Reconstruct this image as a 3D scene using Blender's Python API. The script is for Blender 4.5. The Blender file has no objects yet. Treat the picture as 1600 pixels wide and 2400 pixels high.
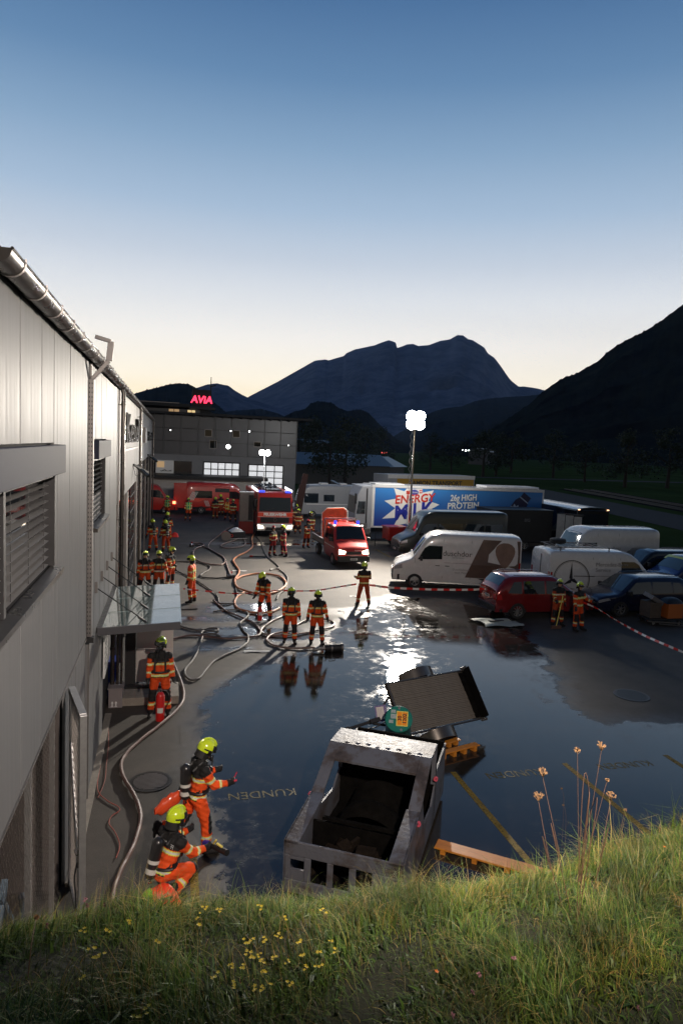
import bpy, bmesh, math, random
import numpy as np
from mathutils import Vector, Matrix
random.seed(7); rng = np.random.default_rng(7)
S = bpy.context.scene
COL = S.collection
PI = math.pi

# ---------------------------------------------------------------- camera
YAW, PITCH, ROLL, CAMH = .248, .096, .045, 6.5
_f0 = Vector((math.sin(YAW), math.cos(YAW), 0)); _r0 = Vector((math.cos(YAW), -math.sin(YAW), 0)); _z = Vector((0, 0, 1))
_f = math.cos(PITCH)*_f0 - math.sin(PITCH)*_z; _u = math.sin(PITCH)*_f0 + math.cos(PITCH)*_z
_R = math.cos(ROLL)*_r0 + math.sin(ROLL)*_u; _U = math.cos(ROLL)*_u - math.sin(ROLL)*_r0
cd = bpy.data.cameras.new('camera'); cam = bpy.data.objects.new('camera', cd); COL.objects.link(cam)
cam.matrix_world = Matrix(((_R.x, _U.x, -_f.x, 0), (_R.y, _U.y, -_f.y, 0), (_R.z, _U.z, -_f.z, CAMH), (0, 0, 0, 1)))
cd.sensor_fit = 'VERTICAL'; cd.sensor_height = 36; cd.lens = 24; cd.clip_start = .05; cd.clip_end = 60000
S.camera = cam

def G(px, py, z=0):
    """survey helper: the point at height z seen at a pixel of the 1600x2400 photograph"""
    d = _f + _R*((px-800)/1600) + _U*((1200-py)/1600); t = (z-CAMH)/d.z
    return Vector((d.x*t, d.y*t, z))
def Wl(px, py, X=-1.33):
    d = _f + _R*((px-800)/1600) + _U*((1200-py)/1600); t = X/d.x
    return Vector((X, d.y*t, CAMH+d.z*t))
def D(px, py, dist):
    d = _f + _R*((px-800)/1600) + _U*((1200-py)/1600); t = dist/math.hypot(d.x, d.y)
    return Vector((d.x*t, d.y*t, CAMH+d.z*t))

# ---------------------------------------------------------------- world: dusk sky
def s2l(r, g, b):
    f = lambda c: (c/255/12.92) if c/255 <= .04045 else ((c/255+.055)/1.055)**2.4
    return (f(r), f(g), f(b), 1)
W = bpy.data.worlds.new('World'); S.world = W; W.use_nodes = True
nt = W.node_tree; nt.nodes.clear()
N = nt.nodes.new; Lk = nt.links.new
tc = N('ShaderNodeTexCoord'); sep = N('ShaderNodeSeparateXYZ'); Lk(tc.outputs['Generated'], sep.inputs[0])
ramp = N('ShaderNodeValToRGB'); Lk(sep.outputs['Z'], ramp.inputs[0])
stops = [(0.0, (255, 222, 165)), (.05, (255, 236, 196)), (.09, (255, 245, 224)), (.145, (244, 240, 233)), (.20, (222, 225, 228)),
         (.25, (190, 200, 212)), (.31, (156, 177, 199)), (.38, (124, 152, 180)), (.45, (91, 124, 159)), (.52, (68, 102, 141)), (.75, (48, 74, 110)), (1.0, (38, 58, 90))]
el = ramp.color_ramp.elements
while len(el) < len(stops): el.new(.5)
for e, (p, c) in zip(el, stops): e.position = p; e.color = s2l(*c)
# darker opposite the afterglow (azimuth of the glow ~ +8 deg from +Y)
dot = N('ShaderNodeVectorMath'); dot.operation = 'DOT_PRODUCT'; Lk(tc.outputs['Generated'], dot.inputs[0]); dot.inputs[1].default_value = (math.sin(.12), math.cos(.12), 0)
mr = N('ShaderNodeMapRange'); mr.inputs['From Min'].default_value = -1; mr.inputs['From Max'].default_value = .97; mr.inputs['To Min'].default_value = .17; mr.inputs['To Max'].default_value = 1.44
mr.interpolation_type = 'SMOOTHSTEP'; Lk(dot.outputs['Value'], mr.inputs['Value'])
bg = N('ShaderNodeBackground'); out = N('ShaderNodeOutputWorld'); Lk(ramp.outputs[0], bg.inputs['Color']); Lk(mr.outputs[0], bg.inputs['Strength']); Lk(bg.outputs[0], out.inputs['Surface'])

S.view_settings.view_transform = 'Standard'; S.view_settings.look = 'None'; S.view_settings.exposure = 0; S.view_settings.gamma = 1
try: S.view_settings.use_curve_mapping = False
except Exception: pass
S.render.engine = 'CYCLES'
S.cycles.use_light_tree = True; S.cycles.sample_clamp_indirect = 4; S.cycles.max_bounces = 8; S.cycles.transparent_max_bounces = 12
S.cycles.volume_bounces = 0; S.cycles.volume_step_rate = 1

# ---------------------------------------------------------------- lamps that the place has, plus one assumed work light out of view
def lamp(kind, name, loc, target, power, color=(1, 1, 1), size=.1, cone=120, blend=.5):
    l = bpy.data.lights.new(name, kind); l.energy = power; l.color = color
    if kind in ('SPOT', 'POINT'): l.shadow_soft_size = size
    if kind == 'SPOT': l.spot_size = math.radians(cone); l.spot_blend = blend
    if kind == 'AREA': l.size = size
    o = bpy.data.objects.new(name, l); COL.objects.link(o); o.location = loc
    if target is not None: o.rotation_euler = (Vector(target)-Vector(loc)).to_track_quat('-Z', 'Y').to_euler()
    return o
MAST = Vector((15.25, 42.0, 0)); MASTH = 8.35
lamp('SPOT', 'floodlight_beam', (15.0, 41.4, MASTH+.1), (2.5, 27.5, 0), 42000, (1, .90, .77), .25, 77, 1)
lamp('SPOT', 'floodlight_beam', (14.7, 41.9, MASTH+.1), (-2, 36, 2), 4500, (1, .95, .88), .25, 125, 1)
lamp('SPOT', 'floodlight_beam', (15.4, 42.8, MASTH+.1), (17, 60, 1), 3000, (1, .96, .9), .25, 150, .6)
LAMP2 = Vector((6.9, 51.6, 5.75))
lamp('POINT', 'engine_mast_light', LAMP2+Vector((0, -.25, 0)), None, 350, (.88, .92, 1), .15)
lamp('SPOT', 'work_light_beam', (2.2, .3, 8.2), (1.6, 16, 1.8), 4700, (1, .85, .74), .12, 98, 1)  # assumed unseen source, added to light the near figures, vans and grass

# ---------------------------------------------------------------- materials
MATS = {}
def mat(name, color, rough=.5, metal=0, spec=.5, noise=0, nscale=8, bump=0, bscale=60, emit=None, estr=0, coat=0, alpha=1, trans=0, attr=None, stretch=None, rvar=0):
    if name in MATS: return MATS[name]
    m = bpy.data.materials.new(name); m.use_nodes = True; t = m.node_tree; n = t.nodes; l = t.links
    b = n['Principled BSDF']; col = tuple(color)+(1,)
    b.inputs['Base Color'].default_value = col; b.inputs['Roughness'].default_value = rough; b.inputs['Metallic'].default_value = metal
    b.inputs['Specular IOR Level'].default_value = spec
    if coat: b.inputs['Coat Weight'].default_value = coat; b.inputs['Coat Roughness'].default_value = .05
    if trans: b.inputs['Transmission Weight'].default_value = trans
    if alpha < 1: b.inputs['Alpha'].default_value = alpha
    src = None
    if attr:
        a = n.new('ShaderNodeAttribute'); a.attribute_name = attr; src = a.outputs['Color']; l.new(src, b.inputs['Base Color'])
    if noise or bump or rvar:
        c = n.new('ShaderNodeTexCoord'); mp = n.new('ShaderNodeMapping'); l.new(c.outputs['Object'], mp.inputs[0])
        if stretch: mp.inputs['Scale'].default_value = stretch
    if noise:
        t1 = n.new('ShaderNodeTexNoise'); t1.inputs['Scale'].default_value = nscale; t1.inputs['Detail'].default_value = 6; t1.inputs['Roughness'].default_value = .65; l.new(mp.outputs[0], t1.inputs['Vector'])
        r = n.new('ShaderNodeMapRange'); r.inputs['From Min'].default_value = .25; r.inputs['From Max'].default_value = .75
        r.inputs['To Min'].default_value = 1-noise; r.inputs['To Max'].default_value = 1+noise; l.new(t1.outputs['Fac'], r.inputs['Value'])
        mx = n.new('ShaderNodeVectorMath'); mx.operation = 'SCALE'; l.new(r.outputs[0], mx.inputs['Scale'])
        if src: l.new(src, mx.inputs[0])
        else: mx.inputs[0].default_value = color
        l.new(mx.outputs[0], b.inputs['Base Color'])
    if rvar:
        t3 = n.new('ShaderNodeTexNoise'); t3.inputs['Scale'].default_value = nscale*1.7; t3.inputs['Detail'].default_value = 4; l.new(mp.outputs[0], t3.inputs['Vector'])
        r = n.new('ShaderNodeMapRange'); r.inputs['From Min'].default_value = .3; r.inputs['From Max'].default_value = .7
        r.inputs['To Min'].default_value = max(0, rough-rvar); r.inputs['To Max'].default_value = min(1, rough+rvar); l.new(t3.outputs['Fac'], r.inputs['Value']); l.new(r.outputs[0], b.inputs['Roughness'])
    if bump:
        t2 = n.new('ShaderNodeTexNoise'); t2.inputs['Scale'].default_value = bscale; t2.inputs['Detail'].default_value = 5; l.new(mp.outputs[0], t2.inputs['Vector'])
        bp = n.new('ShaderNodeBump'); bp.inputs['Strength'].default_value = bump; bp.inputs['Distance'].default_value = .02; l.new(t2.outputs['Fac'], bp.inputs['Height']); l.new(bp.outputs[0], b.inputs['Normal'])
    if emit: b.inputs['Emission Color'].default_value = tuple(emit)+(1,); b.inputs['Emission Strength'].default_value = estr
    MATS[name] = m; return m

def wall_metal(name, col, rough=.38):
    """brushed, slightly bulging coated sheet metal"""
    if name in MATS: return MATS[name]
    m = mat(name, col, rough, .16, spec=.22, noise=.05, nscale=2.5, rvar=.05, stretch=(1, 3, .12))
    t = m.node_tree; n = t.nodes; l = t.links; b = n['Principled BSDF']
    c = n.new('ShaderNodeTexCoord'); mp = n.new('ShaderNodeMapping'); mp.inputs['Scale'].default_value = (1, 3.2, .07); l.new(c.outputs['Object'], mp.inputs[0])
    t2 = n.new('ShaderNodeTexNoise'); t2.inputs['Scale'].default_value = 1.2; t2.inputs['Detail'].default_value = 1; l.new(mp.outputs[0], t2.inputs['Vector'])
    bp = n.new('ShaderNodeBump'); bp.inputs['Strength'].default_value = .22; bp.inputs['Distance'].default_value = .03; l.new(t2.outputs['Fac'], bp.inputs['Height'])
    mp2 = n.new('ShaderNodeMapping'); mp2.inputs['Scale'].default_value = (1, 260, 3); l.new(c.outputs['Object'], mp2.inputs[0])
    t3 = n.new('ShaderNodeTexNoise'); t3.inputs['Scale'].default_value = 1; t3.inputs['Detail'].default_value = 3; l.new(mp2.outputs[0], t3.inputs['Vector'])
    bp2 = n.new('ShaderNodeBump'); bp2.inputs['Strength'].default_value = .12; bp2.inputs['Distance'].default_value = .002; l.new(t3.outputs['Fac'], bp2.inputs['Height']); l.new(bp.outputs[0], bp2.inputs['Normal'])
    l.new(bp2.outputs[0], b.inputs['Normal'])
    b.inputs['Anisotropic'].default_value = .55
    tg = n.new('ShaderNodeTangent'); tg.direction_type = 'RADIAL'; tg.axis = 'Z'; l.new(tg.outputs[0], b.inputs['Tangent'])
    return m
M_black = mat('black_plastic', (.012, .012, .013), .5, rvar=.1)
M_dark = mat('dark_steel', (.02, .02, .022), .55, .2, noise=.3)
M_steel = mat('zinc_steel', (.21, .20, .195), .45, .8, noise=.12, nscale=6, rvar=.06)
M_gutter = mat('titanium_zinc', (.105, .095, .088), .3, .9, noise=.1, nscale=2, rvar=.05)
M_wall = wall_metal('facade_sheet', (.17, .172, .175), .5)
M_wall2 = wall_metal('facade_sheet_white', (.16, .16, .162), .56)
M_blue_grey = mat('blue_grey_paint', (.022, .025, .042), .6, 0, spec=.12)
M_rubber = mat('tyre_rubber', (.014, .014, .014), .75, noise=.2)
M_alloy = mat('alloy_rim', (.5, .5, .5), .3, .85)
M_glassdark = mat('tinted_glass', (.012, .016, .018), .04, 0, .8, coat=.5)
M_glassteal = mat('windscreen_glass', (.02, .035, .04), .04, 0, .8, coat=.6)
M_white = mat('white_paint', (.68, .68, .68), .3, coat=.5, noise=.05, nscale=3, rvar=.08)
M_red = mat('red_paint', (.48, .022, .014), .28, coat=.6, noise=.08, nscale=3)
M_chrome = mat('bright_steel', (.65, .64, .63), .15, 1)
M_silver = mat('reflective_silver', (.62, .62, .6), .35, .1)
M_ylw = mat('signal_yellow', (.62, .68, .05), .45)

# ---------------------------------------------------------------- mesh helpers
class MB:
    def __init__(s): s.v = []; s.f = []; s.m = []; s.mats = []; s.cur = 0
    def use(s, m):
        if m not in s.mats: s.mats.append(m)
        s.cur = s.mats.index(m); return s
    def add(s, vs, fs):
        o = len(s.v); s.v += [tuple(v) for v in vs]; s.f += [tuple(i+o for i in f) for f in fs]; s.m += [s.cur]*len(fs); return s
    def box(s, cx, cy, cz, sx, sy, sz, rz=0, rx=0, ry=0):
        a, b, c = sx/2, sy/2, sz/2
        vs = [Vector((x, y, z)) for x in (-a, a) for y in (-b, b) for z in (-c, c)]
        if rx or ry or rz:
            R = Matrix.Rotation(rz, 3, 'Z') @ Matrix.Rotation(ry, 3, 'Y') @ Matrix.Rotation(rx, 3, 'X'); vs = [R @ v for v in vs]
        return s.add([(v.x+cx, v.y+cy, v.z+cz) for v in vs], [(0, 1, 3, 2), (4, 6, 7, 5), (0, 4, 5, 1), (2, 3, 7, 6), (0, 2, 6, 4), (1, 5, 7, 3)])
    def bb(s, x0, x1, y0, y1, z0, z1): return s.box((x0+x1)/2, (y0+y1)/2, (z0+z1)/2, abs(x1-x0), abs(y1-y0), abs(z1-z0))
    def bar(s, p0, p1, w, h=None):
        h = h or w; p0 = Vector(p0); p1 = Vector(p1); d = (p1-p0).normalized()
        up = Vector((0, 0, 1)) if abs(d.z) < .95 else Vector((0, 1, 0)); x = d.cross(up).normalized(); y = x.cross(d).normalized()
        vs = []
        for p in (p0, p1):
            for a, b in ((-1, -1), (1, -1), (1, 1), (-1, 1)): vs.append(p + x*a*w/2 + y*b*h/2)
        return s.add(vs, [(0, 3, 2, 1), (4, 5, 6, 7), (0, 1, 5, 4), (1, 2, 6, 5), (2, 3, 7, 6), (3, 0, 4, 7)])
    def cyl(s, p0, p1, r0, r1=None, n=12, caps=True):
        r1 = r0 if r1 is None else r1; p0 = Vector(p0); p1 = Vector(p1); d = (p1-p0).normalized()
        up = Vector((0, 0, 1)) if abs(d.z) < .95 else Vector((0, 1, 0)); x = d.cross(up).normalized(); y = x.cross(d).normalized()
        vs = [p + (x*math.cos(2*PI*i/n) + y*math.sin(2*PI*i/n))*r for p, r in ((p0, r0), (p1, r1)) for i in range(n)]
        fs = [(i, i+n, (i+1) % n+n, (i+1) % n) for i in range(n)]
        if caps: fs += [tuple(range(n)), tuple(range(2*n-1, n-1, -1))]
        return s.add(vs, fs)
    def tube(s, pts, r, n=8, caps=True):
        pts = [Vector(p) for p in pts]; vs = []; prev = None
        for i, p in enumerate(pts):
            d = (pts[min(i+1, len(pts)-1)]-pts[max(i-1, 0)]).normalized()
            if prev is None:
                up = Vector((0, 0, 1)) if abs(d.z) < .9 else Vector((0, 1, 0)); x = d.cross(up).normalized()
            else:
                x = (prev - d*prev.dot(d)).normalized()
            y = x.cross(d); prev = x; rr = r[i] if isinstance(r, (list, tuple)) else r
            vs += [p + (x*math.cos(2*PI*k/n)+y*math.sin(2*PI*k/n))*rr for k in range(n)]
        fs = [(i*n+k, (i+1)*n+k, (i+1)*n+(k+1) % n, i*n+(k+1) % n) for i in range(len(pts)-1) for k in range(n)]
        if caps: fs += [tuple(range(n)), tuple(range(len(vs)-1, len(vs)-n-1, -1))]
        return s.add(vs, fs)
    def poly(s, pts, thick=None, dirn=(0, 0, 1)):
        n = len(pts)
        if not thick: return s.add(pts, [tuple(range(n))])
        d = Vector(dirn)*thick; vs = [Vector(p) for p in pts] + [Vector(p)+d for p in pts]
        return s.add(vs, [tuple(range(n-1, -1, -1)), tuple(range(n, 2*n))] + [(i, (i+1) % n, (i+1) % n+n, i+n) for i in range(n)])
    def lathe(s, prof, c=(0, 0, 0), axis='Z', n=20):
        vs = []
        for r, h in prof:
            for k in range(n):
                a = 2*PI*k/n; p = (r*math.cos(a), r*math.sin(a), h)
                if axis == 'X': p = (p[2], p[0], p[1])
                if axis == 'Y': p = (p[0], p[2], p[1])
                vs.append((p[0]+c[0], p[1]+c[1], p[2]+c[2]))
        m = len(prof); fs = [(i*n+k, i*n+(k+1) % n, (i+1)*n+(k+1) % n, (i+1)*n+k) for i in range(m-1) for k in range(n)]
        return s.add(vs, fs)
    def grid(s, fn, nu, nv):
        vs = [fn(i/nu, j/nv) for i in range(nu+1) for j in range(nv+1)]
        return s.add(vs, [(i*(nv+1)+j, (i+1)*(nv+1)+j, (i+1)*(nv+1)+j+1, i*(nv+1)+j+1) for i in range(nu) for j in range(nv)])
    def build(s, name, m=None, parent=None, smooth=False, bevel=0, loc=None, recalc=True):
        me = bpy.data.meshes.new(name); me.from_pydata(s.v, [], s.f)
        if m is not None: me.materials.append(m)
        else:
            for q in s.mats: me.materials.append(q)
            me.polygons.foreach_set('material_index', s.m)
        if recalc:
            b = bmesh.new(); b.from_mesh(me); bmesh.ops.recalc_face_normals(b, faces=b.faces); b.to_mesh(me); b.free()
        if smooth:
            me.shade_smooth()
            try: me.set_sharp_from_angle(angle=math.radians(40))
            except Exception: pass
        o = bpy.data.objects.new(name, me); COL.objects.link(o)
        if parent: o.parent = parent
        if loc: o.location = loc
        if bevel:
            bv = o.modifiers.new('bevel', 'BEVEL'); bv.width = bevel; bv.segments = 2; bv.limit_method = 'ANGLE'; bv.angle_limit = math.radians(40)
        return o
def mesh_obj(name, me, parent=None, loc=None, rz=0):
    o = bpy.data.objects.new(name, me); COL.objects.link(o)
    if parent: o.parent = parent
    if loc is not None: o.location = loc
    if rz: o.rotation_euler.z = rz
    return o
def thing(name, label, cat, loc=(0, 0, 0), rz=0, group=None):
    o = bpy.data.objects.new(name, None); COL.objects.link(o); o.location = loc; o.rotation_euler = (0, 0, rz); o.empty_display_size = .2
    o['label'] = label; o['category'] = cat
    if group: o['group'] = group
    return o
def tag(o, label, cat, group=None):
    o['label'] = label; o['category'] = cat
    if group: o['group'] = group
    return o
def structure(o): o['kind'] = 'structure'; return o
def stuff(o): o['kind'] = 'stuff'; return o
def dup(root, loc, rz, label, group=None):
    def cp(o, par):
        c = o.copy(); COL.objects.link(c); c.parent = par
        for ch in list(o.children): cp(ch, c)
        return c
    r = cp(root, None); r.location = loc; r.rotation_euler = (0, 0, rz); r['label'] = label
    if group: r['group'] = group
    return r
def text_mb(txt, size=1, depth=.01, bold=0, mb=None):
    """letters as real geometry, in the local XY plane, centred"""
    cu = bpy.data.curves.new('t', 'FONT'); cu.body = txt; cu.size = size; cu.extrude = depth; cu.offset = bold; cu.align_x = 'CENTER'; cu.align_y = 'CENTER'; cu.resolution_u = 3
    o = bpy.data.objects.new('t', cu); me = bpy.data.meshes.new_from_object(o); bpy.data.objects.remove(o); bpy.data.curves.remove(cu)
    return me
def text(name, txt, size, m, parent, loc, rot, depth=.004, bold=0, sx=1, shear=0):
    me = text_mb(txt, size, depth, bold)
    me.materials.clear(); me.materials.append(m)
    o = bpy.data.objects.new(name, me); COL.objects.link(o); o.parent = parent; o.location = loc; o.rotation_euler = rot; o.scale = (sx, 1, 1)
    if shear:
        me.transform(Matrix(((1, shear, 0, 0), (0, 1, 0, 0), (0, 0, 1, 0), (0, 0, 0, 1))))
    return o
def smooth_path(pts, n=8, closed=False):
    pts = [Vector(p) for p in pts]; out = []
    m = len(pts)
    for i in range(m-1):
        p0 = pts[max(i-1, 0)]; p1 = pts[i]; p2 = pts[i+1]; p3 = pts[min(i+2, m-1)]
        for k in range(n):
            t = k/n; out.append(.5*((2*p1)+(p2-p0)*t+(2*p0-5*p1+4*p2-p3)*t*t+(3*p1-p0-3*p2+p3)*t**3))
    out.append(pts[-1]); return out
# ================================================================= GROUND
PUD = [(.75, 5.5), (.8, 9.0), (.9, 11.6), (.8, 13.6), (.85, 15.3), (.96, 16.9), (1.97, 18.5), (3.0, 19.6), (4.0, 20.5), (5.2, 20.9), (5.5, 22.6), (6.6, 24.3), (7.5, 24.9), (8.45, 26.9), (9.8, 28.0),
       (12.4, 27.4), (13.4, 25.0), (12.9, 22.4), (12.5, 21.2), (12.1, 19.8), (11.0, 17.2), (10.1, 15.2), (10.5, 14.1), (12.6, 13.9), (17, 13.2), (18, 8), (16, 4.5)]
PATCH = [((2.9, 26.4), 1.6, .7), ((3.0, 25.0), .9, .5), ((2.6, 23.0), 1.7, .45), ((4.2, 22.3), 1.4, .4), ((1.6, 21.2), .5, .16), ((6.9, 43.5), 2.6, .5), ((8.2, 25.6), 1.0, .3), ((1.2, 24.9), .7, .3), ((9.5, 45.0), 1.0, .35)]
def sdf_poly(P, X, Y):
    P = np.array(P); n = len(P); d = np.full(X.shape, 1e9); ins = np.zeros(X.shape, bool)
    for i in range(n):
        a = P[i]; b = P[(i+1) % n]; e = b-a; wx = X-a[0]; wy = Y-a[1]
        t = np.clip((wx*e[0]+wy*e[1])/(e@e), 0, 1); d = np.minimum(d, np.hypot(wx-e[0]*t, wy-e[1]*t))
        c = ((a[1] <= Y) != (b[1] <= Y)); xi = a[0]+(Y-a[1])/(b[1]-a[1]+1e-12)*e[0]; ins ^= c & (X < xi)
    return np.where(ins, d, -d)
def wetness(X, Y):
    w = sdf_poly(PUD, X, Y)
    for (cx, cy), a, b in PATCH:
        q = np.hypot((X-cx)/a, (Y-cy)/b); w = np.maximum(w, (1-q)*min(a, b))
    return np.clip(w, -2, 1.5)

def asphalt():
    m = bpy.data.materials.new('asphalt'); m.use_nodes = True; t = m.node_tree; n = t.nodes; l = t.links; b = n['Principled BSDF']
    geo = n.new('ShaderNodeNewGeometry'); at = n.new('ShaderNodeAttribute'); at.attribute_name = 'wet'
    def noise(s, d, r=.6):
        x = n.new('ShaderNodeTexNoise'); x.inputs['Scale'].default_value = s; x.inputs['Detail'].default_value = d; x.inputs['Roughness'].default_value = r; l.new(geo.outputs['Position'], x.inputs['Vector']); return x.outputs['Fac']
    def mth(op, a, c, d=None):
        x = n.new('ShaderNodeMath'); x.operation = op
        for i, q in enumerate((a, c, d)):
            if q is None: continue
            if isinstance(q, (int, float)): x.inputs[i].default_value = q
            else: l.new(q, x.inputs[i])
        return x.outputs[0]
    def mr(v, a, c, d, e, sm=True):
        x = n.new('ShaderNodeMapRange'); x.inputs['From Min'].default_value = a; x.inputs['From Max'].default_value = c; x.inputs['To Min'].default_value = d; x.inputs['To Max'].default_value = e
        if sm: x.interpolation_type = 'SMOOTHSTEP'
        l.new(v, x.inputs['Value']); return x.outputs[0]
    big = noise(.35, 4); med = noise(1.3, 6, .7); fine = noise(55, 3); grain = noise(240, 2)
    wv = mth('ADD', at.outputs['Fac'], mth('MULTIPLY', mth('SUBTRACT', med, .5), 1.5))
    wet = mr(wv, -.14, .18, 0, 1); damp = mr(wv, -.9, .1, 0, 1)
    stain = mr(noise(.8, 8, .75), .3, .7, .68, 1.25)
    pch = mr(big, .35, .65, .8, 1.18)
    gr = mr(grain, .3, .7, .72, 1.3)
    v = mth('MULTIPLY', mth('MULTIPLY', stain, pch), gr)
    v = mth('MULTIPLY', v, mr(damp, 0, 1, 1, .55, False)); v = mth('MULTIPLY', v, mr(wet, 0, 1, 1, .9, False))
    mx = n.new('ShaderNodeVectorMath'); mx.operation = 'SCALE'; mx.inputs[0].default_value = (.043, .0355, .028); l.new(v, mx.inputs['Scale']); l.new(mx.outputs[0], b.inputs['Base Color'])
    dryr = mr(fine, .3, .7, .68, .9)
    dr = n.new('ShaderNodeMix'); l.new(damp, dr.inputs[0]); l.new(dryr, dr.inputs[2]); dr.inputs[3].default_value = .42
    film = mr(mth('MULTIPLY', mth('ADD', noise(.55, 8, .75), noise(3.1, 6, .75)), .5), .44, .62, .018, .30)
    depth = mr(at.outputs['Fac'], .5, 1.5, 1, .6); film = mth('MULTIPLY', film, depth)
    rr = n.new('ShaderNodeMix'); l.new(wet, rr.inputs[0]); l.new(dr.outputs[0], rr.inputs[2]); l.new(film, rr.inputs[3]); l.new(rr.outputs[0], b.inputs['Roughness'])
    bp = n.new('ShaderNodeBump'); bp.inputs['Distance'].default_value = .004
    l.new(mth('ADD', grain, mth('MULTIPLY', fine, .8)), bp.inputs['Height']); l.new(mr(wet, 0, 1, .55, .035, False), bp.inputs['Strength'])
    bp2 = n.new('ShaderNodeBump'); bp2.inputs['Distance'].default_value = .003; bp2.inputs['Strength'].default_value = .05; l.new(noise(7, 2), bp2.inputs['Height']); l.new(bp.outputs[0], bp2.inputs['Normal'])
    l.new(bp2.outputs[0], b.inputs['Normal']); b.inputs['IOR'].default_value = 1.55
    return m
M_asph = asphalt()
gx0, gx1, gy0, gy1, gs = -1.6, 20.0, 3.0, 47.0, .16
nx = int((gx1-gx0)/gs); ny = int((gy1-gy0)/gs)
xs = gx0+np.arange(nx+1)*gs; ys = gy0+np.arange(ny+1)*gs; XX, YY = np.meshgrid(xs, ys, indexing='ij'); WET = wetness(XX, YY)
def grid_mesh(name, z, mask=None, extra=None):
    idx = -np.ones(XX.shape, int)
    fi = np.ones((nx, ny), bool) if mask is None else (mask[:-1, :-1] | mask[1:, :-1] | mask[:-1, 1:] | mask[1:, 1:])
    use = np.zeros(XX.shape, bool); use[:-1, :-1] |= fi; use[1:, :-1] |= fi; use[:-1, 1:] |= fi; use[1:, 1:] |= fi
    idx[use] = np.arange(use.sum()); V = np.stack([XX[use], YY[use], np.full(use.sum(), z)], 1); I, J = np.nonzero(fi)
    F = np.stack([idx[I, J], idx[I+1, J], idx[I+1, J+1], idx[I, J+1]], 1); w = WET[use].tolist(); V = V.tolist(); F = F.tolist()
    if extra:
        for (a, b, c, d) in extra:
            o = len(V); V += [(a, c, z), (b, c, z), (b, d, z), (a, d, z)]; F.append([o, o+1, o+2, o+3]); w += [-2]*4
    me = bpy.data.meshes.new(name); me.from_pydata(V, [], F); me.materials.append(M_asph)
    at = me.attributes.new('wet', 'FLOAT', 'POINT'); at.data.foreach_set('value', w); return mesh_obj(name, me)
X1 = gx0+nx*gs; Y1 = gy0+ny*gs
structure(grid_mesh('asphalt_yard', 0, None, [(-14, gx0, gy0, Y1), (X1, 33, gy0, Y1), (-14, 33, Y1, 78), (-14, 33, -6, gy0)]))
structure(grid_mesh('puddle', .004, WET > -.45))

# field to the horizon
M_field = mat('field_grass', (.045, .065, .022), 1, spec=0, noise=.35, nscale=.05)
def sheet(name, pts, z, m):
    mb = MB(); mb.poly([(x, y, z) for x, y in pts]); return structure(mb.build(name, m, recalc=False))
sheet('field', [(-30000, -3000), (30000, -3000), (30000, 40000), (-30000, 40000)], -.03, M_field)
M_road = mat('far_asphalt', (.035, .035, .036), .9, spec=.1, noise=.15, nscale=2)
sheet('road', [(34.5, -10), (44, -10), (70, 120), (60, 120)], .004, M_road)
M_gravel = mat('track_ballast', (.03, .028, .026), 1, spec=0, noise=.4, nscale=6)
sheet('track_bed', [(46, -10), (54, -10), (84, 120), (74, 120)], .004, M_gravel)
for k, (a, b) in enumerate(((47.2, 75.5), (48.7, 77.2), (51.2, 79.8), (52.7, 81.4))):
    mb = MB(); mb.bar((a, -10, .1), (b, 120, .1), .08, .16); structure(mb.build('rail', M_dark))
# a lane between yard and field, farther out
sheet('farm_lane', [(16, 150), (300, 205), (300, 213), (16, 156)], .002, M_road)

# ---------------------------------------------------------------- painted markings
def worn_paint(name, col):
    m = mat(name, col, .55, noise=.35, nscale=5)
    t = m.node_tree; n = t.nodes; l = t.links; b = n['Principled BSDF']
    g = n.new('ShaderNodeNewGeometry'); x = n.new('ShaderNodeTexNoise'); x.inputs['Scale'].default_value = 9; x.inputs['Detail'].default_value = 8; x.inputs['Roughness'].default_value = .75; l.new(g.outputs['Position'], x.inputs['Vector'])
    r = n.new('ShaderNodeMapRange'); r.inputs['From Min'].default_value = .36; r.inputs['From Max'].default_value = .50; r.inputs['To Min'].default_value = .3; r.inputs['To Max'].default_value = .75; l.new(x.outputs['Fac'], r.inputs['Value']); l.new(r.outputs[0], b.inputs['Alpha']); b.inputs['Specular IOR Level'].default_value = .2
    return m
M_yline = worn_paint('worn_yellow_paint', (.22, .15, .02)); M_ytext = worn_paint('worn_yellow_lettering', (.13, .11, .045))
for x, y0, y1 in ((.47, 4.6, 10.62), (5.70, 4.6, 12.32), (8.24, 4.6, 12.32), (10.76, 4.6, 12.33)):
    mb = MB(); mb.bb(x-.06, x+.06, y0, y1, .0045, .008); structure(mb.build('parking_line', M_yline))
for px, py, w_, h_ in ((12.9, 38.6, .12, 3), (14.6, 31.8, .12, 4)):
    mb = MB(); mb.bb(px-.06, px+.06, py, py+h_, .0045, .008); structure(mb.build('parking_line', M_yline))
mb = MB(); mb.bb(12.2, 15.6, 41.2, 41.32, .0045, .008); structure(mb.build('parking_line', M_yline))
for i, x in enumerate((1.78, 6.95, 9.53)):
    me = text_mb('KUNDEN', .36, .0015); me.materials.clear(); me.materials.append(M_ytext)
    o = mesh_obj('customer_lettering', me, None, (x, 12.06, .0065)); o.rotation_euler.z = PI; o.scale = (.86, 1, 1); structure(o)
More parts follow.
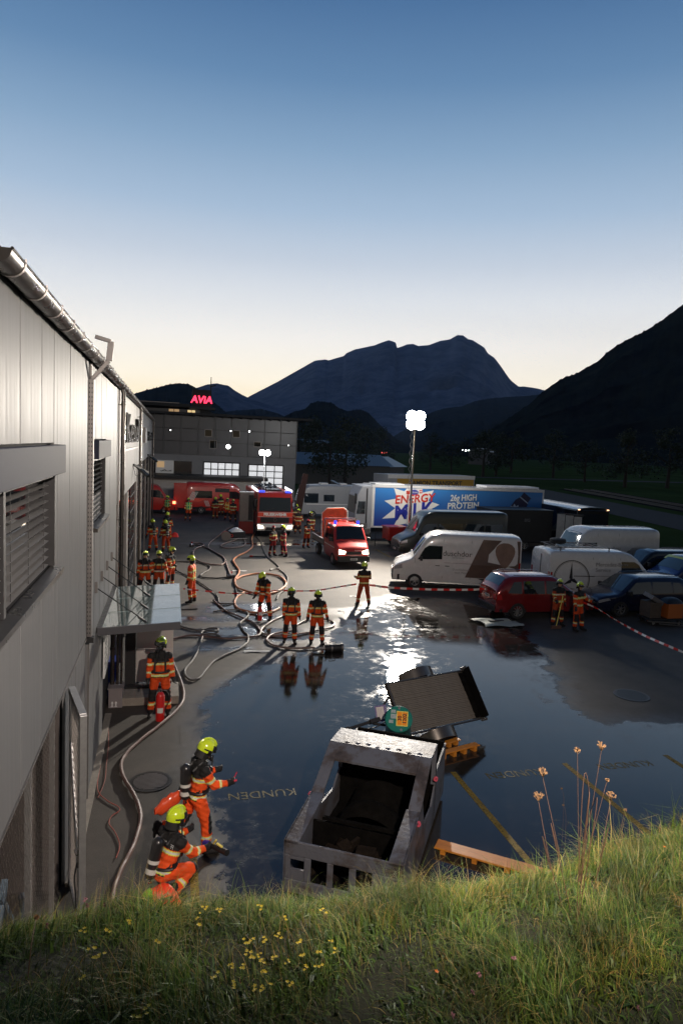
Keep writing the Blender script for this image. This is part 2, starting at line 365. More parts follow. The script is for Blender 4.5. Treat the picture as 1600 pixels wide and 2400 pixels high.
# manhole and drain covers
M_iron = mat('cast_iron', (.045, .043, .042), .45, .6, noise=.3, nscale=20)
def manhole(loc, label, r, grate):
    t = thing('manhole_cover', label, 'manhole cover', loc)
    mb = MB(); mb.lathe([(r+.06, 0), (r+.06, .012), (r, .012), (r, .006)], n=32); mb.build('rim', M_iron, t)
    mb = MB(); mb.lathe([(r-.008, .004), (r-.008, .011), (.001, .011)], n=32); c = mb.build('cover', M_iron, t)
    mb = MB()
    for k in range(-6, 7):
        y = k*r/7; w = math.sqrt(max(0, (r*.93)**2-y*y))
        if grate: mb.box(0, y, .014, 2*w, .022, .006)
        else:
            for j in range(-5, 6):
                if abs(j*r/6) < w: mb.box(j*r/6, y, .014, .03, .03, .006)
    rr = mb.build('cover_ribs', M_steel if grate else M_iron, c)
    if not grate: stuff(rr)
manhole((-.24, 12.85, .001), 'ribbed metal drain cover beside the long hose near the mesh gate', .34, True)
manhole((12.48, 15.77, .001), 'round manhole cover flush in the dry dark asphalt at right', .42, False)

# ================================================================= HILLS
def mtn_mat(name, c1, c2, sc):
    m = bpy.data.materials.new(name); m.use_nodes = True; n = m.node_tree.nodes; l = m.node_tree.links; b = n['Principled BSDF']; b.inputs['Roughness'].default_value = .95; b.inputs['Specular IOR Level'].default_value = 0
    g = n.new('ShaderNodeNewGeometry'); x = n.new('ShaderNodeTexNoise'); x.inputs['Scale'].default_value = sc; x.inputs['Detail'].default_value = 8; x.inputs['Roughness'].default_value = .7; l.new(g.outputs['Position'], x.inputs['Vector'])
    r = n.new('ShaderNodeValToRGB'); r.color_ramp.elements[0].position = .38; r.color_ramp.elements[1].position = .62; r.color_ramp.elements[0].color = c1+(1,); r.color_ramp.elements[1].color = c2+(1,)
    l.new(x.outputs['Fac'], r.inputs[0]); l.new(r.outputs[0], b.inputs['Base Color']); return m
M_hazed_rock = mtn_mat('far_rock_and_forest', (.045, .065, .11), (.12, .15, .22), .005)  # blue of the distant haze is mixed into this rock colour
M_for = mtn_mat('dark_forest', (.005, .008, .006), (.016, .020, .014), .02)
def fr(n, seed, H=.55):
    r = np.random.default_rng(seed); x = np.arange(n); out = np.zeros(n)
    per = n/6; a = 1
    while per > 2:
        k = int(n/per)+3; pts = r.uniform(-1, 1, k); out += a*np.interp(x, np.arange(k)*per, pts); per /= 2; a *= H
    return out
def ridge(name, prof, dist, m, front=.55, back=1.15, rows=26, rough=.004, seed=1, n=420, tilt=0, jag=0):
    xs = np.linspace(prof[0][0], prof[-1][0], n); ysx = np.interp(xs, [p[0] for p in prof], [p[1] for p in prof])
    ysx = ysx + fr(n, seed)*rough*1000 + (np.random.default_rng(seed+5).uniform(0, 1, n)**4)*-jag
    V = []; r2 = np.random.default_rng(seed+9)
    K = np.stack([fr(n, seed+20+k, .7) for k in range(rows)])
    for i in range(rows+1):
        t = i/rows
        for j in range(n):
            dj = dist*(1+tilt*(j/n-.5)); p = D(xs[j], ysx[j], dj); h = max(p.z, 2)
            if t <= .7:
                s = t/.7; q = front+(1-front)*s; hh = h*(s**1.15) * (1 + (.16*K[i % rows][j])*(1-s)*s*2.2)
                hh = min(hh, (CAMH+(h-CAMH)*q*.97) if s < 1 else h)
                q += .02*K[(i+3) % rows][j]*(1-s)*s*3
            else:
                s = (t-.7)/.3; q = 1+(back-1)*s; hh = h*(1-s)
            V.append((p.x*q, p.y*q, hh-2*(i == 0)-2*(i == rows)))
    F = [(i*n+j, i*n+j+1, (i+1)*n+j+1, (i+1)*n+j) for i in range(rows) for j in range(n-1)]
    me = bpy.data.meshes.new(name); me.from_pydata(V, [], F); me.materials.append(m); me.shade_smooth(); return structure(mesh_obj(name, me))
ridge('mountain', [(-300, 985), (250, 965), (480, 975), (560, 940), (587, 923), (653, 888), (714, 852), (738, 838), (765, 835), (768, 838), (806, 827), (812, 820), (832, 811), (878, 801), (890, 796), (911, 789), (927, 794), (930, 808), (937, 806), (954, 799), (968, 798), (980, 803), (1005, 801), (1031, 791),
          (1055, 787), (1071, 777), (1085, 778), (1096, 787), (1108, 790), (1117, 796), (1135, 808), (1143, 822), (1158, 832), (1173, 852), (1186, 872), (1196, 886), (1214, 901), (1250, 906), (1275, 910), (1350, 925), (1500, 960), (2000, 980)], 9000, M_hazed_rock, front=.45, rough=.0011, seed=3, n=700)
ridge('mountain', [(150, 990), (300, 960), (400, 930), (440, 912), (465, 905), (485, 898), (508, 895), (522, 898), (535, 900), (550, 912), (570, 924), (590, 933), (640, 950), (760, 985), (900, 1020)], 5600, M_hazed_rock, front=.5, rough=.001, seed=11, n=300)
ridge('hill', [(-400, 985), (200, 955), (300, 926), (322, 917), (343, 910), (372, 903), (395, 896), (418, 893), (440, 895), (458, 903), (478, 920), (505, 942), (540, 975), (620, 1020)], 2600, M_for, front=.5, rough=.001, seed=21, n=320, jag=3)
ridge('hill', [(400, 1040), (500, 972), (540, 962), (575, 960), (610, 957), (650, 968), (690, 985), (760, 1010), (900, 1040)], 3600, M_for, front=.55, rough=.0012, seed=23, n=240, jag=2)
ridge('hill', [(560, 1045), (640, 990), (690, 962), (716, 957), (728, 944), (745, 938), (775, 941), (795, 955), (815, 962), (845, 958), (865, 968), (890, 995), (930, 1030), (960, 1045)], 1900, M_for, front=.55, rough=.0011, seed=25, n=260, jag=2.5)
ridge('hill', [(880, 1045), (960, 1000), (1010, 965), (1040, 955), (1080, 950), (1110, 938), (1150, 930), (1220, 925), (1300, 920), (1420, 915), (1700, 950)], 4200, M_for, front=.55, rough=.001, seed=27, n=300, jag=1.5)
ridge('hillside', [(1030, 1052), (1090, 1032), (1150, 1004), (1200, 972), (1240, 944), (1275, 912), (1300, 894), (1325, 880), (1350, 872), (1372, 858), (1400, 842), (1425, 818), (1445, 804), (1470, 789), (1500, 775), (1530, 757), (1552, 742), (1568, 730), (1590, 712), (1602, 703),
          (1680, 640), (1800, 560), (2000, 470), (2500, 380), (3600, 350)], 1500, M_for, front=.62, rough=.0016, seed=31, n=700, rows=34, jag=4)

# ================================================================= HAZE
hz = MB(); hz.bb(-9500, 9500, -300, 11200, -1.0, 2300)
M_haze = bpy.data.materials.new('evening_haze'); M_haze.use_nodes = True; _n = M_haze.node_tree; _n.nodes.clear()
pv = _n.nodes.new('ShaderNodeVolumePrincipled'); pv.inputs['Color'].default_value = (.44, .63, 1, 1); pv.inputs['Density'].default_value = .000034; pv.inputs['Anisotropy'].default_value = .1
mo = _n.nodes.new('ShaderNodeOutputMaterial'); _n.links.new(pv.outputs[0], mo.inputs['Volume'])
HAZE = True
if HAZE: stuff(hz.build('haze', M_haze))

# ================================================================= GRASS BANK
def edge_y(x): return np.interp(x, [-1.5, -.12, .5, 1.25, 1.9, 3.0, 5, 9, 20], [2.62, 2.72, 2.84, 2.92, 3.12, 3.22, 3.4, 3.6, 3.8])
def bank_z(x, y):
    x = np.asarray(x, float); y = np.asarray(y, float); e = edge_y(x); k = 5.0
    sp = np.log1p(np.exp(np.clip((y-e)*k, -30, 30)))/k
    return 4.60 - np.interp(x, [-1.3, -.6, -.12, .45, 1.14, 1.6, 2.68, 3.6], [-.10, -.16, -.02, .20, .32, .38, .34, .3]) + .06*np.sin(x*1.7+.5)+.04*np.sin(y*2.3+x) + .05*np.clip(x, -1, 4) - sp*1.0
M_soil = mat('bank_soil', (.022, .024, .011), .95, noise=.5, nscale=9, bump=.8, bscale=30)
bx = np.linspace(-1.325, 22, 150); by = np.linspace(-4, 9, 110); V = [(a, b, max(float(bank_z(a, b)), -.05)) for a in bx for b in by]
F = [(i*110+j, (i+1)*110+j, (i+1)*110+j+1, i*110+j+1) for i in range(149) for j in range(109)]
me = bpy.data.meshes.new('grass_bank'); me.from_pydata(V, [], F); me.materials.append(M_soil); me.shade_smooth(); structure(mesh_obj('grass_bank', me))
M_grass = mat('grass_blades', (1, 1, 1), .55, spec=.35, attr='tint')
def blades(name, n, xr, yr, h0, h1, w0, w1, cols, seed, lean=.6, seg=3, gain=1.0, wmap=None):
    r = np.random.default_rng(seed); x = r.uniform(*xr, n*2); y = r.uniform(*yr, n*2)
    cl = np.sin(x*5.1+1.3*np.sin(y*3.7))*np.sin(y*6.3+1.7*np.sin(x*4.1))
    keep = (r.uniform(0, 1, n*2) < .55+.45*cl) & (x > -1.3); x = x[keep][:n]; y = y[keep][:n]; cl = cl[keep][:n]; n = len(x)
    z = bank_z(x, y)-.01; az = r.uniform(0, 2*PI, n)*.6 + (np.sin(x*2.3)+np.cos(y*3.1))*1.2; h = r.uniform(h0, h1, n)*(1+.3*cl); w = r.uniform(w0, w1, n); ln = r.uniform(.1, lean, n)*1.3
    C = np.array(cols)[r.choice(len(cols), n, p=wmap)]; C = C*r.uniform(.65, 1.35, (n, 1)); pt = np.sin(x*3.1+y*2.2+1.5*np.sin(y*5.1))*np.cos(x*6.3-y*4.4+np.sin(x*9)); C = C*(1+.45*pt)[:, None]; h = h*(1+.35*np.sin(x*4.7+2*np.sin(y*3.9))*np.cos(y*5.3)); br_ = (np.sin(x*2.9+y*7.1+2*np.sin(x*5.5)) > .72); C[br_] = C[br_]*np.array([1.25, 1.0, .85])
    V = np.zeros((n, 2*seg+1, 3)); px_, py_ = -np.sin(az), np.cos(az)
    tw = r.uniform(-.9, .9, n); wx_, wy_ = np.cos(az+PI/2+tw), np.sin(az+PI/2+tw)
    for k in range(seg+1):
        t = k/seg; bend = ln*t*t*h; hz_ = h*t*np.sqrt(np.clip(1-(ln*t)**2*.5, .1, 1)); cx = x+np.cos(az)*bend; cy = y+np.sin(az)*bend; cz = z+hz_ - ln*h*.35*t**3
        ww = w*(1-t**1.5)*.5
        if k < seg:
            V[:, 2*k] = np.stack([cx-wx_*ww, cy-wy_*ww, cz], 1); V[:, 2*k+1] = np.stack([cx+wx_*ww, cy+wy_*ww, cz], 1)
        else: V[:, 2*seg] = np.stack([cx, cy, cz], 1)
    nv = 2*seg+1; base = (np.arange(n)*nv)[:, None]
    F = []
    for k in range(seg-1): F.append(base+np.array([[2*k, 2*k+1, 2*k+3, 2*k+2]]))
    Q = np.concatenate(F, 0) if F else np.zeros((0, 4), int); T = base+np.array([[2*seg-2, 2*seg-1, 2*seg]])
    me = bpy.data.meshes.new(name); nq, ntr = len(Q), len(T)
    me.vertices.add(n*nv); me.vertices.foreach_set('co', V.reshape(-1)); me.loops.add(nq*4+ntr*3); me.loops.foreach_set('vertex_index', np.concatenate([Q.reshape(-1), T.reshape(-1)]))
    me.polygons.add(nq+ntr); ls = np.concatenate([np.arange(nq)*4, nq*4+np.arange(ntr)*3]); me.polygons.foreach_set('loop_start', ls)
    me.update(calc_edges=True); a = me.attributes.new('tint', 'FLOAT_COLOR', 'POINT'); CC = np.ones((n, nv, 4)); CC[:, :, :3] = C[:, None, :]
    a.data.foreach_set('color', CC.reshape(-1)); me.materials.append(M_grass); return mesh_obj(name, me)
G1, G2, G3, G4 = (.055, .105, .013), (.10, .15, .018), (.22, .17, .05), (.026, .056, .010)
xr = (-1.3, 4.6)
g = blades('grass', 120000, xr, (1.0, 3.6), .05, .15, .0016, .0036, [G1, G2, G3, G4], 1, 1.5, 4, wmap=[.38, .27, .12, .23]); stuff(tag(g, 'dense unmown green grass covering the foreground bank', 'grass'))
g = blades('tall_grass', 9000, xr, (1.05, 3.5), .12, .25, .0012, .0022, [G2, G3, (.30, .25, .10)], 2, 1.3, 5, wmap=[.4, .35, .25]); stuff(tag(g, 'longer dry straw-coloured blades standing out of the foreground bank', 'grass'))
g = blades('meadow_herbs', 16000, xr, (1.0, 3.5), .04, .11, .009, .022, [G4, G1, (.06, .1, .03)], 3, .9, 2, wmap=[.5, .35, .15]); stuff(tag(g, 'low broad-leaved herbs and clover leaves among the bank grass', 'ground cover'))
g = blades('grass_slope', 9000, (-1.3, 9), (3.4, 6.5), .1, .3, .004, .009, [G1, G2, G3], 4, .9, 2, wmap=[.4, .35, .25]); stuff(tag(g, 'grass growing down the far face of the bank', 'grass'))
# ================================================================= WORKSHOP HALL (left)
def Py(px, py, Y):
    d = _f + _R*((px-800)/1600) + _U*((1200-py)/1600); t = Y/d.y
    return Vector((d.x*t, Y, CAMH+d.z*t))
X0 = -1.33
hall = thing('workshop_hall', 'long metal-clad workshop hall with rain gutter along the left side of the yard', 'building', (0, 0, 0))
M_core = mat('hall_core', (.02, .02, .022), .8)
M_inner = mat('hall_interior', (.03, .028, .028), .7)
mb = MB(); mb.bb(-16, X0-.06, 12.25, 18.86, 0, 7.78); mb.bb(-16, X0-.06, 12.25, 51.95, 5.35, 7.78); mb.bb(-16, X0-.06, 18.9, 29.2, 4.72, 5.35)
mb.bb(-16, X0-.06, -6, 4.0, 3.06, 7.78); mb.bb(-16, X0-.06, 8.66, 12.25, 3.06, 7.78); mb.bb(-16, X0-.06, 4.0, 8.66, 6.04, 7.78); mb.bb(-16, X0-.06, 4.0, 8.66, 3.06, 4.92); mb.bb(-16, X0-.9, 4, 8.66, 4.92, 6.04)
mb.bb(-16, -3.4, -6, 51.95, 0, 5.4); mb.bb(-16, X0-.06, 51.4, 51.95, 0, 5.35)
mb.build('inner_wall', M_core, hall)
mb = MB(); mb.add([(X0+.03, -6, 7.84), (X0+.03, 52.1, 7.84), (-9, 52.1, 8.5), (-9, -6, 8.5), (X0+.03, -6, 7.92), (X0+.03, 52.1, 7.92), (-9, 52.1, 8.58), (-9, -6, 8.58)], [(0, 1, 2, 3), (4, 7, 6, 5), (0, 4, 5, 1), (1, 5, 6, 2), (3, 2, 6, 7), (0, 3, 7, 4)])
mb.build('roof', M_dark, hall)
_pm = {}
def panel(y0, y1, z0, z1, m=None, th=.045, x=X0):
    key = (round(y1-y0, 2), round(z1-z0, 2), th, (m or M_wall).name)
    if key not in _pm:
        a, b = (y1-y0)/2, (z1-z0)/2
        q = MB(); e = .012; q.add([(-th, -a, -b), (-th, a, -b), (-th, a, b), (-th, -a, b), (-e, -a, -b), (-e, a, -b), (-e, a, b), (-e, -a, b), (0, -a+e, -b+e), (0, a-e, -b+e), (0, a-e, b-e), (0, -a+e, b-e)],
              [(0, 4, 5, 1), (1, 5, 6, 2), (2, 6, 7, 3), (3, 7, 4, 0), (4, 8, 9, 5), (5, 9, 10, 6), (6, 10, 11, 7), (7, 11, 8, 4), (8, 11, 10, 9)])
        o = q.build('wall_panel', m or M_wall, hall); _pm[key] = o.data
    else: o = mesh_obj('wall_panel', _pm[key], hall)
    o.location = (x, (y0+y1)/2, (z0+z1)/2); o.rotation_euler = (0, rng.uniform(-.002, .002), rng.uniform(-.004, .004)); return o
ed = [-1.45, -.42, .61, 1.64, 2.67, 3.70, 4.73, 5.76, 6.80, 7.86, 8.94, 9.98, 11.07, 12.08]
for a, b in zip(ed[:-1], ed[1:]):
    a += .006; b -= .006
    if b < 3.9 or a > 8.7: panel(a, b, 3.05, 7.74)
    elif a < 8.66 < b: panel(a, 8.66-.01, 6.38, 7.74); panel(a, 8.66-.01, 3.05, 4.88); panel(8.66, b, 3.05, 7.74)
    else: panel(a, b, 6.38, 7.74); panel(a, b, 3.05, 4.88)
ed = [12.26+k*1.035 for k in range(39)]
for a, b in zip(ed[:-1], ed[1:]):
    a += .005; b -= .005
    zb = 0.0 if b < 16.2 else (2.62 if b < 18.9 else (4.72 if b < 29.3 else 5.32))
    m = M_wall if b < 18.9 else M_wall2
    if a > 12.2 and b < 15.5 : panel(a, b, 6.42, 7.74, m); panel(a, b, 0, 4.85, m)
    else: panel(a, b, zb, 7.74, m)
for a, b in ((9.95, 11.0), (11.01, 12.24)): panel(a, b, 0, 3.03, None, .045, X0-.03)
mb = MB(); mb.bb(X0-.02, X0+.012, -6, 12.1, 3.02, 3.048); mb.build('drip_edge', M_steel, hall)
for _a, _b in ((12.28, 12.36), (18.86, 18.92), (51.9, 51.98)): mb = MB(); mb.bb(X0, X0+.032, _a, _b, 0, 7.74); mb.build('corner_trim', M_steel, hall)

# windows with blinds
M_slat = mat('aluminium_slat', (.22, .215, .21), .35, .4, rvar=.05)
M_pane = mat('dark_window_pane', (.01, .011, .013), .03, 0, .9, coat=.5)
def hall_window(y0, y1, z0, z1, mull, yslat1):
    w = MB(); w.bb(X0-.16, X0+.02, y1-.05, y1, z0, z1); w.bb(X0-.16, X0+.02, y0, y0+.05, z0, z1); w.bb(X0-.16, X0+.0, y0, y1, z1-.05, z1)
    for q in mull: w.bb(X0-.10, X0+.01, q-.04, q+.04, z0, z1)
    f = w.build('window', M_dark, hall)
    p = MB(); p.bb(X0-.15, X0-.14, y0, y1, z0, z1); p.build('pane', M_pane, f)
    s = MB(); s.add([(X0-.02, y0-.04, z0), (X0+.11, y0-.04, z0-.03), (X0+.11, y1+.06, z0-.03), (X0-.02, y1+.06, z0), (X0-.02, y0-.04, z0-.09), (X0+.11, y0-.04, z0-.09), (X0+.11, y1+.06, z0-.09), (X0-.02, y1+.06, z0-.09)], [(0, 1, 2, 3), (4, 7, 6, 5), (0, 4, 5, 1), (1, 5, 6, 2), (2, 6, 7, 3), (0, 3, 7, 4)])
    s.build('sill', M_gutter, f)
    hb = MB(); hb.bb(X0, X0+.12, y0-.05, y1+.1, z1, z1+.33); hb.build('shutter_box', M_blue_grey, hall, bevel=.008)
    n = int((z1-z0-.06)/.092); segs = [y0+.07]+list(mull)+[yslat1]; sm = {}
    for a, b in zip(segs[:-1], segs[1:]):
        L = b-a-.1
        for k in range(n):
            key = round(L, 2)
            if key not in sm:
                q = MB(); q.add([(-.042, -L/2, -.012), (0, -L/2, .004), (.042, -L/2, .010), (-.042, L/2, -.012), (0, L/2, .004), (.042, L/2, .010), (-.042, -L/2, -.014), (0, -L/2, .002), (.042, -L/2, .008), (-.042, L/2, -.014), (0, L/2, .002), (.042, L/2, .008)],
                    [(0, 3, 4, 1), (1, 4, 5, 2), (6, 7, 10, 9), (7, 8, 11, 10), (0, 6, 9, 3), (2, 5, 11, 8)])
                o = q.build('slat', M_slat, f); sm[key] = o.data
            else: o = mesh_obj('slat', sm[key], f)
            o.location = (X0-.055, (a+b)/2+.03, z0+.06+k*.092); o.rotation_euler = (rng.uniform(-.003, .003), .35+rng.uniform(-.08, .08), 0)
        c = MB()
        for yy in (a+.35, (a+b)/2, b-.3): c.bar((X0-.02, yy, z0+.04), (X0-.02, yy, z1-.05), .006)
        c.build('blind_cord', M_black, f)
hall_window(4.0, 8.66, 4.93, 6.04, [6.13], 8.42)
hall_window(12.75, 15.1, 4.87, 6.08, [], 14.75)

# gutter
def gutter(y0, y1, x=-1.225, z=7.80, r=.105):
    mb = MB(); n = 10; pr = [(x+r*math.cos(PI+PI*k/n), z+r*math.sin(PI+PI*k/n)) for k in range(n+1)]
    vs = [(p[0], y, p[1]) for y in (y0, y1) for p in pr]+[(x+(r-.006)*math.cos(PI+PI*k/n), y, z+(r-.006)*math.sin(PI+PI*k/n)) for y in (y0, y1) for k in range(n+1)]
    m = n+1; fs = [(k, k+1, m+k+1, m+k) for k in range(n)]+[(2*m+k, 3*m+k, 3*m+k+1, 2*m+k+1) for k in range(n)]+[(0, m, 3*m, 2*m), (n, 2*m+n, 3*m+n, m+n)]
    mb.add(vs, fs); mb.add([(p[0], y0, p[1]) for p in pr], [tuple(range(m))]); mb.add([(p[0], y1, p[1]) for p in pr], [tuple(range(m))])
    mb.cyl((x+r, y0, z), (x+r, y1, z), .012, n=6)
    g = mb.build('gutter', M_gutter, hall, smooth=True)
    y = y0+.45; q0 = None
    while y < y1:
        if q0 is None:
            q = MB(); q.tube([(x+(r+.006)*math.cos(PI+PI*k/n), 0, z+(r+.006)*math.sin(PI+PI*k/n)) for k in range(n+1)]+[(x+r+.004, 0, z+.03)], .009, 5); b = q.build('gutter_bracket', M_steel, g); q0 = b.data
        else: b = mesh_obj('gutter_bracket', q0, g)
        b.location = (0, y, 0); y += .93
gutter(5.45, 14.3); gutter(14.42, 52.0, r=.095)
# downpipes
for y, z0 in ((18.72, .45), (29.32, 0), (51.75, 0)):
    mb = MB(); x = -1.2; mb.tube([(x-.03, y, 7.72), (x, y, 7.6), (x, y, z0)], .055 if y < 20 else .05, 12)
    for zz in (7.3, 4.3, 2.0): mb.cyl((x, y, zz), (x, y, zz+.04), .064, n=12); mb.bb(X0, x, y-.012, y+.012, zz, zz+.03)
    mb.build('downpipe', M_gutter, hall, smooth=True)
# perforated rail and its bent head over the gutter
mb = MB(); mb.bb(X0-.005, X0+.08, 12.12, 12.235, 3.05, 7.42)
hd = [(-1.285, 12.17, 7.42), (-1.02, 12.17, 7.74), (-.99, 12.17, 8.06), (-1.24, 12.17, 8.12)]
for a, b in zip(hd[:-1], hd[1:]): mb.bar(a, b, .10, .06)
rl = mb.build('perforated_rail', M_steel, hall, bevel=.004)
mb = MB()
for k in range(58):
    for xx in (-1.315, -1.275): mb.box(xx, 12.118, 3.12+k*.0742, .014, .006, .03)
stuff(mb.build('perforations', M_black, rl))
mb = MB(); mb.bb(X0, X0+.12, 12.10, 12.26, 2.95, 3.04); mb.build('rail_foot', M_black, rl)
# big doors in the far bays
M_door = mat('dark_door_glass', (.012, .012, .014), .12, 0, .6, rvar=.05)
for a, b, zt in ((18.98, 22.72, 4.7), (23.42, 28.9, 4.7), (29.7, 34.2, 5.3), (34.8, 39.8, 5.3), (40.4, 45.4, 5.3), (46.0, 51.3, 5.3)):
    mb = MB(); mb.bb(X0-.30, X0-.26, a, b, 0, zt); d = mb.build('workshop_door', M_door, hall)
    mb = MB()
    for k in range(1, 8): mb.bb(X0-.26, X0-.245, a, b, k*zt/8-.02, k*zt/8+.02)
    for k in range(1, 5): mb.bb(X0-.26, X0-.247, a+k*(b-a)/5-.02, a+k*(b-a)/5+.02, 0, zt)
    mb.build('door_ribs', M_dark, d)
    for yy in (a-.09, b+.09):
        mb = MB(); mb.bb(X0-.05, X0+.02, yy-.08, yy+.08, 0, zt); mb.build('door_post', M_steel, d)
mb = MB(); mb.bb(X0-.26, X0-.2, 18.9, 51.3, 0, .12); mb.build('door_sill', M_dark, hall)
for a, b in ((22.9, 23.25), (29.05, 29.55), (34.35, 34.65), (39.95, 40.25), (45.55, 45.85)): panel(a, b, 0, 4.72 if a < 29 else 5.3, M_wall2)
# raised chrome letters on the hall
sg = thing('wall_sign', 'large polished raised letters fixed high on the hall wall beside the downpipe', 'sign', (X0+.07, 24.0, 6.70), PI/2)
text('letters', 'Kenel', 1.22, M_chrome, sg, (0, 0, 0), (PI/2, 0, 0), .07, .012, 2.75)
mb = MB(); mb.bb(-4.4, 4.3, -.03, .02, -.62, -.56); mb.build('fixing_rail', M_steel, sg)
sg = thing('wall_sign', 'smaller pale raised letters farther along the hall wall near its far corner', 'sign', (X0+.07, 43.5, 6.55), PI/2)
mb = MB(); mb.box(-7.0, 0, .06, 2.6, .12, .75); mb.build('logo_block', M_steel, sg)
text('letters', 'Kenel', .75, M_chrome, sg, (1.5, 0, 0), (PI/2, 0, 0), .05, .01, 4.6)
for k, (y, lab) in enumerate(((26.6, 'nearer black crossed-bar wall light high on the hall wall'), (43.0, 'farther black crossed-bar wall light near the far corner of the hall'))):
    t = thing('wall_light', lab, 'wall light', (X0, y, 5.2), 0, 'wall lights on the hall')
    mb = MB(); mb.bar((.02, -.3, .28), (.5, .35, -.02), .10, .07); mb.build('arm', M_black, t)
    mb = MB(); mb.bar((.12, .3, .22), (.55, -.45, -.12), .12, .09); mb.build('lamp_head', M_black, t)
    mb = MB(); mb.tube([(.0, -.3, .25), (.1, -.35, -.1), (.3, -.2, -.2)], .012, 6); mb.build('cable', M_black, t)

# mesh enclosure under the near end
def expanded(name, parent, p0, ux, L, H0, H1, cut=None, step=.045, hh=.09, w=.012):
    """expanded-metal sheet: real diamond lattice spanned by ux (horizontal) and +Z"""
    mb = MB(); p0 = Vector(p0); ux = Vector(ux).normalized(); nrm = ux.cross(Vector((0, 0, 1)))
    nu = int(L/step); V = []; Fc = []
    for s in (0,):
        for i in range(nu):
            j0 = int(H0/hh); j1 = int(H1/hh)
            for j in range(j0, j1):
                a = i+(0 if (i+j) % 2 == 0 else 1); b = i+(1 if (i+j) % 2 == 0 else 0)
                if (j % 2 == 0) != (s == 0) and False: continue
                pa = p0+ux*a*step+Vector((0, 0, j*hh)); pb = p0+ux*b*step+Vector((0, 0, (j+1)*hh))
                if cut and (cut(pa) or cut(pb)): continue
                d = (pb-pa).normalized(); q = d.cross(nrm).normalized()*w/2; o = len(V)
                off = nrm*.003
                V += [pa-q+off, pa+q-off, pb+q-off, pb-q+off]; Fc.append((o, o+1, o+2, o+3))
    mb.add(V, Fc); return stuff(mb.build(name, M_mesh, parent, recalc=False))
M_mesh = mat('galvanised_mesh', (.62, .57, .53), .6, .0, noise=.2, nscale=20)
M_post = mat('galvanised_post', (.36, .36, .36), .42, .7, noise=.15, nscale=10)
mf = thing('mesh_fence', 'fixed expanded-metal screen closing the recess under the near end of the hall', 'fence', (X0-.05, 6, 0))
expanded('mesh_panel', mf, (0, -2, 0), (0, 1, 0), 5.2, 0, 3.0)
for yy, w_ in ((1.65, .09), (3.2, .06)):
    mb = MB(); mb.bb(-.07, -.01, yy-w_/2, yy+w_/2, 0, 3.0); mb.build('post', M_post, mf)
for _z in (2.95, .05): mb = MB(); mb.bb(-.06, -.01, -2, 3.2, _z, _z+.05); mb.build('frame_rail', M_post, mf)
hp = Vector((-1.27, 9.86, 0)); fp = Vector((-1.0, 8.84, 0)); ld = (fp-hp).normalized(); ll = (fp-hp).length
mg = thing('mesh_gate', 'half open galvanised mesh gate leaf standing out from the hall wall', 'gate', tuple(hp), math.atan2(ld.y, ld.x))
expanded('mesh_panel', mg, (0, 0, 0), (1, 0, 0), ll, .15, 2.95)
for nm, a, b, w_ in (('gate_post', (ll, 0, .05), (ll, 0, 2.98), .085), ('hinge_post', (0, 0, .05), (0, 0, 2.98), .06), ('top_rail', (0, 0, 2.95), (ll, 0, 2.95), .09), ('bottom_rail', (0, 0, .12), (ll, 0, .12), .06), ('brace', (.05, 0, 2.2), (ll-.05, 0, .3), .04)):
    mb = MB(); mb.bar(a, b, w_); mb.build(nm, M_post, mg, bevel=.004)
mb = MB(); mb.bar((ll, -.06, 1.12), (ll-.13, -.07, 1.12), .022); mb.bb(ll-.02, ll+.02, -.055, -.04, .95, 1.2); mb.build('gate_handle', M_chrome, mg)
mb = MB(); mb.tube(smooth_path([(ll-.03, -.05, 1.0), (ll-.06, -.08, .8), (ll-.02, -.07, .55), (ll-.07, -.06, .3)]), .012, 6); mb.build('chain', M_black, mg)
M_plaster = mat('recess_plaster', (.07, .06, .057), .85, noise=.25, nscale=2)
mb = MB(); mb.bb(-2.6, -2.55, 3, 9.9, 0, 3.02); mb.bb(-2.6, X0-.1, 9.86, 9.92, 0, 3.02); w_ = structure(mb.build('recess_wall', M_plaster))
M_tar = mat('pale_blue_tarp', (.10, .15, .2), .5, noise=.3, nscale=4)
t = thing('folding_frame', 'pale blue crossed tubes of a folded frame behind the mesh screen', 'frame', (-1.75, 7.9, 0))
for a, b in (((0, -.8, .3), (0, .2, 1.35)), ((0, .8, .25), (0, -.1, 1.35)), ((.2, .5, .2), (.2, .1, 1.2))):
    mb = MB(); mb.bar(a, b, .07); mb.build('tube', M_tar, t)

# ---------------------------------------------------------------- glass canopy
cz = 2.72
cn = thing('glass_canopy', 'glass entrance canopy hung on tie rods from the hall wall', 'canopy', (X0, 15.75, cz))
M_canopy = mat('canopy_glass', (.22, .30, .29), .05, 0, .9, coat=1, alpha=.72)
ys_ = [-2.0, -.68, .62, 1.95]
for a, b in zip(ys_[:-1], ys_[1:]):
    mb = MB(); mb.add([(.1, a+.02, .0), (1.62, a+.02+.12, .06), (1.62, b-.02+.12, .06), (.1, b-.02, .0), (.1, a+.02, .02), (1.62, a+.14, .08), (1.62, b+.10, .08), (.1, b-.02, .02)], [(0, 1, 2, 3), (4, 7, 6, 5), (0, 4, 5, 1), (1, 5, 6, 2), (2, 6, 7, 3), (3, 7, 4, 0)])
    mb.build('glass_pane', M_canopy, cn)
M_cgrey = mat('canopy_steel', (.085, .085, .095), .4, .4)
for k, a in enumerate(ys_):
    mb = MB(); z0 = -.06 if k == 0 else -.05
    mb.bar((.02, a, -.0+ (z0/2)), (1.60 if k in (0, 3) else 1.5, a+.12, .06+z0/2), .05, .15 if k == 0 else .07); mb.build('canopy_beam', M_cgrey, cn)
mb = MB(); mb.bar((.05, -2, 0.0), (.05, 1.95, 0.0), .12, .1); mb.build('wall_rail', M_black, cn)
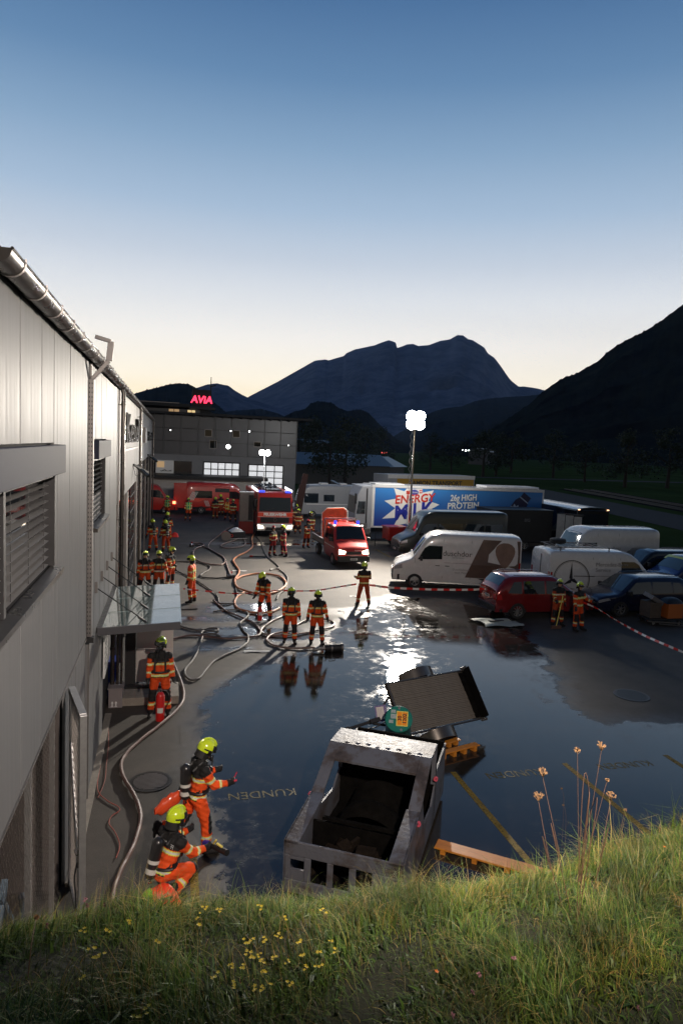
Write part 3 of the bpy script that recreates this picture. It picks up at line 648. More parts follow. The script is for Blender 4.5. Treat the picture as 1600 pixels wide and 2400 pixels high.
for k, (y, z) in enumerate(((-2.3, .9), (-1.2, .9), (.0, .9), (1.2, .9))):
    mb = MB(); mb.cyl((.03, y, z), (.95, y+.45, .1), .012, n=6); mb.cyl((.78, y+.37, .235), (.93, y+.44, .11), .024, n=8); mb.build('tie_rod', M_dark, cn)
    mb = MB(); mb.bb(0, .05, y-.025, y+.025, z-.09, z+.12); mb.build('wall_anchor', M_steel, cn)
# entrance beneath
t = thing('entrance_step', 'low concrete entrance step under the glass canopy', 'step', (-.3, 17.15, 0)); 
M_conc = mat('concrete', (.22, .20, .17), .85, noise=.25, nscale=6, bump=.3)
mb = MB(); mb.bb(-.75, .62, -.42, .6, 0, .20); mb.build('step_block', M_conc, t, bevel=.01)
mb = MB(); mb.bb(-.7, .2, .2, .6, .202, .24); mb.build('door_mat', M_black, t)
t = thing('door_leaf', 'pale upright door leaf behind the firefighter with the extinguisher', 'panel', (-.29, 17.62, 0))
M_pnl = mat('pale_panel', (.42, .39, .37), .45, noise=.06, nscale=3)
mb = MB(); mb.bb(-.45, .46, 0, .05, .28, 1.14); mb.build('lower_board', M_pnl, t, bevel=.006)
mb = MB(); mb.bb(-.45, .46, 0, .05, 1.15, 2.0); mb.build('upper_board', M_pnl, t, bevel=.006)
mb = MB(); mb.bb(-.72, -.46, -.02, .08, 0, 2.6); mb.bb(-.43, -.37, .05, .1, 0, 2); mb.bb(.38, .44, .05, .1, 0, 2); mb.build('dark_frame', M_black, t)  # tall black slab paints the shade of the open gap, beside two thin posts
t = thing('grey_box', 'grey pedestal box with two white arrows at the foot of the downpipe', 'cabinet', (-1.2, 16.85, 0))
M_gbox = mat('grey_box_paint', (.20, .18, .185), .5, noise=.08)
mb = MB(); mb.bb(-.12, .2, -.2, .25, 0, .46); mb.build('body', M_gbox, t, bevel=.008)
mb = MB(); mb.bb(-.14, .22, -.22, .27, .462, .49); mb.build('lid', M_gbox, t)
mb = MB().use(M_white)
for k in (0, .085):
    x = -.03+k
    mb.add([(x-.03, -.203, .12), (x, -.203, .17), (x+.03, -.203, .12)], [(0, 1, 2)]); mb.bb(x-.012, x+.012, -.204, -.202, .05, .12); mb.bb(x-.03, x+.03, -.204, -.202, .03, .045)
mb.build('arrows', M_white, t)
mb = MB(); 
for xx, r_ in ((-1.26, .05), (-1.14, .035), (-1.05, .028)): mb.cyl((xx, 16.95, .46), (xx, 16.95, 2.66), r_, n=10)
mb.cyl((-1.26, 16.95, 1.35), (-1.26, 16.95, 1.42), .065, n=10); tag(mb.build('pipe_column', M_gutter, None, smooth=True), 'group of vertical metal pipes rising from the grey box under the canopy', 'pipes')
t = thing('blue_bin', 'blue plastic bin in the recess by the entrance', 'bin', (-1.42, 17.6, 0))
M_blue = mat('blue_plastic', (.02, .045, .30), .4)
mb = MB(); mb.add([(-.18, -.2, 0), (.18, -.2, 0), (.18, .2, 0), (-.18, .2, 0), (-.24, -.26, .85), (.24, -.26, .85), (.24, .26, .85), (-.24, .26, .85)], [(0, 1, 2, 3), (4, 7, 6, 5), (0, 4, 5, 1), (1, 5, 6, 2), (2, 6, 7, 3), (3, 7, 4, 0)]); mb.build('body', M_blue, t, bevel=.02)
mb = MB(); mb.bb(-.26, .26, -.28, .28, .86, .92); mb.build('lid', M_blue, t, bevel=.02)
t = thing('notice_board', 'white notice board seen edge-on at the corner by the entrance', 'notice board', (X0+.03, 15.35, 1.75))
mb = MB(); mb.bb(0, .03, -.42, .42, -.42, .42); mb.build('board', M_white, t)
mb = MB().use(M_black)
for k in range(6): mb.bb(.031, .034, -.34, .3-.1*(k % 2), .3-k*.11, .33-k*.11)
mb.build('printed_lines', None, t)
# kerb strip at hall foot
mb = MB(); mb.bb(X0-.02, X0+.12, 9.9, 16.2, 0, .06); structure(mb.build('kerb', M_conc))

# ================================================================= OFFICE BUILDING (far)
ob = thing('office_building', 'dim grey office building with glazed upper floor behind the red vans', 'building', (0, 70, 0))
M_obw = mat('grey_render', (.26, .26, .27), .8, noise=.1, nscale=1)
M_obw2 = mat('grey_mullion', (.09, .095, .1), .5)
M_obf = mat('dark_cladding', (.05, .055, .065), .35, .2, noise=.1, nscale=1)
M_lit = mat('lit_window', (.8, .8, .8), .5, emit=(.95, .97, 1), estr=.62)
M_warm = mat('warm_lit_window', (.8, .6, .3), .5, emit=(1, .72, .35), estr=.75)
M_warm2 = mat('dim_warm_window', (.8, .6, .3), .5, emit=(1, .62, .32), estr=.28)
xL = -14; xR = Py(693, 1090, 70).x; zr = Py(600, 985, 70).z+.15; zs = Py(500, 1068, 70).z
def PB(px, py): p = Py(px, py, 70); return p.x, p.z
mb = MB(); mb.bb(xL, xR, .0, 14, 0, zs); mb.build('wall', M_obw, ob)
mb = MB(); mb.bb(xL, xR-.05, .12, 13.9, zs, zr); mb.build('upper_wall', M_core, ob)
nb = 16; bw = (xR-xL)/nb
gm = None
for k in range(nb):
    for r in range(3):
        x = xL+k*bw; z = zs+.08+r*(zr-zs-.1)/3; zz = z+(zr-zs-.1)/3-.06
        mb = MB(); mb.bb(x+.05, x+bw-.05, .02, .08, z, zz); mb.build('glass_panel', M_obf, ob)
mb = MB()
for k in range(nb+1): mb.bb(xL+k*bw-.04, xL+k*bw+.04, -.04, .1, zs, zr)
mb.bb(xL, xR, -.02, .1, zs-.02, zs+.08); mb.build('facade_frame', M_obw2, ob)
mb = MB(); mb.bb(xL, xR+1.4, -1.1, 15, zr+.02, zr+.24); mb.build('roof', M_core, ob)
mb = MB()
for k in range(28): mb.bb(xL+k*.95, xL+k*.95+.1, -1.0, 0, zr-.14, zr+.015)
mb.build('roof_beams', M_dark, ob)
for (px0, py0, px1, py1, nc, nr, lit) in ((478, 1083, 560, 1117, 5, 2, 1), (583, 1089, 661, 1150, 4, 4, 1)):
    x0, z1 = PB(px0, py0); x1, z0 = PB(px1, py1); z0 = max(z0, .1)
    mb = MB(); mb.bb(x0-.08, x1+.08, -.05, -.01, z0-.06, z1+.08)
    f = mb.build('window', M_dark, ob)
    for i in range(nc):
        for j in range(nr):
            a = x0+i*(x1-x0)/nc; b = z0+j*(z1-z0)/nr
            mb = MB(); mb.bb(a+.05, a+(x1-x0)/nc-.05, -.07, -.06, b+.05, b+(z1-z0)/nr-.05); mb.build('pane', M_lit, f)
x0, z1 = PB(366, 1078); x1, z0 = PB(407, 1113)
mb = MB(); mb.bb(x0, x1, -.12, -.01, z0, z1); f = mb.build('sign_panel', mat('dim_white_sign', (.5, .5, .5), .5, emit=(1, .95, .9), estr=.06), ob)
mb = MB(); mb.bb(x0+.1, x0+.8, -.14, -.125, z1-.7, z1-.1); mb.build('lit_corner', M_warm2, f)
mb = MB(); mb.tube(smooth_path([(x0+.5, -.14, z1-1.1), (x0+.85, -.14, z1-.92), (x0+1.1, -.14, z1-1.05), (x0+1.5, -.14, z1-.95)]), .03, 5); mb.bb(x0+.4, x0+1.5, -.14, -.125, z0+.35, z0+.4); mb.build('wave_logo', M_dark, f)
x0, z1 = PB(407, 1080); x1, z0 = PB(449, 1115); mb = MB(); mb.bb(x0, x1, -.08, -.01, z0, z1); mb.build('garage_door', M_door, ob)
x0, z1 = PB(345, 1078); x1, z0 = PB(364, 1115); mb = MB(); mb.bb(x0, x1, -.08, -.01, z0, z1); mb.build('garage_door', M_door, ob)
# framed small windows seen in the glazed floor, and lights behind the glass
for px0, py0, px1, py1 in ((491, 1031, 508, 1052), (480, 1006, 497, 1024), (545, 1008, 562, 1026), (595, 1035, 612, 1048)):
    x0, z1 = PB(px0, py0); x1, z0 = PB(px1, py1); mb = MB()
    mb.bb(x0, x1, -.06, .02, z1-.05, z1); mb.bb(x0, x1, -.06, .02, z0, z0+.05); mb.bb(x0, x0+.05, -.06, .02, z0, z1); mb.bb(x1-.05, x1, -.06, .02, z0, z1); w = mb.build('window', M_steel, ob)
    mb = MB(); mb.bb(x0+.05, x1-.05, -.02, .01, z0+.05, z1-.05); mb.build('pane', M_pane, w)
M_spot = mat('ceiling_light_glow', (1, 1, 1), .5, emit=(1, 1, 1), estr=9)
for px, py, r in ((492, 1013, .2), (535, 1047, .22), (584, 1011, .09), (541, 1010, .06), (400, 1008, .05), (676, 1044, .05)):
    x, z = PB(px, py); mb = MB(); mb.lathe([(.001, -.0), (r, .03), (.001, .06)], (x, -.02, z), 'Y', 12); mb.build('window_light', M_spot, ob, smooth=True)
# penthouse
def PH(px, py): p = Py(px, py, 73); return p.x, p.z
xa, za = PH(330, 955); xb, zb = PH(468, 990)
mb = MB(); mb.bb(-14, xb, 3, 11, zr+.2, za+.05); mb.build('penthouse_wall', M_obf, ob)
mb = MB(); mb.bb(-14, PH(445, 950)[0], 1.6, 12, za+.25, za+.55); mb.build('penthouse_roof', M_core, ob)
mb = MB(); mb.bb(-14, PH(420, 950)[0], 1.55, 1.6, za+.56, za+.63); mb.build('roof_edge', M_steel, ob)
for q, m in (((396, 958, 420, 972), M_warm2), ((440, 961, 457, 985), M_warm)):
    x0, z1 = PH(q[0], q[1]); x1, z0 = PH(q[2], q[3]); mb = MB(); mb.bb(x0, x1, 2.93, 2.99, z0, z1); w = mb.build('window', m, ob)
    mb = MB(); mb.bb(x0-.05, x0, 2.9, 2.98, z0, z1); mb.bb((x0+x1)/2-.03, (x0+x1)/2+.03, 2.9, 2.925, z0, z1); mb.build('window_frame', M_dark, w)
x0, z0 = PH(462, 990); x1, _ = PH(524, 990); xm, zm = PH(470, 955)
mb = MB(); mb.add([(x0, 3.2, z0), (x1, 3.2, z0), (xm+.6, 3.2, zm), (x0, 3.2, zm), (x0, 11, z0), (x1, 11, z0), (xm+.6, 11, zm), (x0, 11, zm)], [(0, 1, 2, 3), (4, 7, 6, 5), (1, 5, 6, 2), (2, 6, 7, 3), (0, 3, 7, 4)]); mb.build('sloped_roof', M_core, ob)
x0, z1 = PH(451, 918); x1, z0 = PH(494, 956)
sg = thing('fuel_sign', 'lit red letter sign on the dark rooftop box of the office building', 'sign', ((x0+x1)/2, 72.2, z0))
mb = MB(); mb.bb(-(x1-x0)/2, (x1-x0)/2, 0, 1.2, 0, z1-z0+.2); mb.build('sign_box', M_core, sg)
mb = MB(); mb.bb(-(x1-x0)/2-.2, (x1-x0)/2+.4, -.2, 1.3, -.25, -.02); mb.build('sign_base', M_dark, sg)
M_avia = mat('red_neon_letter', (.8, .02, .05), .4, emit=(1, .03, .08), estr=3.2)
text('letters', 'AViA', 1.0, M_avia, sg, (0, -.06, .72), (PI/2, 0, 0), .03, .03, .98, .12)
mb = MB(); mb.cyl((.9, .4, z1-z0+.2), (.9, .4, z1-z0+1.6), .06, .03, n=6); mb.bar((.8, .4, z1-z0+.6), (1.4, .4, z1-z0+.75), .12); mb.build('antenna', M_dark, sg)
# annex wall with flat roof
ax1 = Py(613, 1150, 66).x; az = Py(500, 1124, 66).z
an = thing('annex', 'long white-walled flat annex behind the red fire vans', 'building', (0, 66, 0))
M_anw = mat('white_render', (.5, .47, .45), .8, noise=.08, nscale=1)
mb = MB(); mb.bb(-14, ax1, 0, .3, 0, az); mb.build('wall', M_anw, an)
mb = MB(); mb.bb(-14, ax1+.5, -.7, 4, az+.01, az+.28); mb.build('roof', M_dark, an)
for px0, px1, py, m in ((395, 417, 1148, M_obw), (424, 443, 1132, mat('brown_door', (.16, .10, .06), .6))):
    x0 = Py(px0, 1150, 66).x; x1 = Py(px1, 1150, 66).x; mb = MB(); mb.bb(x0, x1, -.05, -.01, 0, Py(px0, py, 66).z); mb.build('door', m, an)
# ================================================================= VEHICLES
class Body:
    """lofted vehicle shell; x = 0 at the tail, x = L at the nose, z up"""
    def __init__(s, L, W, top, z0=.28, belt=1.0, tumble=.12, rc=.10, nose=.16, tail=.06, crown=.03):
        s.L, s.W, s.top, s.z0, s.belt, s.tum, s.rc, s.nose, s.tail, s.crown = L, W, top, z0, belt, tumble, rc, nose, tail, crown
        s.H = max(z for x, z in top)
    def zt(s, x): return float(np.interp(x, [p[0] for p in s.top], [p[1] for p in s.top]))
    def hw(s, x, z):
        h = s.W/2; d = max(0, (x-(s.L-.8))/.8); h *= 1-s.nose*d*d; d = max(0, (.5-x)/.5); h *= 1-s.tail*d*d
        t = min(1, max(0, (z-s.belt)/(s.H-s.belt))); h *= 1-s.tum*t**1.1
        if z < s.z0+.25: h *= 1-.05*((s.z0+.25-z)/.25)
        return h
    def topz(s, x, y):
        h = s.hw(x, s.zt(x)); return s.zt(x)+s.crown*(1-min(1, (y/h))**2)
    def shell(s, name, m, parent, bottom=True):
        xs = sorted(set([p[0] for p in s.top]+list(np.linspace(0, s.L, 22))+[.05, s.L-.05])); sec = []
        for x in xs:
            zt = s.zt(x); rc = min(s.rc, (zt-s.z0)*.3); row = []
            for j in range(7): z = s.z0+(zt-rc-s.z0)*j/6; row.append((s.hw(x, z), z))
            h = s.hw(x, zt)
            for k in (1, 2, 3): a = PI/2*k/3; row.append((h-rc*(1-math.cos(a)), zt-rc*(1-math.sin(a))))
            for k in (1, 2): y = (h-rc)*(1-k/2); row.append((y, zt+s.crown*(1-(y/h)**2)))
            full = [(x, -y, z) for y, z in row]+[(x, y, z) for y, z in reversed(row[:-1])]; sec.append(full)
        n = len(sec[0]); mb = MB(); vs = [p for r in sec for p in r]
        fs = [(i*n+j, i*n+j+1, (i+1)*n+j+1, (i+1)*n+j) for i in range(len(sec)-1) for j in range(n-1)]
        fs += [tuple(range(n)), tuple((len(sec)-1)*n+j for j in reversed(range(n)))]
        if bottom: fs += [(i*n, (i+1)*n, (i+1)*n+n-1, i*n+n-1) for i in range(len(sec)-1)]
        mb.add(vs, fs); return mb.build(name, m, parent, smooth=True)
    def side(s, mb, pts, sd, off=.008, th=.004):
        """polygon given in (x, z) laid on the side surface"""
        v = [(x, sd*(s.hw(x, z)+off), z) for x, z in pts]; return mb.poly(v, th, (0, sd, 0))
    def topp(s, mb, x0, x1, f0=.86, f1=.86, off=.008, nu=6, nv=6):
        return mb.grid(lambda u, v: (x0+(x1-x0)*u, (2*v-1)*(f0+(f1-f0)*u)*s.hw(x0+(x1-x0)*u, s.zt(x0+(x1-x0)*u)), s.topz(x0+(x1-x0)*u, (2*v-1)*(f0+(f1-f0)*u)*s.hw(x0+(x1-x0)*u, s.zt(x0+(x1-x0)*u)))+off), nu, nv)
_wh = {}
def wheel(parent, x, y, r=.34, w=.22, spokes=8, sd=1, dark=False):
    key = (r, w, spokes, dark)
    if key not in _wh:
        a = MB(); a.lathe([(r*.62, -w/2), (r*.93, -w/2), (r, -w/2+.035), (r, w/2-.035), (r*.93, w/2), (r*.62, w/2), (r*.62, -w/2)], axis='Y', n=24)
        b = MB(); b.lathe([(r*.64, w/2-.01), (r*.60, w/2-.015), (r*.56, w/2-.05)], axis='Y', n=24); b.cyl((0, w/2-.07, 0), (0, w/2-.02, 0), r*.17, n=12)
        for k in range(spokes):
            an = 2*PI*k/spokes; c, s_ = math.cos(an), math.sin(an); b.bar((r*.12*c, w/2-.05, r*.12*s_), (r*.6*c, w/2-.03, r*.6*s_), r*.13, .03)
        c_ = MB(); c_.cyl((0, w/2-.10, 0), (0, w/2-.075, 0), r*.6, n=20)
        _wh[key] = (a, b, c_, {})
    a, b, c_, st = _wh[key]
    if 'm' not in st:
        o = a.build('wheel', M_rubber, parent, smooth=True); p = b.build('rim', M_alloy if not dark else M_dark, o, smooth=True); q = c_.build('brake_disc', M_black, o); st['m'] = (o.data, p.data, q.data)
    else:
        o = mesh_obj('wheel', st['m'][0], parent); mesh_obj('rim', st['m'][1], o); mesh_obj('brake_disc', st['m'][2], o)
    o.location = (x, y, r)
    if sd < 0: o.rotation_euler.z = PI
    return o
def wheels(t, B, xs, r, spokes=8, w=.22, dark=False):
    for x in xs:
        for sd in (-1, 1):
            mb = MB(); R_ = r*1.2; pts = [(x+R_*math.cos(a), max(B.z0-.02, r+R_*math.sin(a))) for a in [PI*k/14 for k in range(15)]]
            pts = [(x+R_, B.z0-.02)]+pts+[(x-R_, B.z0-.02)]
            mb.poly([(px, sd*(B.hw(px, r)+.004), pz) for px, pz in pts], .006, (0, sd, 0)); mb.build('wheel_arch', M_black, t)
            wheel(t, x, sd*(B.W/2-w/2+.02), r, w, spokes, sd, dark)
M_lampoff = mat('headlamp_glass', (.35, .36, .38), .08, .2, .9, coat=1)
M_lampon = mat('headlamp_lit', (1, .9, .7), .3, emit=(1, .84, .62), estr=7)
M_tail = mat('tail_lamp', (.35, .01, .01), .15, coat=1)
M_plate = mat('number_plate', (.6, .6, .58), .4)
def plate(t, x, sd, z):
    mb = MB(); mb.bb(x, x+sd*.012, -.2, .2, z, z+.11); p = mb.build('number_plate', M_plate, t)
    mb = MB()
    for k in range(6): mb.bb(x+sd*.013, x+sd*.016, -.15+k*.05, -.12+k*.05, z+.03, z+.085)
    mb.build('plate_marks', M_black, p)
def mirrors(t, B, x, z):
    for sd in (-1, 1):
        mb = MB(); h = B.hw(x, z); mb.box(x, sd*(h+.14), z, .12, .2, .2); mb.bar((x, sd*(h-.02), z-.05), (x, sd*(h+.08), z-.05), .04); mb.build('mirror', M_black, t, bevel=.02)

# ---- large vans -------------------------------------------------
def van(name, label, loc, rz, L, H, paint, W=2.0, glass_rear=False, wins=None, dark_low=True, group='vans parked in the yard', low=False, cat='van'):
    t = thing(name, label, cat, loc, rz, group)
    ws = L-1.25 if not low else L-1.2
    top = [(0, H-.14), (.06, H-.05), (.25, H), (L-2.15, H), (L-1.75, H-.09), (L-1.45, H-.30), (L-.88, 1.46), (L-.80, 1.38), (L-.4, 1.22), (L-.12, 1.08), (L, .92)]
    if low: top = [(0, H-.12), (.05, H-.04), (.2, H), (L-1.9, H), (L-1.6, H-.07), (L-1.42, H-.2), (L-.9, 1.30), (L-.8, 1.22), (L-.35, 1.08), (L-.1, .95), (L, .82)]
    B = Body(L, W, top, z0=.34, belt=1.25, tumble=.10, rc=.13, nose=.15, tail=.02, crown=.045)
    B.shell('body', paint, t)
    mb = MB(); B.topp(mb, L-.93, L-1.47, .86, .80); mb.build('windscreen', M_glassteal, t, smooth=True)
    for sd in (-1, 1):
        mb = MB(); zb, ztw = 1.38 if not low else 1.25, min(H-.42, 2.05) if not low else H-.32
        B.side(mb, [(L-1.12, zb), (L-2.25, zb+.06), (L-2.25, ztw), (L-1.62, ztw), (L-1.42, ztw-.12)], sd); mb.build('side_window', M_glassdark, t)
        if wins:
            for a, b in wins:
                mb = MB(); B.side(mb, [(a, 1.35), (b, 1.35), (b, 2.1 if H > 2.5 else H-.35), (a, 2.1 if H > 2.5 else H-.35)], sd); mb.build('side_window', M_glassdark, t)
        mb = MB()
        for xx in (L-1.0, L-2.3, L-3.6):
            if xx > .4: B.side(mb, [(xx, .55), (xx+.012, .55), (xx+.012, min(H-.25, B.zt(xx)-.2)), (xx, min(H-.25, B.zt(xx)-.2))], sd, .003, .002)
        B.side(mb, [(.15, 1.28), (L-2.35, 1.28), (L-2.35, 1.292), (.15, 1.292)], sd, .003, .002); mb.build('door_gaps', M_black, t)
        mb = MB(); B.side(mb, [(.1, .36), (L-.2, .36), (L-.2, .62), (.1, .62)], sd, .014, .012)
        mb.build('side_moulding', M_black if dark_low else paint, t)
        mb = MB()
        for xx in (L-2.15, L-2.6): B.side(mb, [(xx, 1.12), (xx+.2, 1.12), (xx+.2, 1.15), (xx, 1.15)], sd, .01, .03)
        mb.build('door_handle', M_black, t)
        mb = MB(); B.side(mb, [(L-.42, .92), (L-.03, .84), (L-.06, 1.0), (L-.40, 1.12)], sd, .004, .01); mb.poly([(L+.006, sd*.92*W/2*.86, .82), (L+.006, sd*.60*W/2, .80), (L-.03, sd*.60*W/2, .94), (L-.10, sd*.92*W/2*.86, 1.0)], .01, (1, 0, 0)); mb.build('headlight', M_lampoff, t)
        mb = MB(); B.side(mb, [(.02, .95), (.10, .95), (.10, 1.45), (.02, 1.45)], sd, .01, .01); mb.bb(-.012, .0, sd*(W/2-.2), sd*(W/2-.07), .95, 1.45); mb.build('tail_light', M_tail, t)
    mb = MB(); mb.bb(L-.02, L+.05, -W*.4, W*.4, .34, .58); mb.bb(L-.01, L+.03, -W*.28, W*.28, .60, .86); b_ = mb.build('bumper', M_black, t, bevel=.02)
    mb = MB()
    for k in range(4): mb.bb(L+.031, L+.042, -W*.26, W*.26, .62+k*.06, .64+k*.06)
    mb.build('grille', M_steel, b_)
    mb = MB(); mb.bb(-.02, .0, -.01, .01, .5, H-.25); mb.bb(-.06, .02, -W*.46, W*.46, .36, .55); mb.build('rear_doors', M_black, t)
    mirrors(t, B, L-1.28, 1.45 if not low else 1.32)
    wheels(t, B, (L-1.02, L-1.02-(3.66 if L > 5.7 else 3.2)), .35, 6, .24)
    plate(t, L+.05, 1, .40)
    return t, B
M_vwhite = mat('van_white', (.62, .62, .61), .25, coat=.7, noise=.04, nscale=3, rvar=.06)
t, B = van('delivery_van', 'white high-roof van with brown printed rear half behind the barrier tape', (16.2, 29.35, 0), math.radians(162.5), 5.9, 2.62, M_vwhite)
M_brown = mat('brown_print', (.10, .060, .045), .3, coat=.6, noise=.35, nscale=1.3)
M_brown2 = mat('blurred_print', (.19, .115, .085), .3, coat=.6, noise=.3, nscale=2)
for sd in (1,):
    mb = MB()
    for i in range(6):
        x0 = .05+i*.38; x1 = x0+.38
        def cutx(x, z): return x
    B.side(mb, [(.06, .64), (2.55, .64), (2.3, 1.25), (.06, 1.25)], sd, .005, .002); B.side(mb, [(.06, 1.25), (2.3, 1.25), (1.78, 2.45), (.06, 2.45)], sd, .005, .002)
    mb.build('brown_print', M_brown, t)
    mb = MB(); B.side(mb, [(.75+.42*math.cos(a)+.1*math.sin(2*a), 1.75+.6*math.sin(a)) for a in [2*PI*k/18 for k in range(18)]], sd, .009, .001); mb.build('soft_print', M_brown2, t)
def side_text(t, B, txt, size, x, z, m, sd, sx=1, bold=0, name='lettering', shear=0):
    y = sd*(B.hw(x, z)+.012)
    return text(name, txt, size, m, t, (x, y, z), (PI/2, 0, PI if sd > 0 else 0), .002, bold, sx, shear)
M_ltext = mat('dark_lettering', (.03, .03, .03), .4); M_gtext = mat('grey_lettering', (.22, .22, .23), .4); M_wtext = mat('white_lettering', (.6, .6, .6), .4)
side_text(t, B, 'duschdor', .36, 2.95, 1.72, M_ltext, 1)
side_text(t, B, 'badsysteme', .12, 2.9, 1.55, M_gtext, 1); side_text(t, B, 'Duschkabinen\nnach Mass', .14, 2.75, .92, M_gtext, 1)
t2, B2 = van('service_van', 'white service van with large three-pointed star parked behind the red car', (16.25, 27.28, 0), math.radians(-5), 5.6, 2.36, M_vwhite)
B = B2; y = lambda x, z: -(B.hw(x, z)+.01)
M_star = mat('star_print', (.02, .02, .022), .3)
mb = MB(); cx, cz_, R_ = 1.0, 1.12, .86
for r0, r1 in ((R_, R_-.035), (R_-.06, R_-.075)):
    for k in range(44):
        a0 = 2*PI*k/48-.6; a1 = a0+2*PI/48
        q = [(cx+r*math.cos(a), cz_+r*math.sin(a)) for r, a in ((r0, a0), (r0, a1), (r1, a1), (r1, a0))]
        if min(p[1] for p in q) > .62 and min(p[0] for p in q) > .1: mb.add([(p[0], y(*p), p[1]) for p in q], [(0, 1, 2, 3)])
for k in range(3):
    a = PI/2+2*PI*k/3; tip = (cx+(R_-.08)*math.cos(a), cz_+(R_-.08)*math.sin(a)); 
    if k: tip = (cx+.5*math.cos(a), cz_+.5*math.sin(a))
    for s_, w_ in ((1, .13), (-1, .06)):
        b_ = (cx+w_*math.cos(a+s_*PI/3), cz_+w_*math.sin(a+s_*PI/3)); mb.add([(p[0], y(*p), p[1]) for p in (tip, b_, (cx, cz_))], [(0, 1, 2)])
mb.bb(cx+.1, cx+1.1, y(cx, cz_), y(cx, cz_)-.003, 1.27, 1.30)
mb.build('star_emblem', M_star, t2, recalc=False)
text('lettering', 'Mercedes-Benz', .25, M_gtext, t2, (2.9, y(2.9, 1.8)-.003, 1.80), (PI/2, 0, 0), .002); text('lettering', 'Service', .25, M_gtext, t2, (2.48, y(2.5, 1.55)-.003, 1.56), (PI/2, 0, 0), .002)
# roof rack with spare roof cargo
rk = MB()
for k in range(9): rk.bar((.4+k*.3, -.75, 2.50), (.4+k*.3, .75, 2.50), .03)
for s_ in (-.78, .78): rk.bar((.3, s_, 2.52), (3.0, s_, 2.52), .04); rk.bar((.5, s_, 2.36), (.5, s_, 2.52), .04); rk.bar((2.8, s_, 2.36), (2.8, s_, 2.52), .04)
rk.build('roof_rack', M_steel, t2)
mb = MB(); mb.lathe([(.1, 0), (.30, .0), (.36, .04), (.36, .18), (.30, .22), (.1, .22), (.1, 0)], (1.0, .35, 2.53), n=24); tag(mb.build('spare_tyre', M_rubber, None, smooth=True, loc=(16.25, 27.28, 0)), 'spare tyre lying on the roof rack of the white service van', 'tyre')
t3, B3 = van('panel_van', 'white high-roof van parked farther back behind the service van', (25.7, 32.25, 0), PI, 6.1, 2.78, M_vwhite)
side_text(t3, B3, 'Mercedes-Benz', .26, 3.2, 1.75, M_gtext, 1)
M_olive = mat('dark_green_grey_paint', (.030, .032, .024), .3, .2, coat=.7)
t4, B4 = van('minibus', 'dark grey-green high-roof minibus behind the white printed van', (20.4, 39.35, 0), PI, 6.95, 2.82, M_olive, wins=[(.35, 1.5), (1.6, 2.9), (3.0, 4.55)])
M_dblue = mat('night_blue_paint', (.012, .016, .045), .2, .3, coat=.8); M_bv = mat('black_van_paint', (.012, .012, .016), .2, .2, coat=.8); M_iblue = mat('company_blue_paint', (.02, .045, .16), .25, .1, coat=.7)
van('dark_van', 'black low van between the star van and the farther white van', (26.9, 29.95, 0), PI, 4.95, 1.95, M_bv, 1.85, low=True)
t6, B6 = van('blue_van', 'blue company van with yellow-green front stripe cut by the right edge of the photo', (27.2, 27.85, 0), PI, 4.7, 1.93, M_iblue, 1.8, low=True)
M_lime = mat('lime_stripe', (.42, .46, .05), .35, coat=.5)
mb = MB(); B6.side(mb, [(3.05, .66), (3.35, .66), (3.35, 1.30), (3.05, 1.30)], 1, .006, .002); B6.topp(mb, 3.32, 3.06, 1.0, 1.0, .006, 3, 10); mb.build('lime_stripe', M_lime, t6)
side_text(t6, B6, 'INTERPNEU', .30, 1.55, 1.28, M_wtext, 1, bold=.012)

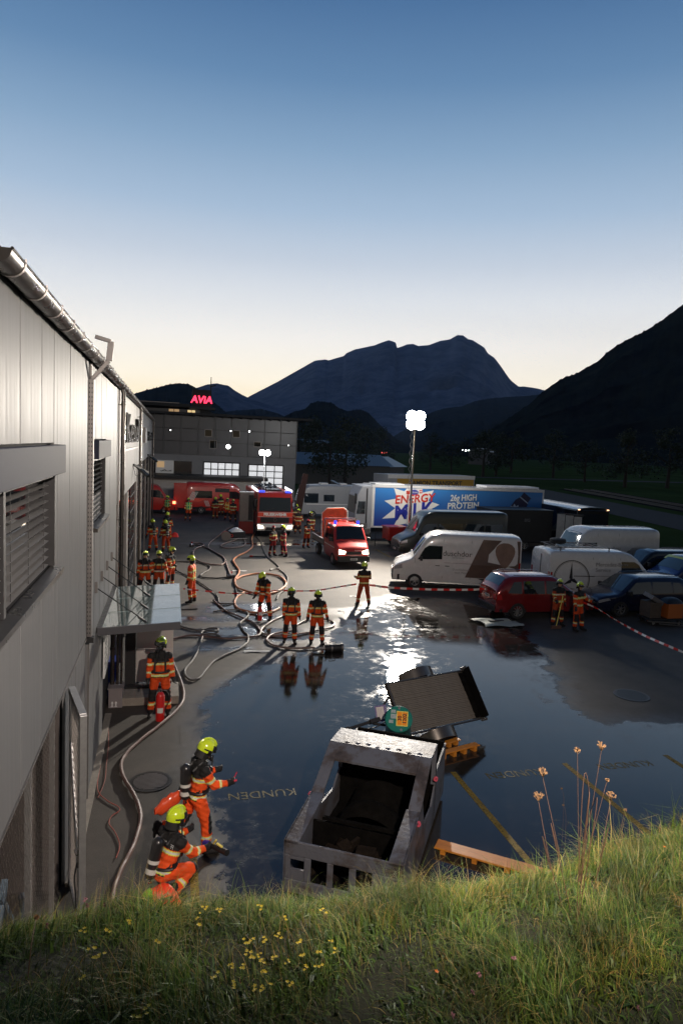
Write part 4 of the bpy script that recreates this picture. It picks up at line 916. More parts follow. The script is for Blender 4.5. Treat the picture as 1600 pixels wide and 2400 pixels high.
# ---- cars -----------------------------------------------------------
def car(name, label, loc, rz, L, W, top, paint, wx, wr, belt, side_wins, ws, rw, z0=.26, spokes=9, cat='car', rails=True, tumble=.2, cladding=True):
    t = thing(name, label, cat, loc, rz, 'cars parked in the yard'); B = Body(L, W, top, z0=z0, belt=belt, tumble=tumble, rc=.12, nose=.2, tail=.12, crown=.05)
    B.shell('body', paint, t)
    mb = MB(); B.topp(mb, ws[0], ws[1], .9, .84); mb.build('windscreen', M_glassteal, t, smooth=True)
    mb = MB(); B.topp(mb, rw[0], rw[1], .82, .84); mb.build('rear_window', M_glassdark, t, smooth=True)
    for sd in (-1, 1):
        for w in side_wins: mb = MB(); B.side(mb, w, sd, .006); mb.build('side_window', M_glassdark, t)
        if cladding:
            mb = MB(); B.side(mb, [(.15, z0), (L-.15, z0), (L-.15, z0+.13), (.15, z0+.13)], sd, .012, .015); mb.build('sill_cladding', M_black, t)
        mb = MB(); xm = sum(p[0] for p in side_wins[0])/len(side_wins[0])
        for xx in (L*.55, L*.30): B.side(mb, [(xx, belt-.12), (xx+.16, belt-.12), (xx+.16, belt-.09), (xx, belt-.09)], sd, .01, .025)
        mb.build('door_handle', paint, t)
        mb = MB()
        for xx in (L*.70, L*.46, L*.25): B.side(mb, [(xx, z0+.14), (xx+.01, z0+.14), (xx+.01, belt), (xx, belt)], sd, .002, .002)
        mb.build('door_gaps', M_black, t)
        mb = MB(); zn = B.zt(L-.15); B.side(mb, [(L-.5, zn-.08), (L-.06, zn-.22), (L-.05, zn-.10), (L-.42, zn+.0)], sd, .008, .012); mb.build('headlight', M_lampoff, t)
        mb = MB(); B.side(mb, [(.0+.02, belt-.22), (.22, belt-.2), (.16, belt+.02), (.03, belt+.0)], sd, .01, .012); mb.bb(-.012, .0, sd*W*.28, sd*W*.40, belt-.22, belt); mb.build('tail_light', M_tail, t)
        if rails: mb = MB(); x0, x1 = rw[1]+.25, ws[1]-.15; mb.tube([(x0, sd*W*.36, B.topz(x0, W*.36)), (x0+.1, sd*W*.36, B.topz(x0, W*.36)+.05), (x1-.1, sd*W*.36, B.topz(x1, W*.36)+.05), (x1, sd*W*.36, B.topz(x1, W*.36))], .018, 6); mb.build('roof_rail', M_chrome, t)
    mb = MB(); zn = B.zt(L); mb.bb(L-.02, L+.03, -W*.38, W*.38, z0, z0+.18); mb.bb(L-.02, L+.012, -W*.26, W*.26, z0+.24, zn-.06); mb.build('front_grille', M_black, t, bevel=.02)
    mb = MB(); mb.bb(-.06, .02, -W*.42, W*.42, z0+.02, z0+.24); mb.build('rear_bumper', M_black, t, bevel=.03)
    mirrors(t, B, ws[0]-.25, belt+.08); wheels(t, B, wx, wr, spokes); plate(t, L+.03, 1, z0+.05); plate(t, -.01, -1, belt-.22)
    mb = MB(); mb.cyl((rw[1]+.3, 0, B.zt(rw[1]+.3)), (rw[1]+.15, 0, B.zt(1.0)+.2), .008, n=5); mb.build('aerial', M_black, t)
    return t, B
M_darkred = mat('dark_red_paint', (.20, .012, .012), .18, .3, coat=1)
SUV = lambda L, H: [(0, H-.62), (.03, H-.55), (.12, H-.42), (.42, H-.09), (.62, H-.02), (1.2, H), (L-1.95, H-.02), (L-1.75, H-.07), (L-1.02, H-.60), (L-.9, H-.66), (L-.35, H-.74), (L-.1, H-.83), (L, H-.98)]
def suvw(L, H, b): return [[(.45, b+.03), (1.05, b+.0), (1.05, H-.2), (.72, H-.21)], [(1.13, b), (2.05, b-.01), (2.05, H-.17), (1.13, H-.18)], [(2.13, b-.01), (L-1.2, b-.03), (L-1.72, H-.2), (2.13, H-.17)]]
car('red_car', 'dark red compact estate car on the edge of the puddle', (12.5, 24.82, 0), 0, 4.4, 1.76, SUV(4.4, 1.68), M_darkred, (.9, 3.6), .33, .98, suvw(4.4, 1.68, 1.02), (3.34, 2.68), (.14, .42), z0=.28)
car('blue_car', 'dark blue estate car facing the red car beside the sloping tape', (21.6, 24.8, 0), PI, 4.55, 1.78, SUV(4.55, 1.62), M_dblue, (.9, 3.55), .34, .95, suvw(4.55, 1.62, .99), (3.50, 2.84), (.14, .42), z0=.25, spokes=7)
car('small_car', 'small white car mostly hidden between the minibus and the printed van', (15.6, 33.6, 0), PI, 3.9, 1.65, [(0, .9), (.05, 1.0), (.4, 1.44), (.7, 1.5), (2.2, 1.5), (2.45, 1.44), (3.1, .98), (3.5, .88), (3.85, .75), (3.9, .6)], M_vwhite, (.7, 3.2), .3, .92, [[(.5, .95), (2.7, .95), (2.35, 1.34), (.8, 1.34)]], (3.05, 2.5), (.1, .38))
M_grey = mat('grey_car_paint', (.20, .21, .23), .3, .5, coat=.6)
car('grey_car', 'silver grey car half hidden behind the blue trailer truck cab', (17.2, 51.6, 0), PI, 4.7, 1.85, [(0, 1.1), (.05, 1.2), (.3, 1.62), (.6, 1.74), (2.3, 1.76), (2.6, 1.70), (3.5, 1.16), (4.3, 1.05), (4.65, .9), (4.7, .75)], M_grey, (.9, 3.75), .36, 1.1, [[(.5, 1.15), (1.5, 1.13), (1.5, 1.58), (.7, 1.58)], [(1.58, 1.13), (3.1, 1.13), (2.6, 1.58), (1.58, 1.58)]], (3.4, 2.65), (.08, .3))

# ---- red flatbed pickup -------------------------------------------------
t = thing('fire_pickup', 'red double-cab fire pickup with blue beacons and lit headlights', 'truck', (9.46, 40.75, 0), math.radians(-87.5), 'fire service vehicles')
L = 5.55
B = Body(L, 1.92, [(2.9, 2.05), (2.95, 2.12), (3.05, 2.16), (4.3, 2.16), (4.42, 2.10), (4.95, 1.38), (5.02, 1.30), (5.35, 1.08), (5.5, .95), (5.55, .80)], z0=.36, belt=1.25, tumble=.13, rc=.13, nose=.12, tail=.0, crown=.05)
def shellfrom(B, x0):
    s = B; sub = Body(B.L, B.W, B.top, B.z0, B.belt, B.tum, B.rc, B.nose, 0, B.crown); return sub
# cab shell starts at x = 2.9
_xs = sorted(set([p[0] for p in B.top]+list(np.linspace(2.9, 5.55, 14))))
def cab_shell(B, xs, m, t):
    sec = []
    for x in xs:
        zt = B.zt(x); rc = min(B.rc, (zt-B.z0)*.3); row = [(B.hw(x, B.z0+(zt-rc-B.z0)*j/6), B.z0+(zt-rc-B.z0)*j/6) for j in range(7)]; h = B.hw(x, zt)
        for k in (1, 2, 3): a = PI/2*k/3; row.append((h-rc*(1-math.cos(a)), zt-rc*(1-math.sin(a))))
        row.append((0, zt+B.crown)); sec.append([(x, -y, z) for y, z in row]+[(x, y, z) for y, z in reversed(row[:-1])])
    n = len(sec[0]); mb = MB(); mb.add([p for r in sec for p in r], [(i*n+j, i*n+j+1, (i+1)*n+j+1, (i+1)*n+j) for i in range(len(sec)-1) for j in range(n-1)]+[tuple(range(n)), tuple((len(sec)-1)*n+j for j in reversed(range(n)))])
    return mb.build('cab', m, t, smooth=True)
M_fred = mat('fire_red_paint', (.40, .025, .018), .3, coat=.5, noise=.08, nscale=2)
cab_shell(B, _xs, M_fred, t)
mb = MB(); B.topp(mb, 4.93, 4.45, .88, .84); mb.build('windscreen', M_glassdark, t, smooth=True)
for sd in (-1, 1):
    mb = MB(); B.side(mb, [(3.0, 1.32), (3.65, 1.32), (3.65, 1.95), (3.0, 1.95)], sd); mb.build('side_window', M_glassdark, t)
    mb = MB(); B.side(mb, [(3.75, 1.32), (4.85, 1.30), (4.45, 1.95), (3.75, 1.95)], sd); mb.build('side_window', M_glassdark, t)
    mb = MB(); mb.poly([(5.56, sd*.84, .72), (5.58, sd*.50, .74), (5.56, sd*.46, .88), (5.48, sd*.82, .98)], .012, (1, 0, 0)); mb.build('headlight', M_lampon, t)
    mb = MB(); mb.cyl((4.0, sd*.66, 2.18), (4.0, sd*.66, 2.36), .085, n=12); mb.build('blue_beacon', mat('blue_beacon', (.02, .03, .5), .2, emit=(.06, .08, 1), estr=1.2), t, smooth=True)
    mb = MB(); mb.box(4.35, sd*.80, 2.14, .1, .1, .06); mb.build('corner_lamp', mat('small_white_lamp', (1, 1, 1), .3, emit=(1, .95, .85), estr=3), t)
    mb = MB(); B.side(mb, [(3.0, 1.0), (5.0, .98), (5.0, 1.02), (3.0, 1.04)], sd, .008, .004); mb.build('side_stripe', M_silver, t)
mb = MB(); mb.bb(5.45, 5.62, -.9, .9, .30, .62); mb.build('bumper', M_black, t, bevel=.04)
mb = MB(); mb.bb(5.555, 5.575, -.42, .42, .70, .86); mb.build('grille', M_black, t)
text('lettering', 'Feuerwehr', .10, M_silver, t, (5.585, .26, .93), (PI/2, 0, PI/2), .002)
plate(t, 5.62, 1, .40)
mirrors(t, B, 4.72, 1.42); wheels(t, B, (4.72,), .35, 6); 
for sd in (-1, 1): wheel(t, 1.2, sd*.80, .35, .24, 6, sd); 
mb = MB(); mb.bb(.1, 2.85, -.95, .95, .78, .86); mb.bb(.1, 4.5, -.35, .35, .45, .75); mb.build('bed', M_dark, t)
for sd in (-1, 1): mb = MB(); mb.bb(.1, 2.85, sd*.98, sd*.94, .86, 1.2); mb.build('bed_side', M_steel, t); mb = MB(); mb.bb(.1, 2.85, sd*1.0, sd*.98, 1.14, 1.2); mb.build('bed_rail', M_silver, t)
mb = MB(); mb.bb(.08, .12, -.95, .95, .86, 1.2); mb.build('tailgate', M_steel, t)
for sd in (-1, 1): mb = MB(); mb.bar((2.8, sd*.93, .86), (2.8, sd*.93, 2.35), .08); mb.build('ladder_post', M_steel, t)
mb = MB(); mb.bar((2.8, -.93, 2.35), (2.8, .93, 2.35), .08); mb.build('ladder_bar', M_steel, t)
# cargo on pickup
M_orange = mat('orange_tarp_lit', (.62, .10, .02), .45, noise=.3, nscale=3, coat=.3)
cg = thing('orange_hatch', 'raised orange-red rescue board standing on the pickup bed', 'rescue board', (9.55, 39.1, .86), math.radians(-88))
mb = MB(); mb.add([(0, -.75, .0), (0, .75, .0), (-.35, .78, 1.75), (-.35, .6, 1.95), (-.35, -.45, 1.9), (-.33, -.72, 1.65), (-.12, -.78, .0), (-.12, .75, .0), (-.47, .78, 1.75), (-.47, .6, 1.95), (-.47, -.45, 1.9), (-.45, -.72, 1.65)],
   [(0, 1, 2, 3, 4, 5), (11, 10, 9, 8, 7, 6), (0, 6, 7, 1), (1, 7, 8, 2), (2, 8, 9, 3), (3, 9, 10, 4), (4, 10, 11, 5), (5, 11, 6, 0)]); mb.build('board', M_orange, cg, bevel=.03)
mb = MB(); mb.tube([(0.02, .78, .0), (-.33, .81, 1.75), (-.33, .62, 1.99), (-.33, -.45, 1.94), (-.31, -.76, 1.65), (.02, -.8, 0)], .035, 6); mb.build('metal_rim', M_silver, cg)
mb = MB(); mb.lathe([(.001, .03), (.09, .03), (.09, 0)], (-.22, .0, 1.05), 'X', 14); mb.build('hole', M_black, cg)
cg = thing('red_case', 'red equipment case on the pickup bed beside the orange board', 'case', (10.55, 39.8, .86), math.radians(10)); mb = MB(); mb.bb(-.55, .4, -.3, .3, 0, 1.2); mb.build('body', M_red, cg, bevel=.06); mb = MB(); mb.bb(-.58, .43, -.33, .33, 1.2, 1.3); mb.build('lid', M_silver, cg, bevel=.03)
cg = thing('cargo_tarp', 'dull red folded tarpaulin heaped behind the pickup cab roof', 'tarpaulin', (9.7, 38.0, .86)); mb = MB()
mb.grid(lambda u, v: (-.8+1.5*u, -.5+1.0*v, .0+1.45*math.sin(PI*u)**.6*math.sin(PI*v)**.5*(1+.12*math.sin(9*u)+.1*math.cos(11*v))), 16, 12); mb.build('cover', M_fred, cg, smooth=True)

# ---- fire engine ---------------------------------------------------------
t = thing('fire_engine', 'red fire engine with white bumper facing the hoses', 'fire engine', (7.15, 47.0, 0), 0, 'fire service vehicles')
W = 2.5; H = 3.12
mb = MB()
def xsec(y, zs): return [(-zs[0][0], y, zs[0][1])]
prof = [(0, .95), (-.02, 1.2), (0.0, 1.75), (.16, 2.75), (.30, 3.02), (.5, 3.10)]
vs = []; n = len(prof)
for sx in (-1, 1):
    for y, z in prof: vs.append((sx*W/2*(1-.05*max(0, z-1.8)/1.3), y, z))
    vs += [(sx*W/2*.95, 2.3, H), (sx*W/2, 2.3, .7), (sx*W/2, .0, .7)]
m = n+3; mb.add(vs, [tuple(range(m)), tuple(range(2*m-1, m-1, -1))]+[(i, (i+1) % m, (i+1) % m+m, i+m) for i in range(m)]); mb.build('cab', M_fred, t, bevel=.05)
mb = MB(); mb.poly([(-1.12, -.022, 1.78), (1.12, -.022, 1.78), (1.07, .135, 2.74), (-1.07, .135, 2.74)], .02, (0, -1, 0)); mb.build('windscreen', M_glassdark, t, bevel=.01)
mb = MB(); mb.bar((-.9, -.06, 1.8), (-.1, -.02, 1.98), .025); mb.bar((.1, -.06, 1.8), (.9, -.02, 1.98), .025); mb.build('wipers', M_black, t)
M_band = mat('reflective_red_band', (.75, .06, .025), .35, coat=.4)
mb = MB(); mb.bb(-1.2, 1.2, -.05, -.02, 1.38, 1.72); bd = mb.build('lettering_band', M_band, t)
mb = MB(); mb.bb(-1.2, 1.2, -.055, -.05, 1.385, 1.405); mb.bb(-1.2, 1.2, -.055, -.05, 1.695, 1.715); mb.build('band_edge', M_silver, bd)
text('lettering', 'FEUERWEHR', .27, mat('reflective_white_letter', (.85, .85, .82), .4), bd, (0, -.058, 1.55), (PI/2, 0, 0), .003, .012, 1.05)
mb = MB(); mb.bb(-1.0, 1.0, -.05, .0, .98, 1.36); g = mb.build('grille', M_black, t, bevel=.03); mb = MB()
for k in range(4): mb.bb(-.95, .95, -.065, -.05, 1.03+k*.085, 1.05+k*.085)
mb.build('grille_bars', M_dark, g)
mb = MB(); mb.lathe([(.10, 0), (.12, -.02), (.09, -.02), (.10, 0)], (0, -.07, 1.2), 'Y', 20); [mb.bar((0, -.075, 1.2), (.10*math.cos(a), -.075, 1.2+.10*math.sin(a)), .015) for a in (PI/2, PI/2+2.094, PI/2-2.094)]; mb.build('star_badge', M_chrome, g)
mb = MB(); mb.bb(-1.25, 1.25, -.16, .1, .42, .92); bp = mb.build('bumper', M_vwhite, t, bevel=.05)
mb = MB(); mb.poly([(-.72, -.165, .46), (.72, -.165, .46), (.6, -.165, .68), (-.6, -.165, .68)], .01, (0, -1, 0)); mb.build('bumper_recess', M_black, bp)
for sd in (-1, 1):
    mb = MB(); mb.poly([(sd*.80, -.17, .60), (sd*1.17, -.17, .60), (sd*1.22, -.15, .84), (sd*.86, -.17, .78)], .02, (0, -1, 0)); mb.build('headlight', M_lampon, t)
    mb = MB(); mb.bb(sd*.72, sd*1.14, .22, .5, 3.06, 3.2); mb.build('blue_light', mat('blue_light_bar', (.03, .05, .6), .15, emit=(.08, .12, 1), estr=1.0), t, bevel=.03)
    mb = MB(); mb.bar((sd*1.22, .6, 3.16), (sd*1.24, 3.6, 3.22), .08, .14); mb.build('roof_rail_light', mat('lit_strip', (1, 1, 1), .4, emit=(.95, .97, 1), estr=2.5), t)
    mb = MB(); mb.box(sd*1.42, -.02, 2.35, .12, .16, .5); mb.bar((sd*1.2, .05, 2.55), (sd*1.42, 0, 2.55), .04); mb.build('mirror', M_black, t, bevel=.02)
    mb = MB(); mb.bb(sd*1.235, sd*1.27, .35, 1.0, 1.7, 2.55); mb.build('side_window', M_glassdark, t); mb = MB(); mb.bb(sd*1.235, sd*1.27, 1.15, 2.05, 1.7, 2.55); mb.build('side_window', M_glassdark, t)
    for y in (1.0, 5.6): wheel(t, sd*1.06, y, .5, .3, 8, sd).rotation_euler.z = -PI/2*sd
mb = MB(); mb.bb(-1.25, 1.25, 2.4, 7.8, .75, 3.05); mb.build('equipment_body', M_fred, t, bevel=.03)
for k in range(3):
    y0 = 2.5+k*1.75; mb = MB(); mb.bb(-1.27, -1.24, y0+.05, y0+1.6, .9, 2.75); d = mb.build('roller_shutter', M_steel, t)
    mb = MB()
    for j in range(22): mb.bb(-1.285, -1.27, y0+.08, y0+1.57, .93+j*.082, .98+j*.082)
    mb.build('shutter_slats', M_alloy, d)
mb = MB(); mb.bb(-.6, .6, 1.2, 7.5, 3.14, 3.22); [mb.bar((-.5+.5*(j % 3), 1.5+j*.9, 3.3), (-.5+.5*(j % 3), 2.6+j*.9, 3.34), .12) for j in range(6)]; mb.build('roof_equipment', M_dark, t)
mb = MB(); mb.bb(-1.0, 1.0, .2, 7.6, .45, .75); mb.build('chassis', M_black, t)
mb = MB(); mb.cyl(LAMP2-Vector((7.15, 47, 2.6)), LAMP2-Vector((7.15, 47, 0)), .035, n=8); lm = mb.build('light_mast', M_silver, t, smooth=True)
for sx in (-.22, .22):
    mb = MB(); mb.lathe([(.001, .08), (.2, .05), (.21, -.04), (.001, -.06)], (LAMP2.x-7.15+sx, LAMP2.y-47-.02, LAMP2.z), 'Y', 16); h_ = mb.build('mast_lamp', mat('floodlight_face', (1, 1, 1), .4, emit=(1, .98, .95), estr=45), lm)
# grey lit equipment cabinet and pump to the left of the engine
t = thing('equipment_cabinet', 'open silver roller cabinet standing left of the fire engine', 'cabinet', (5.35, 48.9, 0))
mb = MB(); mb.bb(-.5, .5, -.3, .3, .85, 2.9); mb.build('body', M_steel, t, bevel=.02); mb = MB(); mb.bb(.12, .46, -.32, -.3, .95, 2.75); mb.build('open_bay', M_black, t)
mb = MB(); mb.bb(-.52, .52, -.36, .3, 2.9, 2.98); mb.build('top', M_silver, t); mb = MB(); mb.bb(-.5, .5, -.3, .3, 0, .85); mb.build('plinth', M_fred, t)
t = thing('portable_pump', 'portable pump with silver cover between hoses left of the fire engine', 'pump', (4.35, 45.6, 0), .3)
mb = MB(); mb.bb(-.55, .55, -.35, .35, .12, .55); mb.build('engine_block', M_dark, t, bevel=.04)
mb = MB(); mb.grid(lambda u, v: (-.5+1.0*u, -.38+.76*v, .52+.28*math.sin(PI*u)*math.sin(PI*v)**.6), 8, 8); mb.build('cover', M_silver, t, smooth=True)
for sx in (-.3, .05): mb = MB(); mb.lathe([(.07, 0), (.10, 0), (.10, .2), (.07, .2), (.07, 0)], (sx-.5, -.4, .3), 'Y', 14); mb.build('outlet', M_red, t)
mb = MB(); mb.tube([(-.6, -.4, .08), (.6, -.4, .08), (.6, .4, .08), (-.6, .4, .08), (-.6, -.4, .08)], .03, 6); mb.build('carry_frame', M_steel, t)
t = thing('hose_reel', 'coiled pink-red hose reel beside the portable pump', 'hose reel', (3.65, 45.1, .28)); mb = MB()
for k in range(5): mb.lathe([(.20+k*.0, -.14+k*.07), (.25, -.17+k*.07), (.30, -.14+k*.07), (.25, -.11+k*.07), (.20, -.14+k*.07)], axis='Y', n=20)
mb.build('hose_coil', M_red, t, smooth=True); mb = MB(); mb.lathe([(.001, -.2), (.32, -.2), (.32, -.18), (.001, -.18)], axis='Y', n=20); mb.lathe([(.001, .18), (.2, .18), (.2, .2), (.001, .2)], axis='Y', n=20); mb.build('reel', M_steel, t)
M_dk0 = mat('arm_brown_paint', (.03, .016, .014), .8, spec=.1)
t = thing('lifting_arm', 'dark leaning crane arm between the fire engine and the motorhome', 'crane arm', (9.6, 51.5, 0))
mb = MB(); mb.bar((-.2, 0, 0), (.35, .3, 3.4), .5, .4); mb.build('lower_arm', M_dk0, t, bevel=.03); mb = MB(); mb.bar((.33, .3, 3.2), (.55, .35, 4.25), .42, .3); mb.build('upper_arm', M_dk0, t, bevel=.03)

# ---- red vans at the back --------------------------------------------------
t, B = van('fire_van', 'long red fire service van with open side door before the white annex', (1.45, 62.0, 0), 0, 5.95, 2.75, M_red, group='fire service vehicles')
mb = MB(); B.side(mb, [(.7, 1.42), (2.2, 1.42), (2.2, 2.05), (.7, 2.05)], -1, .006); mb.build('side_window', M_glassdark, t)
mb = MB(); B.side(mb, [(2.45, .62), (3.7, .62), (3.7, 2.3), (2.45, 2.3)], -1, .006); mb.build('open_doorway', M_black, t)
mb = MB(); B.side(mb, [(.05, 1.1), (5.6, 1.1), (5.6, 1.35), (.05, 1.35)], -1, .018, .004); mb.build('bright_band', M_band, t)
mb = MB(); [B.side(mb, [(.1+.11*k, 1.2), (.15+.11*k, 1.2), (.55+.11*k, 1.95), (.50+.11*k, 1.95)], -1, .024, .003) for k in range(5)]; mb.build('hatch_marks', M_silver, t)
mb = MB(); [B.side(mb, [(1.7+.1*k, .7), (1.74+.1*k, .7), (1.54+.1*k, 1.2), (1.50+.1*k, 1.2)], -1, .024, .003) for k in range(4)]; mb.build('hatch_marks', M_silver, t)
mb = MB(); mb.bb(-1.1, 0, -1.1, -1.05, .5, 2.7); mb.build('open_rear_door', M_red, t, bevel=.02)
t, B = van('fire_van', 'red fire service van nosing out beside the hall corner', (-4.3, 61.6, 0), 0, 5.0, 2.5, M_red, group='fire service vehicles')
mb = MB(); mb.box(4.7, -.93, 1.0, .25, .1, .22); mb.build('lit_lamp', mat('red_lit_lamp', (1, .2, .1), .3, emit=(1, .12, .05), estr=9), t)

# ---- motorhome -------------------------------------------------------------------
t = thing('motorhome', 'pale grey motorhome parked behind the red pickup', 'motorhome', (18.3, 61.2, 0), PI+.08, 'parked campers')
M_mh = mat('motorhome_grey', (.30, .31, .33), .4, coat=.3, noise=.06)
B = Body(7.6, 2.3, [(0, 2.75), (.1, 2.9), (.4, 2.95), (5.3, 2.95), (6.3, 2.88), (6.75, 2.6), (6.95, 2.1), (7.15, 1.2), (7.6, .9)], z0=.35, belt=1.4, tumble=.03, rc=.18, nose=.1, tail=.03)
B.shell('body', M_mh, t); 
for xs_ in ((.6, 1.6, 1.75, 2.1), (4.0, 5.0, 1.5, 2.1), (5.5, 6.8, 1.35, 2.2)):
    mb = MB(); B.side(mb, [(xs_[0], xs_[2]), (xs_[1], xs_[2]), (xs_[1], xs_[3]), (xs_[0], xs_[3])], 1, .006); mb.build('side_window', M_glassdark, t)
mb = MB(); B.side(mb, [(.2, 1.2), (6.6, 1.2), (6.6, 1.28), (.2, 1.28)], 1, .008, .004); mb.build('trim_line', M_white, t)
mb = MB(); B.topp(mb, 7.0, 6.78, .86, .8); mb.build('windscreen', M_glassdark, t)
for x in (1.2, 2.6, 4.4): mb = MB(); mb.bb(x, x+.7, -.3, .4, 2.97, 3.12); mb.build('roof_hatch', M_white, t, bevel=.03)
mb = MB(); mb.bar((3.3, .5, 3.0), (3.9, -.2, 3.35), .5, .03); mb.build('solar_panel', M_steel, t)
wheels(t, B, (1.8, 6.0), .33, 6)

# ---- articulated lorry with printed trailer ---------------------------------------
t = thing('box_trailer', 'blue printed box trailer with white starburst behind the light mast', 'trailer', (13.5, 45.0, 0), math.radians(-1.2))
TL = 13.0
mb = MB(); mb.bb(0, TL, 0, 2.55, 1.05, 3.95); mb.build('box', M_vwhite, t, bevel=.02)
def blue_print():
    m = mat('blue_print_gradient', (.02, .1, .4), .3, coat=.4); n = m.node_tree.nodes; l = m.node_tree.links; b = n['Principled BSDF']
    c = n.new('ShaderNodeTexCoord'); s = n.new('ShaderNodeSeparateXYZ'); l.new(c.outputs['Object'], s.inputs[0]); r = n.new('ShaderNodeValToRGB')
    mr_ = n.new('ShaderNodeMapRange'); mr_.inputs['From Min'].default_value = 1.1; mr_.inputs['From Max'].default_value = 3.9; l.new(s.outputs['Z'], mr_.inputs['Value']); l.new(mr_.outputs[0], r.inputs[0])
    r.color_ramp.elements[0].color = (.012, .035, .26, 1); r.color_ramp.elements[1].color = (.04, .20, .50, 1); l.new(r.outputs[0], b.inputs['Base Color']); return m
mb = MB(); mb.bb(.22, TL-.12, -.012, 0, 1.12, 3.78); mb.build('side_print', blue_print(), t)
M_pw = mat('print_white', (.70, .70, .66), .4); M_pr = mat('print_red', (.55, .03, .01), .4); M_pb = mat('print_blue', (.02, .03, .28), .4); M_pg = mat('print_grey_blue', (.25, .32, .45), .4); M_pd = mat('print_navy', (.01, .012, .05), .4)
def burst(cx, cz, rx, rz_, n, m, yy, spike=.5, seed=0, clip=(1.13, 3.77), name='starburst'):
    r = random.Random(seed); pts = []
    for k in range(n*2):
        a = 2*PI*k/(n*2)+.1; q = 1+spike*r.uniform(.5, 1) if k % 2 == 0 else .86
        pts.append((cx+rx*q*math.cos(a), yy, min(clip[1], max(clip[0], cz+rz_*q*math.sin(a)))))
    b = MB(); o = [(cx, yy, cz)]+pts; b.add(o, [(0, i+1, (i+1) % len(pts)+1) for i in range(len(pts))]); return b.build(name, m, t, recalc=False)
burst(2.95, 2.5, 1.45, 1.45, 11, M_pw, -.016, .62, 4)
text('lettering', 'ENERGY', .80, M_pr, t, (3.12, -.022, 3.06), (PI/2, -.08, 0), .003, .018, .98, .12)
text('lettering', 'MILK', 1.35, M_pb, t, (3.05, -.022, 2.18), (PI/2, -.14, 0), .003, .05, .95, .15)
mb = MB(); mb.lathe([(.001, 0), (.24, 0), (.24, .004), (.001, .004)], (0, 0, 0), 'Y', 20); o = mb.build('oval_logo', M_pb, t); o.location = (3.05, -.026, 3.53); o.scale = (1.25, 1, .72)
text('lettering', 'Emmi', .2, M_pw, t, (3.05, -.034, 3.53), (PI/2, 0, 0), .002, 0, 1)
mb = MB(); mb.bb(2.45, 2.72, -.026, -.02, 3.38, 3.62); mb.bb(3.4, 3.62, -.026, -.02, 3.48, 3.7); f = mb.build('red_squares', M_pr, t)
mb = MB(); mb.bb(3.49, 3.53, -.03, -.027, 3.52, 3.66); mb.bb(3.44, 3.58, -.03, -.027, 3.57, 3.61); mb.build('white_cross', M_pw, f)
text('lettering', '26g HIGH', .62, M_pw, t, (6.75, -.022, 3.22), (PI/2, -.05, 0), .003, .014, .78, .1); text('lettering', 'PROTEIN', .62, M_pw, t, (6.75, -.022, 2.66), (PI/2, -.05, 0), .003, .014, .95, .1)
text('lettering', 'OHNE', .22, M_pg, t, (7.7, -.022, 2.2), (PI/2, -.05, 0), .003, .005, 1, .1); text('lettering', 'ZUCKERZUSATZ', .2, M_pg, t, (7.6, -.022, 1.95), (PI/2, -.05, 0), .003, .005, .8, .1)
for k, (x, h) in enumerate(((8.9, .9), (9.6, 1.5), (11.2, 1.2))):
    mb = MB(); mb.add([(x-.45, -.018, 1.14), (x+.75, -.018, 1.14), (x+.25, -.018, 1.14+.45), (x-.05, -.018, 1.14+h), (x-.05, -.018, 1.5)], [(0, 1, 2, 3, 4)]); mb.build('splash', M_pg, t, recalc=False)
mb = MB(); R_ = Matrix.Rotation(.62, 3, 'Y')
def bt(x, z): v = R_ @ Vector((x, 0, z)); return (10.75+v.x, -.022, 2.25+v.z)
mb.add([bt(-.55, -1.05), bt(.55, -1.05), bt(.55, .8), bt(.36, 1.2), bt(.36, 1.6), bt(-.36, 1.6), bt(-.36, 1.2), bt(-.55, .8)], [(0, 1, 2, 3, 4, 5, 6, 7)]); bo = mb.build('bottle_print', M_pd, t, recalc=False)
mb = MB(); mb.add([(a[0], -.026, a[2]) for a in (bt(-.4, 1.12), bt(.4, 1.12), bt(.4, 1.2), bt(-.4, 1.2))], [(0, 1, 2, 3)]); mb.build('bottle_ring', M_pg, bo, recalc=False)
burst(10.75, 2.3, .52, .5, 12, M_pg, -.027, .3, 8); text('lettering', 'ENERGY\nMILK', .30, M_pd, t, (10.75, -.03, 2.3), (PI/2, -.1, 0), .002, .005, .9)
mb = MB(); mb.bb(.02, .2, -.02, 0, 1.05, 3.95); mb.bb(0, TL, -.03, 0, 3.80, 3.97); mb.bb(TL-.1, TL, -.02, 0, 1.05, 3.9); mb.bb(0, TL, -.02, 0, 1.0, 1.1); mb.build('frame_trim', M_vwhite, t)
mb = MB(); mb.bb(.3, 2.4, .3, 2.0, 3.97, 4.05); mb.build('roof_hatch', M_white, t); mb = MB(); mb.bb(8.6, 12.8, .4, 2.2, 3.96, 4.12); mb.build('roof_unit', M_white, t, bevel=.05)
mb = MB(); mb.bb(.5, TL-.3, .4, 2.15, .75, 1.0); mb.bb(5, 8, .1, .2, .45, 1.0); mb.build('chassis', M_black, t)
for x in (8.6, 9.9, 11.2): 
    for y in (.2, 2.35): wheel(t, x, y, .5, .3, 8, -1 if y < 1 else 1)
t = thing('tractor_unit', 'white lorry cab coupled to the blue printed trailer', 'truck', (12.35, 45.0, 0), math.radians(-1.2))
